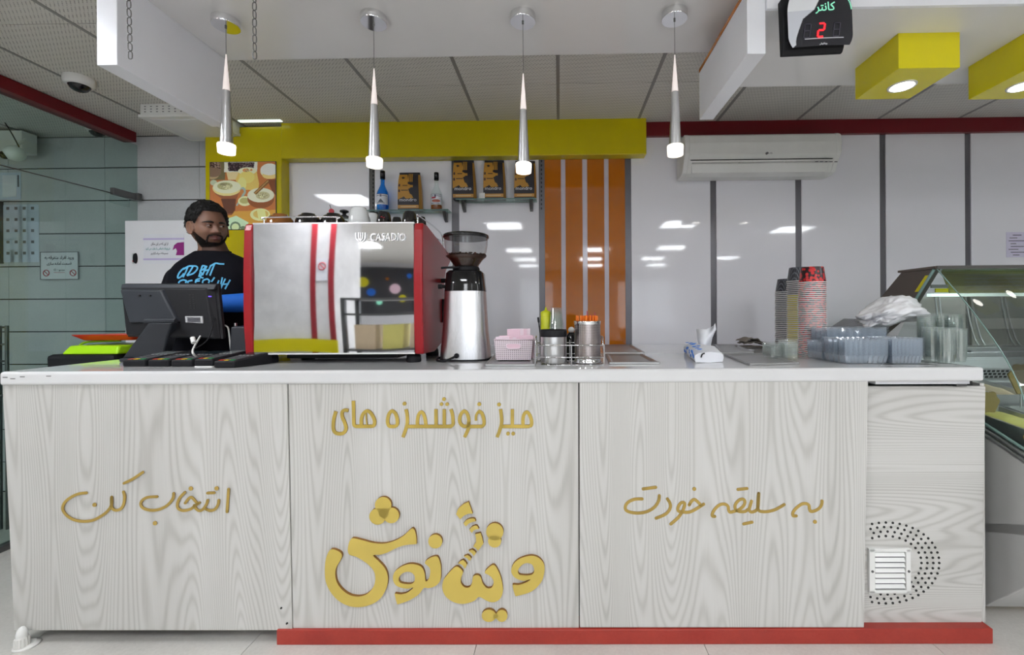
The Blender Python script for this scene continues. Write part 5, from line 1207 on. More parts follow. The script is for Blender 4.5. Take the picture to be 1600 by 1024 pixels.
# ---------------------------------------------- wire caddy with canister and straw holder
ya, yb = K(842, 572).y, K(842, 572).y + .16
x0, x1 = KF.p(836.5, 560, ya).x, KF.p(944, 560, ya).x; zt_ = KF.p(890, 540, ya).z; xm = KF.p(893, 560, ya).x
T = thing('wire_caddy', 'chrome wire caddy holding the black-lidded canister and the straw holder', 'rack', ((x0 + x1) / 2, (ya + yb) / 2, ZK), KF)
R_ = .0024
zl = [ZK + R_, ZK + .033, zt_]
for z in zl: build(MB().tube([(x0, ya, z), (x1, ya, z), (x1, yb, z), (x0, yb, z)], R_ * 1.2, 6, True), 'wire_ring', 'chrome', T)
for (x, y) in ((x0, ya), (x1, ya), (xm, ya), (x0, yb), (x1, yb), (xm, yb)): build(MB().cyl((x, y, ZK + .0), (x, y, zt_ + (.014 if y == yb else .004)), R_ * 1.1, n=6), 'wire_post', 'chrome', T)
for k in range(1, 12): x = x0 + (x1 - x0) * k / 12; build(MB().cyl((x, ya, ZK + R_), (x, yb, ZK + R_), R_ * .8, n=6), 'floor_wire', 'chrome', T)
for x in (x0, x1): build(MB().tube(smooth_pts([(x, ya + .03, zt_), (x, ya + .05, zt_ + .03), (x, yb - .05, zt_ + .03), (x, yb - .03, zt_)]), R_), 'handle', 'chrome', T)
zc0 = ZK + .005; yc = ya + .075
q = KF.p(865, 520, yc - .04); r = 21.5 * (yc - .04) / F; zl0, zl1 = KF.p(865, 527, yc - .04).z, KF.p(865, 515.5, yc - .04).z
T = thing('steel_canister', 'round steel canister with a black lid in the wire caddy', 'canister', (q.x, yc, zc0), KF)
build(MB().lathe([(r * .94, 0), (r * .96, .01), (r * .96, zl0 - zc0)], (q.x, yc, zc0), 36), 'body', 'steel', T)
build(MB().lathe([(r, zl0 - zc0), (r, zl1 - zc0 - .004), (r * .96, zl1 - zc0), (r * .2, zl1 - zc0 + .002), (.0001, zl1 - zc0 + .002)], (q.x, yc, zc0), 36), 'lid', 'black_plastic', T)
q = KF.p(919, 530, yc - .035); r = 20.5 * (yc - .035) / F; zt2 = KF.p(919, 502, yc - .035).z
T = thing('straw_holder', 'perforated steel cylinder holding orange straws in the wire caddy', 'straw holder', (q.x, yc, zc0), KF)
build(MB().shell([(r, .014), (r, zt2 - zc0 - .012)], (q.x, yc, zc0), 40), 'perforated_wall', 'perforated_steel', T)
build(MB().lathe([(r * 1.06, 0), (r * 1.08, .004), (r * 1.01, .010), (r * 1.01, .018)], (q.x, yc, zc0), 40), 'base_ring', 'chrome', T)
build(MB().shell([(r * 1.01, zt2 - zc0 - .014), (r * 1.04, zt2 - zc0 - .003), (r * 1.04, zt2 - zc0), (r * .97, zt2 - zc0)], (q.x, yc, zc0), 40), 'top_ring', 'chrome', T)
zs_ = KF.p(919, 493.5, yc).z; rnd = random.Random(2)
s0 = None
for k in range(34):
    a_ = rnd.random() * 2 * PI; rad = r * .86 * math.sqrt((k + .5) / 34); x, y = q.x + rad * math.cos(a_), yc + rad * math.sin(a_)
    if s0 is None:
        s0 = thing('straw', 'orange drinking straw standing in the perforated holder', 'straw', (x, y, zc0 + .002), KF, 'orange straws in the holder')
        build(MB().cyl((x, y, zc0 + .002), (x, y, zs_), .0035, n=8), 'tube', 'orange_straw', s0)
    else: copy_thing(s0, KF.w((x, y, zc0 + .002 - rnd.random() * .004 + .002)))
for k, (dx, h) in enumerate(((-.01, .02), (.022, .012), (.008, .006))):
    B = (q.x + dx + .01, yc + .012, zc0 + .003); T = thing('stirring_stick', 'dark red stirring stick poking above the orange straws', 'stirrer', B, KF, 'dark red sticks among the straws')
    build(MB().box((B[0] - .002, B[1] - .001, B[2]), (B[0] + .002, B[1] + .001, zs_ + h)), 'stick', 'ink_red', T)
# squeeze bottle and clear cup stack behind
y = yb + .06; q = KF.p(853, 500, y); B = (q.x, y, ZK); z1, z2 = KF.p(853, 488, y).z - ZK, KF.p(857, 480, y).z - ZK; r = 8.5 * y / F
T = thing('squeeze_bottle', 'yellow-green squeeze bottle with a pointed nozzle behind the canister', 'bottle', B, KF)
build(MB().lathe([(r * .95, 0), (r, .01), (r * .97, z1 * .9), (r * .8, z1 * .94)], B, 28), 'body', 'lime_yellow', T)
build(MB().lathe([(r * .98, z1 * .92), (r * .98, z1 * 1.0), (r * .7, z1 * 1.02), (r * .25, z1 * 1.04), (r * .10, z2), (.0001, z2)], B, 28), 'cap', 'lime_yellow', T)
q = KF.p(869, 500, y + .01); B = (q.x, y - .02, ZK); zt2 = KF.p(869, 481, y).z
g = 'clear plastic cups stacked upside down behind the canister'
c0 = thing('plastic_cup', 'clear plastic cup in the upside down stack behind the canister', 'cup', (B[0], B[1], zt2 - .115), KF, g)
build(MB().shell([(.036, 0), (.037, .002), (.035, .006), (.0245, .112), (.023, .115), (.001, .115)], (B[0], B[1], zt2 - .115), 28), 'cup_wall', 'plastic_clear', c0)
for k in range(1, 7): copy_thing(c0, KF.w((B[0], B[1], zt2 - .115 - .008 * k)))
B0 = zt2 - .115 - .048
T = thing('cup_tube', 'clear acrylic tube carrying the upturned cups behind the canister', 'tube', (B[0], B[1], ZK), KF)
build(MB().shell([(.037, 0), (.037, B0 - ZK - .001)], (B[0], B[1], ZK), 24), 'tube_wall', 'plastic_clear', T)
q = KF.p(843, 515, yb + .01)
T = thing('black_spoon', 'black spoon leaning at the left end of the wire caddy', 'spoon', (q.x, yb + .012, ZK), KF)
build(MB().tube(smooth_pts([(q.x + .012, yb + .012, ZK + .002), (q.x + .004, yb + .012, q.z - .04), (q.x - .003, yb + .012, q.z + .02), (q.x - .006, yb + .012, KF.p(841, 496, yb).z)]), [.002] * 14 + [.004] * 5, 8), 'handle', 'black_plastic', T)
q = KF.p(893, 516, yb + .03); B = (q.x, yb + .045, ZK)
T = thing('white_knob_jar', 'small dark jar with a white ball knob between canister and straw holder', 'jar', B, KF)
build(MB().lathe([(.024, 0), (.025, q.z - ZK - .03), (.012, q.z - ZK - .01)], B, 20), 'jar', 'black_gloss', T); build(MB().sph((B[0], B[1], q.z + .0), .014, 20, 12), 'knob', 'white_plastic', T)
# steel trays
tray('steel_tray', 'small steel tray lying right of the wire caddy, nearer the counter edge', (952, 569.5), (1031, 569.5), (1004, 555.5), (946, 555.5))
tray('steel_tray', 'small steel tray right of the wire caddy, nearer the wall', (944, 553.5), (1008, 553.5), (986, 540.5), (940, 541))
tray('steel_tray', 'long steel tray between the tissue packet and the cup towers', (1172, 572), (1249, 570), (1196, 554.5), (1131, 555.5))
tray('steel_tray', 'steel tray behind the tissue packet, nearer the wall', (1128, 554), (1178, 553), (1150, 540.5), (1118, 540.5))
# ---------------------------------------------- tissue packet
f0, f1 = K(1087, 567.5), K(1130, 566.5); b0 = K(1069, 551); dv = Vector((b0.x - f0.x, b0.y - f0.y, 0)); hz = KF.p(1100, 548, f0.y).z - ZK
T = thing('tissue_packet', 'blue and white soft tissue packet with one tissue pulled up', 'tissue packet', ((f0.x + f1.x) / 2, f0.y + dv.y / 2, ZK), KF)
V = []; nU, nV = 10, 12
def tp(u, v):   # u across, v along depth ; superellipse section
    return None
mb = MB(); ring = []
sec = [(0, .04), (-.03, .35), (-.02, .75), (.10, .95), (.5, 1.08), (.9, .95), (1.02, .75), (1.03, .35), (1.0, .04), (.5, 0)]
R = []
for j in range(nV + 1):
    t = j / nV; puff = .80 + .30 * math.sin(PI * min(1, t * 1.1)) + .05 * math.sin(t * 23)
    R.append([(f0.x + (f1.x - f0.x) * u + dv.x * t + .002 * math.sin(9 * t + 5 * u), f0.y + dv.y * t + (f1.y - f0.y) * u, ZK + .0005 + hz * v * (puff if v > .5 else 1)) for u, v in sec])
n = len(sec); V = [v for r in R for v in r]
mb.add(V, [(j * n + i, j * n + (i + 1) % n, (j + 1) * n + (i + 1) % n, (j + 1) * n + i) for j in range(nV) for i in range(n)], True); mb.add(R[0], [tuple(range(n - 1, -1, -1))], False); mb.add(R[-1], [tuple(range(n))], False)
pk = build(mb, 'packet', 'tissue_white', T)
rnd = random.Random(9)
for k in range(26):    # blue printed petals on the left side and top
    t = rnd.random() * .9 + .05; left = k % 2
    c = Vector((f0.x + dv.x * t + (-.002 if left else .006 + .03 * rnd.random()), f0.y + dv.y * t, ZK + (hz * (.2 + .6 * rnd.random()) if left else hz * 1.10)))
    if left:
        c.x -= .003; mb = MB().prism([(c.x, c.y - .008, c.z), (c.x, c.y, c.z + .009), (c.x, c.y + .010, c.z + .002), (c.x, c.y, c.z - .007)], (.002, 0, 0))
    else: c.z = ZK + hz * (.98 + .17 * math.sin(PI * t)) + .001; mb = MB().prism([(c.x - .009, c.y, c.z), (c.x, c.y - .008, c.z), (c.x + .010, c.y, c.z + .002), (c.x, c.y + .009, c.z + .001)], (0, 0, .0015))
    build(mb, 'blue_print', 'tissue_blue', pk)
build(MB().tube(smooth_pts([(f0.x + .022, f0.y - .002, ZK + hz * .45), (f0.x + .026, f0.y - .004, ZK + hz * .70), (f0.x + .036, f0.y - .003, ZK + hz * .78)]), .003), 'black_mark', 'black_plastic', pk)
# pulled tissue: thin folded sheet
cx_, cy_ = f0.x + dv.x * .5 + (f1.x - f0.x) * .5, f0.y + dv.y * .5
def ts(px, py, dy=0.): return KF.p(px, py, cy_ + dy)
mb = MB(); Rw = [[ts(1094, 543, .02), ts(1102, 544), ts(1110, 543, -.01)], [ts(1090, 532, .02), ts(1101, 533, -.015), ts(1113, 528, .01)], [ts(1088, 514.5, .03), ts(1104, 515, -.01), ts(1115, 509, .02)]]
V = [v for r in Rw for v in r] + [ts(1117.5, 505, .01), ts(1119, 515, 0)]
mb.add(V, [(0, 1, 4, 3), (1, 2, 5, 4), (3, 4, 7, 6), (4, 5, 8, 7), (8, 5, 10, 9)], True)
o = build(mb, 'pulled_tissue', 'tissue_white', T, solid=.0008); 
# ---------------------------------------------- folded cloth
c0 = K(1177, 543); rng = np.random.default_rng(8)
T = thing('folded_cloth', 'crumpled taupe cloth lying near the wall left of the cup towers', 'cloth', (c0.x, c0.y, ZK), KF)
mb = MB(); nx, ny = 26, 12; W_, D_ = 46 * c0.y / F, .12
for lay, (zo, ox) in enumerate(((.006, 0), (.032, .012), (.052, -.004))):
    V = [(c0.x + ox + (i / nx - .5) * W_ * (1 - .1 * lay) + .006 * math.sin(j * 1.3 + lay), c0.y + (j / ny - .5) * D_ + .005 * math.sin(i * .9), ZK + .001 + zo * (.35 + .65 * math.sin(PI * min(1, .15 + i / nx))) + (.004 * math.sin(i * .8 + lay * 2) * math.cos(j * .9) + .004) * (1 if zo > .01 else .4)) for j in range(ny + 1) for i in range(nx + 1)]
    mb.add(V, [(j * (nx + 1) + i, j * (nx + 1) + i + 1, (j + 1) * (nx + 1) + i + 1, (j + 1) * (nx + 1) + i) for j in range(ny) for i in range(nx)], True)
    if lay < 2: e = [V[j * (nx + 1)] for j in range(ny + 1)]
build(mb, 'cloth', 'cloth_taupe', T, solid=.003, kind='stuff')

# ---------------------------------------------- paper cup towers
def tower(pxc, yy, wpx, top_px, n, ph, mats_, grp, label_fn, toplabel, hpx):
    q = KF.p(pxc, 500, yy); r = wpx / 2 * yy / F; zr = KF.p(pxc, top_px, yy).z; sp = (zr - ZK - .001) / (n - 1); h = hpx * yy / F
    me = {}
    for k in range(n):
        m = mats_(k, n); z = ZK + .001 + sp * k; lb = toplabel if k == n - 1 else label_fn(k, n, m)
        loc = KF.w((q.x + .0012 * math.sin(k * 1.7), yy + .001 * math.cos(k * 2.1), z))
        if m not in me:
            pr = [(r * .965, .0022), (r, .0016), (r * 1.0, -.0002), (r * .97, -.0002)]
            mb = MB().shell([(r * .955, .0), (r * .78, h - .002), (r * .77, h), (r * .70, h), (r * .70, h - .005), (.001, h - .005)], (0, 0, 0), 32); mb.k = 1
            mb.shell([(r * .958, .0056), (r * 1.0, .0050), (r * 1.01, .0030), (r * 1.0, .0010), (r * .95, .0002)], (0, 0, 0), 32)
            T = build(mb, 'paper_cup', [m, 'cup_white'], None, KF, (0, 0, 0)); me[m] = T; T.location = loc; T.rotation_euler = (0, 0, k * .37)
            setp(T, lb, 'cup', grp)
        else:
            o = me[m].copy(); link(o); o.location = loc; o.rotation_euler = (0, 0, k * 1.37); setp(o, lb, 'cup', grp)
tower(1269, 2.19, 40, 443, 39, 0, lambda k, n: 'cup_red', 'red patterned paper cups in the tallest tower', lambda k, n, m: 'red heart patterned paper cup nested in the front, thickest tower', 'topmost red heart patterned paper cup on the front tower', 25)
tower(1250, 2.40, 37, 441, 37, 0, lambda k, n: 'cup_black' if k > n - 9 else 'cup_yellow', 'paper cups in the middle tower', lambda k, n, m: ('yellow' if m == 'cup_yellow' else 'black') + ' patterned paper cup nested in the middle tower', 'topmost black checked paper cup on the middle tower', 22.5)
tower(1230.5, 2.56, 36, 457.5, 31, 0, lambda k, n: 'cup_black', 'black paper cups in the left, shortest tower', lambda k, n, m: 'black checked paper cup nested in the shortest tower at the left', 'topmost black checked paper cup on the shortest tower', 21)

# ---------------------------------------------- clear plastic containers
def tub_mesh(w, d, h, name, m, T_base, ribs=True, rim=.004):
    """ribbed open container with flange, origin at base centre"""
    mb = MB(); R = []
    base = []
    for sx_, sy_, ex, ey, cnt in ((-1, -1, 1, -1, 16), (1, -1, 1, 1, 8), (1, 1, -1, 1, 16), (-1, 1, -1, -1, 8)):
        for i in range(cnt): t = i / cnt; base.append((sx_ + (ex - sx_) * t, sy_ + (ey - sy_) * t, i % 2, i == 0))
    n = len(base)
    for z, s, rb in ((0, .86, 0), (.002, .88, 1), (h * .5, .91, 1), (h - .006, .94, 1), (h - .003, .95, 0), (h - .002, 1., 0), (h - .0005, 1., 0), (h, .96, 0)):
        r = []
        for x, y, od, co_ in base:
            k = s - (.035 if (rb and od) else 0); kc = .97 if co_ else 1.
            r.append((w / 2 * x * k * kc, d / 2 * y * k * kc, z))
        R.append(r)
    V = [v for r in R for v in r]
    mb.add(V, [(j * n + i, j * n + (i + 1) % n, (j + 1) * n + (i + 1) % n, (j + 1) * n + i) for j in range(len(R) - 1) for i in range(n)], False); mb.add(R[0], [tuple(range(n - 1, -1, -1))], False)
    return mb
def pile(name, label, toplab, grp, px0, px1, ytop, yy, d, n, m, h=.05, zb=None, rot=0., cat='container', roundy=False):
    a, b = KF.p(px0, 560, yy - d / 2), KF.p(px1, 560, yy - d / 2); w = b.x - a.x; zt2 = KF.p((px0 + px1) / 2, ytop, yy - d / 2).z; zb = zb or ZK + .001
    sp = max(.0035, (zt2 - zb - h) / max(1, n - 1)); proto = None; c = ((a.x + b.x) / 2, yy)
    for k in range(n):
        loc = KF.w((c[0] + .0008 * math.sin(k * 2.3), c[1], zb + sp * k)); lb = toplab if k == n - 1 else label
        if proto is None:
            if roundy:
                r = w / 2; mb = MB(); nn = 36; Rr = []
                for z, s, rb in ((0, .76, 0), (.002, .79, 1), (h * .7, .90, 1), (h - .004, .93, 1), (h - .003, 1, 0), (h, 1., 0)):
                    Rr.append([(r * s * (1 - (.035 if rb and i % 2 else 0)) * math.cos(2 * PI * i / nn), r * s * (1 - (.035 if rb and i % 2 else 0)) * math.sin(2 * PI * i / nn), z) for i in range(nn)])
                V = [v for q_ in Rr for v in q_]; mb.add(V, [(j * nn + i, j * nn + (i + 1) % nn, (j + 1) * nn + (i + 1) % nn, (j + 1) * nn + i) for j in range(len(Rr) - 1) for i in range(nn)], False); mb.add(Rr[0], [tuple(range(nn - 1, -1, -1))], False)
            else: mb = tub_mesh(w, d, h, name, m, None)
            proto = build(mb, name, m, None, KF, (0, 0, 0)); o = proto
        else: o = proto.copy(); link(o)
        o.location = loc; o.rotation_euler = (0, 0, -KF.th + rot); setp(o, lb, cat, grp)
G = 'clear food containers stacked at the right of the counter'
pile('food_container', 'bluish clear food container in the front right pile', 'topmost bluish clear food container of the front right pile', 'bluish containers, front right pile', 1394, 1446, 528, 1.83, .15, 14, 'plastic_blue', .036)
pile('food_container', 'bluish clear food container in the front middle pile', 'topmost bluish clear food container of the front middle pile', 'bluish containers, front middle pile', 1319, 1393, 529, 1.84, .15, 14, 'plastic_blue', .036)
pile('food_container', 'bluish clear food container in the pile beside the red cup tower', 'topmost bluish clear container of the pile beside the red cup tower', 'bluish containers beside the red cup tower', 1284, 1318, 533, 1.99, .12, 11, 'plastic_blue', .034)
pile('food_container', 'bluish clear food container in the taller rear pile', 'topmost bluish clear container of the taller rear pile', 'bluish containers in the rear pile', 1290, 1392, 512, 2.09, .17, 15, 'plastic_blue', .045)
pile('small_clear_tub', 'small clear tub in the low pile left of the red cup tower', 'topmost small clear tub of the low pile left of the red cup tower', 'small clear tubs, right pile', 1226, 1248, 531, 1.96, .06, 8, 'plastic_clear', .03)
pile('small_clear_tub', 'clear tub in the darker pile at the left of the small tubs', 'topmost clear tub of the pile left of the small tubs', 'small clear tubs, left pile', 1205, 1227, 536, 2.00, .09, 7, 'plastic_clear', .03)
for k, (a_, b_, t_, y_, n_, lb) in enumerate(((1447, 1474, 511, 1.83, 14, 'front left'), (1466, 1494, 512, 1.79, 15, 'front middle'), (1488, 1512, 513, 1.84, 14, 'front right'), (1438, 1462, 491, 1.97, 15, 'rear left'), (1461, 1484, 490, 2.0, 15, 'rear middle'), (1481, 1505, 491, 1.96, 15, 'rear right'))):
    pile('clear_cup', 'clear fluted plastic cup in the %s stack beside the glass case' % lb, 'topmost clear fluted cup of the %s stack beside the glass case' % lb, 'clear fluted cups, %s stack' % lb, a_, b_, t_, y_, .02, n_ + 4, 'plastic_clear', .05, roundy=True)
tray('steel_tray', 'flat dark tray under the front containers', (1376, 571.5), (1462, 571.5), (1440, 567), (1380, 567), lip=.0008)
# black tray leaning behind
q0, q1, q2, q3 = KF.p(1290, 516, 2.45), KF.p(1362, 510, 2.3), KF.p(1352, 499, 2.6), KF.p(1318, 498, 2.75)
T = thing('black_tray', 'black plastic tray lying on the rear containers behind the red cup tower', 'tray', (q0.x + .1, 2.45, q0.z - .02), KF)
P4 = [q0, q1, q2, q3]; build(MB().hexa([p - Vector((0, 0, .012)) for p in P4], P4), 'tray_body', 'charcoal', T, bevel=.003)
build(MB().box((q0.x + .05, 2.40, ZK), (q0.x + .22, 2.56, q0.z - .05)), 'support_box', 'charcoal', T)
# plastic bag
y = 2.15; c = KF.p(1392, 490, y); rng = np.random.default_rng(4)
T = thing('plastic_bag', 'crumpled translucent white plastic bag on the clear containers', 'plastic bag', (c.x, y, c.z - .07), KF)
bm = bmesh.new(); bmesh.ops.create_icosphere(bm, subdivisions=5, radius=1.0)
from mathutils import noise
bag_pts = []
for v in bm.verts:
    p = v.co.copy(); f = 1 + .40 * noise.noise(p * 1.6 + Vector((3, 1, 0))) + .22 * abs(noise.noise(p * 4.0)) - .10 * abs(noise.noise(p * 6 + Vector((1, 1, 1))))
    p = Vector((p.x * .135 * f, p.y * .10 * f, p.z * .062 * f)); p.z += .02 * math.sin(p.x * 14 + 1.2) - max(0, -p.x - .06) * .30; v.co = p
mb = MB(); mb.v = [tuple(v.co + Vector((c.x + .006, y, c.z - .005))) for v in bm.verts]; mb.f = [tuple(v.index for v in f.verts) for f in bm.faces]; mb.m = [0] * len(mb.f); mb.sm = [False] * len(mb.f); bm.free()
mb.sm = [True] * len(mb.f); build(mb, 'bag', 'bag_white', T)

# ---------------------------------------------- card terminals
def terminal(px0, px1, yb, label, scr, white_base=False, keys=True, L=.165, lean=.0, accent=True):
    f = K((px0 + px1) / 2, yb); y0 = f.y; w = (px1 - px0) * y0 / F; B = (f.x, y0, ZK)
    T = thing('card_terminal', label, 'card terminal', (f.x, y0 + L / 2, ZK), KF, 'card payment terminals in a row')
    sh = Vector((f.x - KF.p(CX, 0, 1).x, 0, 0)); sk = .19
    h0, h1 = .028, .052
    zo = .004 if white_base else 0
    if white_base: build(MB().box((f.x - w / 2 + .002, y0 + .002, ZK), (f.x + w / 2 - .002, y0 + L - .02, ZK + .004)), 'base_card', 'white_plastic', T)
    def PT(u, v, n=0.): return Vector((f.x + w * (u - .5) + sk * 0 * v + skx * v, y0 + L * v, ZK + zo + h0 + (h1 - h0) * v + n))
    skx = .045
    lo = [(f.x - w / 2, y0, ZK + zo), (f.x + w / 2, y0, ZK + zo), (f.x + w / 2 + skx, y0 + L, ZK + zo), (f.x - w / 2 + skx, y0 + L, ZK + zo)]
    build(MB().hexa(lo, [PT(0, 0), PT(1, 0), PT(1, 1), PT(0, 1)]), 'body', 'black_plastic', T, bevel=.007, seg=3)
    def pad(u0, u1, v0, v1, m, nm, n=.0012): build(MB().hexa([PT(u0, v0, -.001), PT(u1, v0, -.001), PT(u1, v1, -.001), PT(u0, v1, -.001)], [PT(u0, v0, n), PT(u1, v0, n), PT(u1, v1, n), PT(u0, v1, n)]), nm, m, T)
    for i, m in enumerate(('key_red', 'key_yellow', 'key_green')): pad(.14 + .25 * i, .33 + .25 * i, .05, .12, m, 'key')
    for j in range(4):
        for i in range(3): pad(.15 + .25 * i, .31 + .25 * i, .17 + .085 * j, .225 + .085 * j, 'key_grey', 'key')
    pad(.12, .88, .62, .90, scr, 'screen')
    for i in range(4): pad(.14 + .19 * i, .26 + .19 * i, .545, .57, 'label_grey', 'function_key')
    return T
mat('key_red', (.55, .04, .02), .4); mat('key_yellow', (.80, .55, .02), .4); mat('key_green', (.02, .30, .10), .4); mat('screen_dark', (.02, .03, .035), .1); mat('screen_grey', (.16, .18, .18), .15)
terminal(190.5, 226, 573.5, 'black card terminal furthest left, tucked against the monitor foot', 'screen_grey'); terminal(230, 262.5, 573.5, 'second black card terminal from the left', 'screen_dark'); terminal(266, 300, 573.5, 'middle black card terminal with bright red and yellow keys', 'screen_dark')
terminal(302.5, 331.5, 574, 'card terminal standing on a white card, second from the right', 'screen_grey', True); terminal(333, 367, 575.5, 'card terminal furthest right, next to the red machine cheek', 'screen_dark')

# ---------------------------------------------- till monitor seen from behind
def P3(px, py, y): return ZF.p(px, py, y)
yt, yb_ = 1.93, 1.86
B = P3(225, 560, 1.90)
T = thing('till_monitor', 'black touch-screen till seen from behind on a broad slanted foot', 'monitor', (B.x, 1.92, ZK), ZF)
TL_, TR_, BR_, BL_ = P3(192, 444, 2.01), P3(341, 444, 2.0), P3(349, 530, 1.95), P3(199, 527, 1.96)
nb = Vector((0, .018, .004))
build(MB().hexa([TL_, TR_, BR_, BL_], [p + nb for p in (TL_, TR_, BR_, BL_)]), 'screen_bezel', 'black_plastic', T, bevel=.004)
def lerp4(u, v, n=0.): 
    p = TL_.lerp(TR_, u).lerp(BL_.lerp(BR_, u), v); return p - Vector((0, n, n * .2))
build(MB().hexa([lerp4(.02, .08, .018), lerp4(.90, .08, .022), lerp4(.93, .97, .02), lerp4(.03, .92, .018)], [lerp4(.0, .02, 0), lerp4(.97, .02, 0), lerp4(.98, 1, 0), lerp4(.01, .99, 0)]), 'back_shell', 'black_plastic', T, bevel=.004)
build(MB().hexa([lerp4(.0, .0, .006), lerp4(.995, .0, .006), lerp4(.985, .09, .020), lerp4(.005, .09, .016)], [lerp4(.0, .0, 0), lerp4(.995, .0, 0), lerp4(.985, .09, 0), lerp4(.005, .09, 0)]), 'top_edge', 'grey_plastic', T, bevel=.003)
build(MB().hexa([lerp4(.03, .10, .030), lerp4(.46, .10, .034), lerp4(.60, .66, .034), lerp4(.10, .70, .030)], [lerp4(.02, .08, .01), lerp4(.48, .08, .01), lerp4(.62, .70, .01), lerp4(.08, .74, .01)]), 'rear_cover', 'grey_plastic', T, bevel=.006, seg=3)
for u in (.24, .35): build(MB().cyl(lerp4(u, .20, .030), lerp4(u, .20, .037), .004, n=12), 'screw', 'gap_dark', T)
build(MB().hexa([lerp4(.67, .58, .024), lerp4(.85, .575, .026), lerp4(.85, .70, .026), lerp4(.67, .69, .024)], [lerp4(.67, .58, .018), lerp4(.85, .575, .018), lerp4(.85, .70, .018), lerp4(.67, .69, .018)]), 'type_label', 'label_grey', T)
mat('label_grey', (.42, .42, .43), .5) if 'label_grey' not in MATS else None
for j in range(6): build(MB().hexa([lerp4(.69 + .004 * j, .60 + .015 * j, .0265), lerp4(.83, .597 + .015 * j, .0285), lerp4(.83, .602 + .015 * j, .0285), lerp4(.69, .605 + .015 * j, .0265)], [lerp4(.69, .60 + .015 * j, .02), lerp4(.83, .597 + .015 * j, .02), lerp4(.83, .602 + .015 * j, .02), lerp4(.69, .605 + .015 * j, .02)]), 'print_line', 'ink', T)
for i in range(2):
    for j in range(7): build(MB().cbox(lerp4(.735 + .035 * i, .19 + .04 * j, .0215), (.010, .002, .003)), 'vent_slot', 'gap_dark', T)
build(MB().cbox(lerp4(.945, .215, .024), (.010, .006, .004)), 'port', 'port_blue', T)
h0, h1 = P3(226, 502, 1.91), P3(275, 501, 1.91)
build(MB().cyl(h0, h1, .010, n=20), 'hinge', 'grey_plastic', T)
# foot: broad slab slanting down to the left front
A = [P3(231, 505, 1.90), P3(268, 505, 1.90), P3(252, 558, 1.985), P3(190, 561, 1.985)]
Bk = [p + Vector((0, .05, 0)) for p in A]
for p in (A[2], A[3], Bk[2], Bk[3]): p.z = ZK + .016
build(MB().hexa(A, Bk), 'foot_neck', 'grey_plastic', T, bevel=.006, seg=3)
fx0, fx1 = A[3].x - .004, P3(345, 560, 1.84).x
build(MB().box((fx0, 1.975, ZK), (A[2].x + .06, 2.17, ZK + .018)), 'foot_base', 'grey_plastic', T, bevel=.006, seg=3)
build(MB().tube(smooth_pts([lerp4(.79, .93, .01), P3(301, 548, 1.83), P3(308, 559, 1.85), (P3(314, 562, 1.9).x, 1.90, ZK + .004)]), .004), 'white_cable', 'white_plastic', T)
build(MB().tube(smooth_pts([lerp4(.95, .62, .01), P3(325, 530, 1.84), P3(300, 547, 1.84), P3(275, 553, 1.85), (P3(262, 556, 1.9).x, 1.90, ZK + .03)]), .0022), 'thin_cable', 'black_plastic', T)
build(MB().cyl(P3(301, 528, 1.85), P3(303, 536, 1.84), .009, n=12), 'cable_plug', 'white_plastic', T)
# receipt printer
xa, xb = ZF.p(361, 530, 1.98).x, ZF.p(402, 530, 1.98).x; zt_ = ZF.p(370, 510, 1.98).z
xb = min(xb, KF.p(381, 450, 1.9).x - .012)
T = thing('receipt_printer', 'black receipt printer squeezed between the till and the red machine cheek', 'printer', ((xa + xb) / 2, 2.04, ZK), ZF)
build(MB().prism([(xa, 1.965, ZK), (xa, 1.98, zt_ - .004), (xa, 2.0, zt_), (xa, 2.14, zt_), (xa, 2.14, ZK)], (xb - xa, 0, 0)), 'body', 'grey_plastic', T, bevel=.004)
build(MB().box((xa - .001, 1.962, ZK + .0), (xb, 1.972, ZK + .03)), 'lower_front', 'black_plastic', T)
build(text_mb('EPSON', .045, (xb - .006, 1.9725, ZK + .075), .009, .0008), 'lettering', 'paper', T) if False else None
build(text_mb('EP', .014, (xb - .010, 1.972, ZK + .078), .008, .0016), 'lettering', 'paper', T)
build(MB().tube(smooth_pts([ZF.p(350, 508, 2.0), ZF.p(356, 512, 2.0), ZF.p(358, 522, 1.99), (xa - .008, 1.99, ZK + .05), (xa - .02, 2.02, ZK + .004)]), .0035), 'white_cable', 'white_plastic', T)
build(MB().box((xa - .045, 2.0, ZK), (xa - .004, 2.09, ZK + .025)), 'power_supply', 'navy', T, bevel=.003)
build(MB().cyl(ZF.p(368, 510, 2.03), ZF.p(368, 505, 2.03), .006, n=10), 'feed_button', 'steel', T)
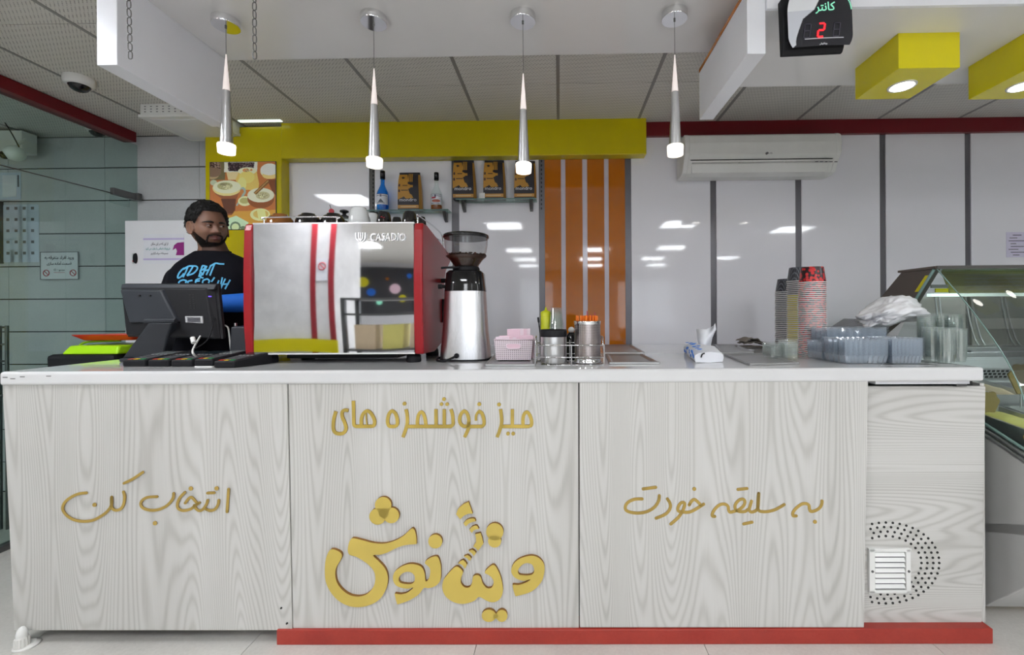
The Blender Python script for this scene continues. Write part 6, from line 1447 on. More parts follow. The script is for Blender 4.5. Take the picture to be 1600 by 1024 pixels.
# ================================================================== MAN BEHIND THE COUNTER
from mathutils import noise as _N
my = 2.45; mx = (338 - CX) * my / F
MAN = thing('person', 'bearded man in black t-shirt and blue sleeves standing behind the till, looking right', 'person', (mx, my, 0), ZF)
def eval_remesh(mb, vox, smooth_it=4):
    me = bpy.data.meshes.new('t'); me.from_pydata([tuple(v) for v in mb.v], [], mb.f); me.validate()
    bm = bmesh.new(); bm.from_mesh(me); bmesh.ops.remove_doubles(bm, verts=bm.verts, dist=1e-6); bmesh.ops.recalc_face_normals(bm, faces=bm.faces); bm.to_mesh(me); bm.free()
    o = bpy.data.objects.new('t', me); COL.objects.link(o)
    r = o.modifiers.new('r', 'REMESH'); r.mode = 'VOXEL'; r.voxel_size = vox
    if smooth_it: s_ = o.modifiers.new('s', 'SMOOTH'); s_.factor = .5; s_.iterations = smooth_it
    m2 = bpy.data.meshes.new_from_object(o.evaluated_get(bpy.context.evaluated_depsgraph_get()))
    bpy.data.objects.remove(o)
    n = len(m2.vertices); co = np.empty(n * 3, np.float32); m2.vertices.foreach_get('co', co); co = co.reshape(-1, 3)
    fc = [tuple(p.vertices) for p in m2.polygons]; bpy.data.meshes.remove(m2)
    return co, fc
def rings(mb, L, n=32, e=2.4):
    """L: (cx,cy,cz,rx,ry)"""
    V = []
    for cx_, cy_, cz_, rx, ry in L:
        for i in range(n):
            a_ = 2 * PI * i / n; c_, s_ = math.cos(a_), math.sin(a_)
            V.append((cx_ + rx * math.copysign(abs(c_) ** (2 / e), c_), cy_ + ry * math.copysign(abs(s_) ** (2 / e), s_), cz_))
    mb.add(V, [(j * n + i, j * n + (i + 1) % n, (j + 1) * n + (i + 1) % n, (j + 1) * n + i) for j in range(len(L) - 1) for i in range(n)] + [tuple(range(n - 1, -1, -1)), tuple(range((len(L) - 1) * n, len(L) * n))], True)
def limb(mb, P, R, k=6, n=16):
    pts = smooth_pts(P, k=k); rr = []
    for i in range(len(pts)):
        t = i / k; j = min(int(t), len(R) - 2); f = min(t - j, 1.); rr.append(R[j] * (1 - f) + R[j + 1] * f)
    mb.tube(pts, rr, n); mb.sph(pts[0], rr[0], n, 10); mb.sph(pts[-1], rr[-1], n, 10)
# head, in its own frame: face towards -y
HA, HB, HC = .078, .088, .120; EZ = -.006
def gs(x, z, cx_, cz_, sx_, sz_): return math.exp(-((x - cx_) / sx_) ** 2 - ((z - cz_) / sz_) ** 2)
def head_pt(p):
    t = max(0., -p.z); X, Y, Z = p.x * HA, p.y * HB, p.z * HC
    X *= 1 - .12 * t * t + .06 * max(0, 1 - abs(p.z + .35) * 3); 
    if p.y > 0: Y *= (1 - .30 * t) * (1 - .18 * min(1, p.y * 2))
    if p.z > 0: X *= 1 + .04 * p.z
    fr = max(0., -p.y); w_ = min(1., fr * 1.6)
    if w_ > 0:
        d = 0.
        if -.052 < Z < .004:
            u = (.004 - Z) / .056; prof_ = .027 * math.sin(min(1, u * 1.10) ** 1.3 * PI * .5) if Z > -.041 else .027 * max(0, (Z + .052) / .011)
            d += prof_ * math.exp(-(X / (.0095 + .0075 * u)) ** 2)
        for s_ in (-1, 1):
            d += .012 * gs(X, Z, s_ * .0170, -.040, .0070, .0065) - .011 * gs(X, Z, s_ * .029, EZ + .001, .016, .010) + .006 * gs(X, Z, s_ * .027, EZ + .018, .020, .007) + .007 * gs(X, Z, s_ * .045, -.036, .020, .020) - .006 * gs(X, Z, s_ * .007, -.047, .003, .003)
        d += .010 * gs(X, Z, 0, -.0600, .020, .0045) + .012 * gs(X, Z, 0, -.0715, .018, .0060) - .007 * gs(X, Z, 0, -.0655, .022, .0022) + .007 * gs(X, Z, 0, -.103, .022, .014) + .004 * gs(X, Z, 0, .055, .04, .03)
        Y -= d * w_
    return Vector((X, Y, Z))
yaw, tilt = math.radians(60), math.radians(-3)
HC0 = Vector(((333.5 - CX) * my / F, my - .035, 1.738))
HM = Matrix.Translation(HC0) @ Matrix.Rotation(yaw, 4, 'Z') @ Matrix.Rotation(tilt, 4, 'Y') @ Matrix.Scale(1.03, 4)
HMi = HM.inverted()
def headmesh(mb, n=120, m=110):
    V = [HM @ head_pt(Vector((math.sin(PI * j / m) * math.cos(2 * PI * i / n), math.sin(PI * j / m) * math.sin(2 * PI * i / n), -math.cos(PI * j / m)))) for j in range(m + 1) for i in range(n)]
    mb.add(V, [(j * n + i, j * n + (i + 1) % n, (j + 1) * n + (i + 1) % n, (j + 1) * n + i) for j in range(m) for i in range(n)], True)
    for s_ in (-1, 1):    # ears
        pts = [HM @ Vector((s_ * (HA + .001 + .012 * (1 + math.cos(t)) * .5), .0 - .010 + .018 * math.cos(t) + .006 * math.sin(t), -.016 + .031 * math.sin(t))) for t in [2 * PI * k / 18 for k in range(18)]]
        mb.tube(pts, .0052, 10, True); k0 = len(mb.v); mb.sph((0, 0, 0), 1, 16, 10); 
        for q in range(k0, len(mb.v)): v = mb.v[q]; mb.v[q] = tuple(HM @ Vector((s_ * (HA - .001) + v[0] * .007 + s_ * v[1] * .004, -.010 + v[1] * .016, -.016 + v[2] * .029)))
def B_(x, y, z): return Vector((mx + x, my + y, z))
def hand(mb, wrist, direc, palm_n, s_=1, curl=.5):
    """palm box + four fingers + thumb, all tapering chains"""
    d = Vector(direc).normalized(); nrm = Vector(palm_n); nrm = (nrm - d * nrm.dot(d)).normalized(); side = d.cross(nrm) * s_
    w0 = Vector(wrist)
    for k, o in enumerate((-.028, -.010, .009, .027)): limb(mb, [w0 + side * o * .6, w0 + d * .04 + side * o * .9, w0 + d * .085 + side * o], [.015, .0145, .0115], 4, 10)
    for k, (o, L) in enumerate(((-.029, .062), (-.010, .074), (.010, .078), (.029, .070))):
        b0 = w0 + d * .085 + side * o; a1, a2, a3 = curl * .5, curl * 1.2, curl * 1.8; P = [b0]
        for fr_, an in ((.45, a1), (.32, a2), (.23, a3)): P.append(P[-1] + (d * math.cos(an) + nrm * math.sin(an)) * L * fr_ + side * o * .03)
        limb(mb, P, [.0098, .0088, .0078, .0066], 4, 10)
    t0 = w0 + d * .025 + side * .026; limb(mb, [t0, t0 + d * .028 + side * .022 + nrm * .010, t0 + d * .055 + side * .026 + nrm * .020, t0 + d * .076 + side * .022 + nrm * .028], [.0135, .0115, .010, .0082], 4, 10)
shL, elL, wrL = B_(-.212, .0, 1.455), B_(-.262, -.03, 1.20), B_(-.10, -.20, 1.22)
shR, elR, wrR = B_(.222, .01, 1.475), B_(.335, -.055, 1.325), B_(.10, -.185, 1.31)
mb = MB()
rings(mb, [(mx, my, .90, .165, .12), (mx, my, 1.0, .175, .125), (mx, my, 1.2, .185, .13), (mx, my, 1.35, .20, .135), (mx, my, 1.44, .215, .125), (mx, my, 1.50, .195, .105), (mx, my, 1.545, .14, .085), (mx, my - .003, 1.585, .085, .07), (mx - .006, my - .01, 1.62, .064, .064), (mx - .022, my - .012, 1.68, .055, .060), (mx - .03, my - .012, 1.74, .050, .056)])
headmesh(mb)
limb(mb, [shL, elL, wrL], [.056, .043, .030]); limb(mb, [shR, elR, wrR], [.056, .044, .031])
hand(mb, wrL, (.8, -.5, 0), (0, 0, -1), -1, .35); hand(mb, wrR, (-.75, -.6, -.12), (0, 0, -1), 1, .4)
for s_ in (-1, 1): limb(mb, [B_(s_ * .09, 0, .92), B_(s_ * .10, -.01, .50), B_(s_ * .105, .02, .09)], [.092, .062, .042]); limb(mb, [B_(s_ * .105, .03, .045), B_(s_ * .115, -.12, .03)], [.038, .030])
co, fc = eval_remesh(mb, .0034, 2)
body = MB(); body.v = [tuple(v) for v in co]; body.f = fc; body.sm = [True] * len(fc)
Hi_ = np.array(HMi); loc_ = co @ Hi_[:3, :3].T + Hi_[:3, 3]
cen = np.array([loc_[list(f)].mean(0) for f in fc])
X_, Y_, Z_ = cen[:, 0], cen[:, 1], cen[:, 2]
lip = (Y_ < -.06) & (((X_ / .0225) ** 2 + ((Z_ + .0660) / .0110) ** 2) < 1)
phi = np.arctan2(np.abs(X_), -Y_)       # 0 = front
def beard_line(ph): return -.088 + .078 * np.clip((ph - .35) / 1.10, 0, 1) ** 1.6
br = (Z_ < beard_line(phi)) & (Z_ > -.135) & (phi < 1.24) & (co[[f[0] for f in fc], 2] > 1.58)
br |= (Y_ < -.05) & (np.abs(Z_ + .0515 + .12 * np.abs(X_)) < .0032) & (np.abs(X_) < .031)
br &= ~lip
body.m = [1 if l else 2 if b else 0 for l, b in zip(lip, br)]
build(body, 'body', ['skin', 'lips', 'beard_skin'], MAN)
# beard and hair strands follow the head surface
rnd = random.Random(11)
def surf(ph, z):
    """point on the head surface for azimuth ph (0 front, + to head's left) and height z"""
    lo, hi = -.999, .999
    pz = max(-.995, min(.995, z / HC)); s_ = math.sqrt(1 - pz * pz)
    p = Vector((math.sin(ph) * s_, -math.cos(ph) * s_, pz)); a_ = head_pt(p); return a_, p
def strands(n, test, ln, r, curl, seed, nm, m, spread=0.):
    rnd = random.Random(seed); ln0 = ln; mb = MB(); k = 0; tries = 0
    while k < n and tries < n * 40:
        tries += 1; pz = rnd.uniform(-1, 1); ph = rnd.uniform(-PI, PI); s_ = math.sqrt(1 - pz * pz); p = Vector((math.sin(ph) * s_, -math.cos(ph) * s_, pz)); a_ = head_pt(p)
        if not test(a_, abs(math.atan2(abs(a_.x), -a_.y))): continue
        nrm = Vector((p.x / HA, p.y / HB, p.z / HC)).normalized(); t1 = nrm.orthogonal().normalized(); t1 = (Matrix.Rotation(rnd.random() * 2 * PI, 3, nrm) @ t1); t2 = nrm.cross(t1); L = ln0 * (.6 + .7 * rnd.random()) * (.45 if (not spread and ph > .8 and a_.z < .06) else 1) * ((.35 + .75 * min(1, max(0, (-a_.z - .03) / .07))) if spread else 1); P = []
        for j in range(5):
            u = j / 4; P.append(HM @ (a_ + nrm * L * (u if curl < .5 else .35 + .65 * math.sin(u * 1.6)) + t1 * curl * L * math.sin(u * 4.5) * .8 + t2 * curl * L * (1 - math.cos(u * 4.5)) * .5 + Vector((0, 0, -spread * u * L))))
        mb.tube(P, [r, r * 1.1, r, r * .8, r * .3], 4); k += 1
    return build(mb, nm, m, MAN, kind=None)
def hairtest(a_, ph):
    hl = .071 if ph < .68 else .071 - .055 * min(1, (ph - .68) / .40) if ph < 1.08 else .008 if ph < 1.18 else .024 if ph < 1.70 else .024 - .052 * min(1, (ph - 1.70) / .4)
    return a_.z > hl
def beardtest(a_, ph):
    if ph > 1.36 or a_.z < -.128: return False
    if a_.y < -.05 and (a_.x / .027) ** 2 + ((a_.z + .068) / .0165) ** 2 < 1: return False
    if a_.y < -.05 and abs(a_.z + .0515 + .12 * abs(a_.x)) < .0032 and .003 < abs(a_.x) < .031: return True
    if a_.y < -.05 and abs(abs(a_.x) - .032) < .003 and -.088 < a_.z < -.055: return True
    return a_.z < float(beard_line(ph))
# hair cap under the curls
mb = MB(); n_, m_ = 80, 50; idx = {}; V = []
for j in range(m_ + 1):
    for i in range(n_):
        pz = -.6 + 1.6 * j / m_; s_ = math.sqrt(max(0, 1 - pz * pz)); ph = 2 * PI * i / n_ - PI; p = Vector((math.sin(ph) * s_, -math.cos(ph) * s_, pz)); a_ = head_pt(p)
        ok = hairtest(a_, math.atan2(abs(a_.x), -a_.y)); nn = Vector((p.x / HA, p.y / HB, p.z / HC)).normalized()
        off = (.008 + .006 * _N.noise(p * 9) + .006 * _N.noise(p * 21) + .010 * max(0, p.z)) if ok else -.004
        V.append(HM @ (a_ + nn * off))
mb.add(V, [(j * n_ + i, j * n_ + (i + 1) % n_, (j + 1) * n_ + (i + 1) % n_, (j + 1) * n_ + i) for j in range(m_) for i in range(n_)], True)
hair = build(mb, 'hair', 'hair', MAN)
strands(2600, hairtest, .017, .0015, .55, 3, 'hair_curls', 'hair')
strands(4200, beardtest, .0075, .00055, .35, 5, 'beard', 'beard', .5)
# eyes, lids, brows
for s_ in (-1, 1):
    c = Vector((s_ * .029, -.0735, EZ)); e = MB(); e.sph((0, 0, 0), .0122, 24, 16); e.xf(HM @ Matrix.Translation(c)); eb = build(e, 'eye', 'eye_white', MAN)
    g_ = Vector((.46, -.88, -.02)).normalized(); ic = c + g_ * .0098; R_ = g_.to_track_quat('Z', 'Y').to_matrix().to_4x4()
    e = MB().lathe([(.0058, 0), (.0050, .0022), (.0001, .0030)], (0, 0, 0), 20).xf(HM @ Matrix.Translation(ic) @ R_); build(e, 'iris', 'iris', eb)
    lid = []; low = []; brow = []
    for k in range(9):
        u = k / 8 - .5; x = s_ * .029 + u * .030; 
        lid.append(HM @ Vector((x, -.0735 - math.sqrt(max(0, .0136 ** 2 - (u * .024) ** 2)) + .0012, EZ + .0022 + .0044 * (1 - (2 * u) ** 2))))
        low.append(HM @ Vector((x, -.0735 - math.sqrt(max(0, .0134 ** 2 - (u * .024) ** 2)) + .0010, EZ - .0022 - .0040 * (1 - (2 * u) ** 2))))
    mbk = MB().tube(lid, [.0014, .0020, .0026, .0031, .0033, .0031, .0026, .0020, .0014], 8); build(mbk, 'upper_eyelid', 'skin', MAN)
    mbk = MB().tube([p + (HM.to_3x3() @ Vector((0, -.0016, -.0022))) for p in lid], .0009, 6); build(mbk, 'eyelashes', 'hair', MAN)
    mbk = MB().tube(low, [.0014, .0022, .0028, .0032, .0034, .0032, .0028, .0022, .0014], 8); build(mbk, 'lower_eyelid', 'skin', MAN)
    P = []
    for k in range(9):
        u = k / 8; x = s_ * (.011 + .040 * u); z = EZ + .0165 + .0045 * math.sin(u * PI * .75) - .004 * u * u; ph = math.asin(min(.9, x / (HA * .95))); a_, _ = surf(ph, z); P.append(HM @ (a_ + Vector((0, -.0008, 0))))
    build(MB().tube(P, [.0030, .0048, .0054, .0054, .0048, .0040, .0032, .0024, .0012], 8), 'eyebrow', 'hair', MAN)
# t-shirt
mb = MB()
rings(mb, [(mx, my, .86, .205, .150), (mx, my, 1.0, .212, .155), (mx, my, 1.15, .215, .158), (mx, my, 1.32, .225, .155), (mx, my, 1.42, .245, .145), (mx, my, 1.485, .240, .128), (mx + .003, my, 1.535, .205, .108), (mx, my - .003, 1.568, .155, .092), (mx - .004, my - .006, 1.588, .112, .084), (mx - .007, my - .008, 1.602, .084, .076)], e=2.3)
limb(mb, [shL + Vector((.015, 0, -.004)), shL.lerp(elL, .5), shL.lerp(elL, 1.0)], [.073, .066, .060], 6, 20)
limb(mb, [shR + Vector((-.015, 0, -.004)), shR.lerp(elR, .5), shR.lerp(elR, .80)], [.073, .064, .057], 6, 20)
co, fc = eval_remesh(mb, .008, 6)
for i in range(len(co)):
    v = Vector(co[i]); k = .0035 * _N.noise(v * 9 + Vector((0, 0, v.x * 8))) + .002 * _N.noise(v * 24); co[i, 1] += -k; co[i, 0] += k * .5
sh = MB(); sh.v = [tuple(v) for v in co]; sh.f = fc; sh.m = [0] * len(fc); sh.sm = [True] * len(fc)
shirt = build(sh, 't_shirt', 'shirt_black', MAN)
bvh = BVHTree.FromPolygons([Vector(v) for v in sh.v], fc)
cps = [(mx - .007 + .079 * math.cos(a_), my - .008 + .074 * math.sin(a_), 1.602 - .008 * math.sin(a_) * -1) for a_ in [2 * PI * k / 28 for k in range(28)]]
build(MB().tube(cps, .005, 8, True), 'collar', 'shirt_black', shirt)
# lettering painted on the chest: traced strokes projected on the cloth
def ch(px, py):
    d = ZF.p(px, py, 1.0) - Vector((0, 0, H)); d = Vector((d.x, d.y, d.z)); h_ = bvh.ray_cast(Vector((0, 0, H)), d.normalized())
    return (h_[0] if h_[0] else ZF.p(px, py, my - .15)) - Vector((0, .0018, 0))
mbp = None
def T6(x, y): return ch(240 + x / 6.4, 300 + y / 6.4)
letters = [[(312, 762), (290, 775), (258, 812), (243, 850), (252, 862), (280, 845), (305, 815)], [(345, 745), (325, 800), (296, 855)], [(300, 775), (350, 745), (395, 742)], [(398, 742), (370, 790), (335, 838)], [(335, 838), (400, 815), (440, 770), (430, 745), (392, 742)], [(490, 738), (470, 800), (455, 850)],
    [(490, 738), (520, 745), (500, 775), (468, 790), (485, 820), (470, 850), (500, 862)], [(535, 740), (510, 790), (490, 835)], [(575, 735), (550, 790), (528, 832)], [(505, 790), (560, 778)], [(615, 715), (590, 775), (565, 838)], [(565, 745), (620, 715), (660, 720), (708, 722)],
    [(300, 880), (270, 890), (250, 912)], [(300, 880), (330, 890), (320, 910)], [(390, 885), (350, 895), (345, 912)], [(470, 868), (430, 880), (420, 910)], [(425, 895), (465, 890)], [(540, 870), (500, 885), (490, 912)], [(540, 870), (560, 890), (550, 912)], [(612, 855), (580, 900)],
    [(655, 885), (640, 925), (628, 960), (650, 965), (672, 930), (690, 855)], [(720, 868), (695, 920), (670, 972)], [(768, 880), (740, 930), (716, 972)], [(690, 925), (755, 920)]]
for P in letters:
    mb = MB(); add_stroke(mb, P, 15, T6, Vector((0, .001, 0)), False); mb.m = [0] * len(mb.m); build(mb, 'blue_lettering', 'shirt_blue_print', shirt)
# blue undersleeves, trousers, shoes
mb = MB(); limb(mb, [shR.lerp(elR, .72), elR, elR.lerp(wrR, .5), elR.lerp(wrR, .97)], [.056, .056, .050, .042], 6, 20); build(mb, 'sleeve', 'sleeve_blue', MAN)
mb = MB(); limb(mb, [shL.lerp(elL, .9), elL, elL.lerp(wrL, .5), elL.lerp(wrL, .97)], [.050, .049, .043, .035], 6, 20); build(mb, 'sleeve', 'sleeve_blue', MAN)
mb = MB(); rings(mb, [(mx, my, .80, .19, .14), (mx, my, .90, .19, .14), (mx, my, .98, .188, .138)])
for s_ in (-1, 1): limb(mb, [B_(s_ * .092, 0, .85), B_(s_ * .10, -.005, .50), B_(s_ * .105, .02, .11)], [.105, .078, .062])
co, fc = eval_remesh(mb, .012, 4); tr = MB(); tr.v = [tuple(v) for v in co]; tr.f = fc; tr.m = [0] * len(fc); tr.sm = [True] * len(fc); build(tr, 'trousers', 'trousers', MAN)
for s_ in (-1, 1):
    mb = MB(); R = []
    rings(mb, [(B_(s_ * .11, -.05, 0).x, my - .05, .001, .050, .135), (B_(s_ * .11, -.05, 0).x, my - .05, .03, .052, .138), (B_(s_ * .11, -.05, 0).x, my - .04, .06, .046, .12), (B_(s_ * .11, 0, 0).x, my - .0, .10, .040, .06)]); build(mb, 'shoe', 'shoe', MAN, bevel=.006)
# ================================================================== GELATO CASE AT THE RIGHT
GX = 1.75; GR = 3.3
G = thing('display_case', 'glass gelato display case standing right of the white counter', 'display case', (GX + .5, 2.1, 0), WF)
def gq(px, py, x=GX): return WF.x(px, py, x)
Tn, Tf = gq(1460, 420), gq(1408, 426); Bn, Bf = gq(1420, 486), gq(1336, 513)
zt_ = Tn.z
# brown end cheek and its cap
PT_ = [Tn, Tf, Bf + Vector((0, .02, -.12)), Bf, Bn]
poly = [(GX, Tn.y, zt_), (GX, Tf.y, zt_), (GX, Bf.y, Bf.z), (GX, Bf.y + .02, KTOP + .0 + .02), (GX, Bf.y - .12, KTOP + .02), (GX, Bn.y, Bn.z)]
build(MB().prism(poly, (.03, 0, 0)), 'end_cheek', 'case_brown', G, bevel=.002)
build(MB().box((GX - .004, Tn.y - .01, zt_ - .0), (GX + .035, Tf.y + .02, zt_ + .012)), 'cheek_cap', 'case_brown', G, bevel=.003)
# top glass with dark edge
q = WF.p(1600, 405, Tn.y)
build(MB().box((GX + .036, Tn.y - .0, zt_), (GR, Tf.y + .05, zt_ + .008)), 'top_glass', 'glass_shelf', G)
build(MB().hexa([(GX + .0, Tn.y - .016, zt_ - .002), (GR, Tn.y - .016, zt_ + .004), (GR, Tn.y - .016, zt_ + .016), (GX + .0, Tn.y - .016, zt_ + .012)], [(GX + .0, Tn.y - .001, zt_ - .002), (GR, Tn.y - .001, zt_ + .004), (GR, Tn.y - .001, zt_ + .016), (GX + .0, Tn.y - .001, zt_ + .012)]), 'top_edge', 'strip_dark', G)
# left end glass and curved front glass
fp = [(Tn.y, zt_), (1.93, 1.27), (1.80, 1.10), (1.72, .95), (1.685, .80), (1.62, .72)]
ye = [(1.62, .72), (1.685, .80), (1.72, .95), (1.80, 1.10), (1.93, 1.27), (Tn.y, zt_), (Bn.y, Bn.z), (2.35, KTOP + .05), (2.45, KTOP - .10), (2.1, .80)]
build(MB().prism([(GX + .006, y, z) for y, z in ye], (.006, 0, 0)), 'end_glass', 'glass_clear', G)
fpn = smooth_pts([(y, z, 0) for y, z in fp], k=4); mb = MB()
V = [(x, p.x, p.y) for p in fpn for x in (GX + .014, GR)]
mb.add(V, [(2 * i, 2 * i + 1, 2 * i + 3, 2 * i + 2) for i in range(len(fpn) - 1)], True); build(mb, 'front_glass', 'glass_clear', G, solid=.006)
build(MB().tube([(GX + .010, p.x, p.y) for p in fpn], .0024, 6), 'glass_edge', 'glass_edge_teal', G)
build(MB().tube([(GX - .002, Tn.y, zt_ - .004), (GX - .002, Bn.y, Bn.z)], .007, 6), 'glass_edge', 'glass_edge_teal', G)
# inside: olive flap, light strip, sliding doors with curved bars, ledges
def gp_(px, py, y): return WF.p(px, py, y)
yI = 2.32
z0, z1 = gp_(1500, 458, yI).z, gp_(1500, 424, yI).z; xa = gp_(1466, 440, yI).x
build(MB().hexa([(xa + .06, yI, z0), (GR, yI, z0), (GR, yI - .02, z1), (xa, yI - .02, z1)], [(xa + .06, yI + .006, z0), (GR, yI + .006, z0), (GR, yI - .014, z1), (xa, yI - .014, z1)]), 'upper_flap', 'olive', G)
for k in range(5): z = z0 + (z1 - z0) * (.15 + .16 * k); build(MB().box((xa + .12, yI - .018, z), (GR - .2, yI - .012, z + .004)), 'flap_line', 'rail_grey', G)
build(MB().box((gp_(1448, 462, yI).x, yI - .03, gp_(1500, 463.5, yI).z), (GR, yI, gp_(1500, 459, yI).z)), 'light_strip', 'led_dim', G)
for (pa, pb, ya, yb, m) in ((1455, 1482, 445, 450, 'rail_grey'), (1462, 1482, 451, 457, 'yellow_box')): a, b = gp_(pa, ya, 2.25), gp_(pb, yb, 2.25); build(MB().box((a.x, 2.25, b.z), (b.x, 2.256, a.z)), 'sticker', m, G)
a_, b_ = Vector((GX - .004, Tn.y + .01, zt_ - .02)), Vector((GX - .004, Bn.y, Bn.z + .01))
build(MB().hexa([a_.lerp(b_, .05), a_.lerp(b_, .5), a_.lerp(b_, .5) + Vector((0, .03, 0)), a_.lerp(b_, .05) + Vector((0, .03, 0))], [p + Vector((.002, 0, 0)) for p in (a_.lerp(b_, .05), a_.lerp(b_, .5), a_.lerp(b_, .5) + Vector((0, .03, 0)), a_.lerp(b_, .05) + Vector((0, .03, 0)))]), 'sticker', 'yellow_box', G)
yD = 2.48
zA, zB = gp_(1500, 463, yD).z, gp_(1500, 540, yD).z
for (pa, pb) in ((1440, 1468), (1468, 1517), (1520, 1580), (1582, 1640)):
    a, b = gp_(pa, 500, yD), gp_(pb, 500, yD); build(MB().box((a.x, yD + .02, zB), (b.x, yD + .026, zA)), 'sliding_door', 'acrylic', G)
for pt, pb in ((1461, 1471), (1467, 1477), (1508, 1524), (1517, 1534), (1563, 1580), (1569, 1588)):
    a, b = gp_(pt, 464, yD), gp_(pb, 538, yD); build(MB().tube(smooth_pts([(a.x, yD, zA), (a.x + (b.x - a.x) * .45, yD + .0, zA * .5 + zB * .5), (b.x - .004, yD, zB + .04), (b.x, yD - .02, zB)]), .0045, 8), 'curved_bar', 'steel', G)
build(MB().box((gp_(1440, 540, 2.4).x, 2.36, gp_(1500, 549, 2.36).z), (GR, 2.5, gp_(1500, 543, 2.36).z)), 'ledge', 'case_steel', G, bevel=.002)
build(MB().box((gp_(1440, 540, 2.4).x, 2.34, gp_(1500, 558, 2.34).z), (GR, 2.36, gp_(1500, 551, 2.34).z)), 'ledge_edge', 'alu', G, bevel=.002)
build(MB().hexa([(GX + .02, 2.30, gp_(1550, 598, 2.30).z), (GR, 2.30, gp_(1550, 598, 2.30).z), (GR, 2.34, gp_(1550, 558, 2.34).z), (GX + .02, 2.34, gp_(1550, 558, 2.34).z)], [(GX + .02, 2.33, gp_(1550, 598, 2.30).z), (GR, 2.33, gp_(1550, 598, 2.30).z), (GR, 2.37, gp_(1550, 558, 2.34).z), (GX + .02, 2.37, gp_(1550, 558, 2.34).z)]), 'rear_wall', 'case_steel', G)
za, zb_ = gp_(1560, 577, 2.30).z, gp_(1560, 589, 2.30).z; xa = gp_(1540, 580, 2.29).x - .08
fr_ = build(MB().box((xa, 2.292, zb_ - .004), (GR, 2.30, za + .004)), 'vent_strip', 'steel_h', G)
mb = MB()
for i in range(46):
    for j in range(3):
        x = xa + .02 + i * .023 + j * .006; z = za - .004 - j * .0145; mb.hexa([(x, 2.2905, z - .010), (x + .014, 2.2905, z - .010), (x + .017, 2.2905, z), (x + .003, 2.2905, z)], [(x, 2.2925, z - .010), (x + .014, 2.2925, z - .010), (x + .017, 2.2925, z), (x + .003, 2.2925, z)])
build(mb, 'vent_slot', 'gap_dark', fr_, kind='stuff')
# gelato wells
def pan(x0, x1, y0, y1, z, dz, m, lb, slope=.12):
    T = thing('gelato_pan', lb, 'food pan', ((x0 + x1) / 2, (y0 + y1) / 2, z - dz), WF, 'gelato pans in the display case')
    def zz_(y): return z + (y - y0) * slope
    out = [(x0, y0), (x1, y0), (x1, y1), (x0, y1)]; inn = [(x0 + .012, y0 + .012), (x1 - .012, y0 + .012), (x1 - .012, y1 - .012), (x0 + .012, y1 - .012)]
    V = [(x, y, zz_(y)) for x, y in out] + [(x, y, zz_(y)) for x, y in inn] + [(x + (.01 if x < (x0 + x1) / 2 else -.01), y, zz_(y) - dz) for x, y in inn]
    f = []
    for i in range(4): j = (i + 1) % 4; f += [(i, j, 4 + j, 4 + i), (4 + i, 4 + j, 8 + j, 8 + i)]
    f += [(8, 9, 10, 11)]; build(MB().add(V, f, False), 'steel_pan', 'steel_h', T, solid=.0015)
    nx, ny = 18, 26; V = []; rs = random.random() * 9
    for j in range(ny + 1):
        for i in range(nx + 1):
            u, v = i / nx, j / ny; x = x0 + .016 + (x1 - x0 - .032) * u; y = y0 + .016 + (y1 - y0 - .032) * v
            h_ = .045 * (math.sin(PI * u) * math.sin(PI * v)) ** .6 + .014 * _N.noise(Vector((x * 22 + rs, y * 22, 0))) * math.sin(PI * u); V.append((x, y, zz_(y) - dz * .45 + h_ * .8))
    mb = MB().add(V, [(j * (nx + 1) + i, j * (nx + 1) + i + 1, (j + 1) * (nx + 1) + i + 1, (j + 1) * (nx + 1) + i) for j in range(ny) for i in range(nx)], True); build(mb, 'gelato', m, T, kind='stuff'); return T
px_ = [GX + .02, GX + .21, GX + .40, GX + .59, GX + .78]
pan(px_[0], px_[1] - .01, 2.02, 2.27, .875, .07, 'gelato_white', 'rear gelato pan of white ice cream at the left end of the case'); pan(px_[1], px_[2] - .01, 2.02, 2.27, .875, .07, 'gelato_cream', 'rear gelato pan of cream coloured ice cream, second from the left end')
pan(px_[0], px_[1] - .01, 1.72, 2.0, .80, .07, 'gelato_yellow', 'front gelato pan of yellow ice cream at the left end of the case'); pan(px_[1], px_[2] - .01, 1.72, 2.0, .80, .07, 'gelato_white', 'front gelato pan of white ice cream, second from the left end')
build(MB().box((GX + .015, 1.66, .70), (GR, 2.30, .715)), 'well_floor', 'case_steel', G)
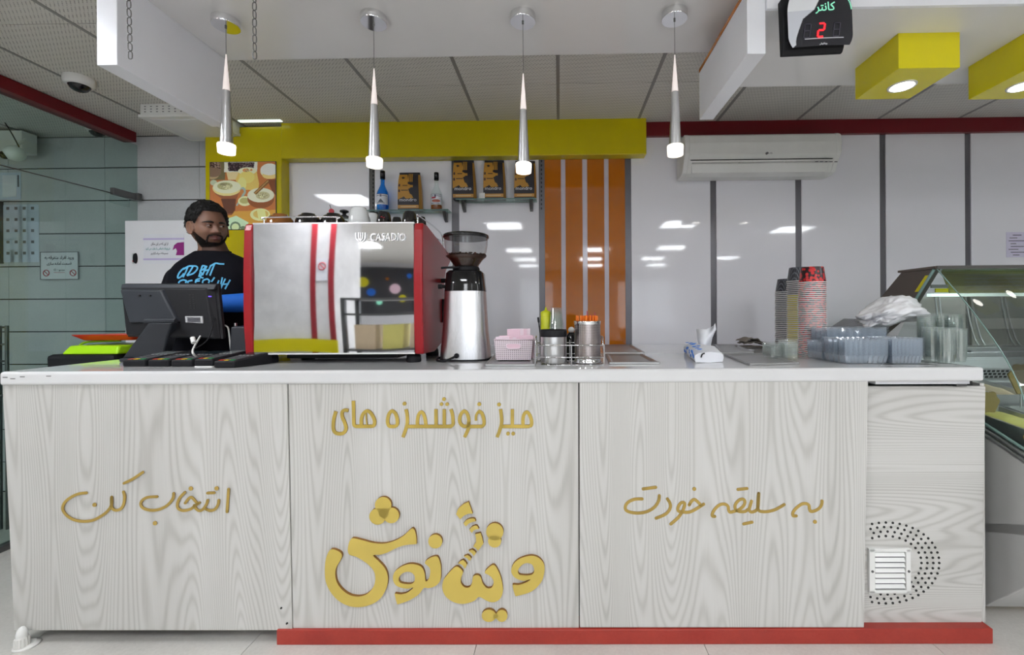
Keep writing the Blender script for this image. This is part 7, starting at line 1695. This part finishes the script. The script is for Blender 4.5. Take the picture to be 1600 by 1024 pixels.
# cone shaped flavour cards
for (px, py, yv, s_, lb) in ((1546, 630, 1.93, .075, 'brown cone shaped flavour card at the left end of the gelato case'), (1596, 590, 1.95, .09, 'larger brown cone shaped flavour card beside the glass edge'), (1592, 700 - 12, 1.70, .09, 'brown cone shaped flavour card near the front glass of the gelato case')):
    q = WF.p(px, py, yv); 
    if q.x < GX + .05: q.x = GX + .055
    T = thing('flavour_card', lb, 'card', q, WF); P = [(q.x + s_ * .55 * math.cos(a_) * (1 + .10 * math.cos(6 * a_)), yv, q.z + s_ * .1 + s_ * .55 * math.sin(a_) * (1 + .10 * math.cos(6 * a_))) for a_ in [PI * k / 16 for k in range(17)]] + [(q.x - s_ * .18, yv, q.z - s_ * .8), (q.x + s_ * .18, yv, q.z - s_ * .8)]
    build(MB().prism(P, (0, .006, 0)), 'card', 'biscuit', T); build(MB().cyl((q.x, yv + .003, q.z - s_ * .8), (q.x, yv + .003, q.z - s_ * .8 - .06), .003), 'pin', 'steel', T)
# body of the case : tapering end panel, chrome shelf edge
e = [gq(1538, 683), gq(1600, 725)]; f_ = [gq(1540, 955), gq(1600, 925)]
sl = (e[1].z - e[0].z) / (e[1].y - e[0].y); sb = (f_[1].z - f_[0].z) / (f_[1].y - f_[0].y)
y1_, y2_ = 1.36, 2.62
def ez(y): return e[0].z + sl * (y - e[0].y)
def fz(y): return max(.03, f_[0].z + sb * (y - f_[0].y))
pol = [(GX, y1_, max(ez(y1_), .50)), (GX, e[0].y, ez(e[0].y)), (GX, 2.0, ez(e[0].y) + .03), (GX, y2_, .78), (GX, y2_, .04), (GX, f_[0].y, .035), (GX, y1_, max(fz(y1_), .36))]
build(MB().prism(pol, (GR - GX, 0, 0)), 'lower_body', 'case_panel', G, bevel=.004)
for k, (dz, m, r) in enumerate(((.012, 'chrome', .009), (.034, 'alu', .008), (.055, 'glass_edge_teal', .006))):
    build(MB().tube([(GX + .002, y1_, max(ez(y1_), .5) + dz), (GX + .002, e[0].y, ez(e[0].y) + dz), (GX + .002, 2.0, ez(e[0].y) + dz + .03)], r, 8), 'edge_rail', m, G)
build(MB().box((GX + .03, 1.95, .0), (GR, y2_, .10)), 'base', 'gap_dark', G)
q = gq(1600, 945); build(MB().box((GX + .02, 1.93, .0), (GR, 1.945, .11)), 'kick_panel', 'wood_yellow', G)
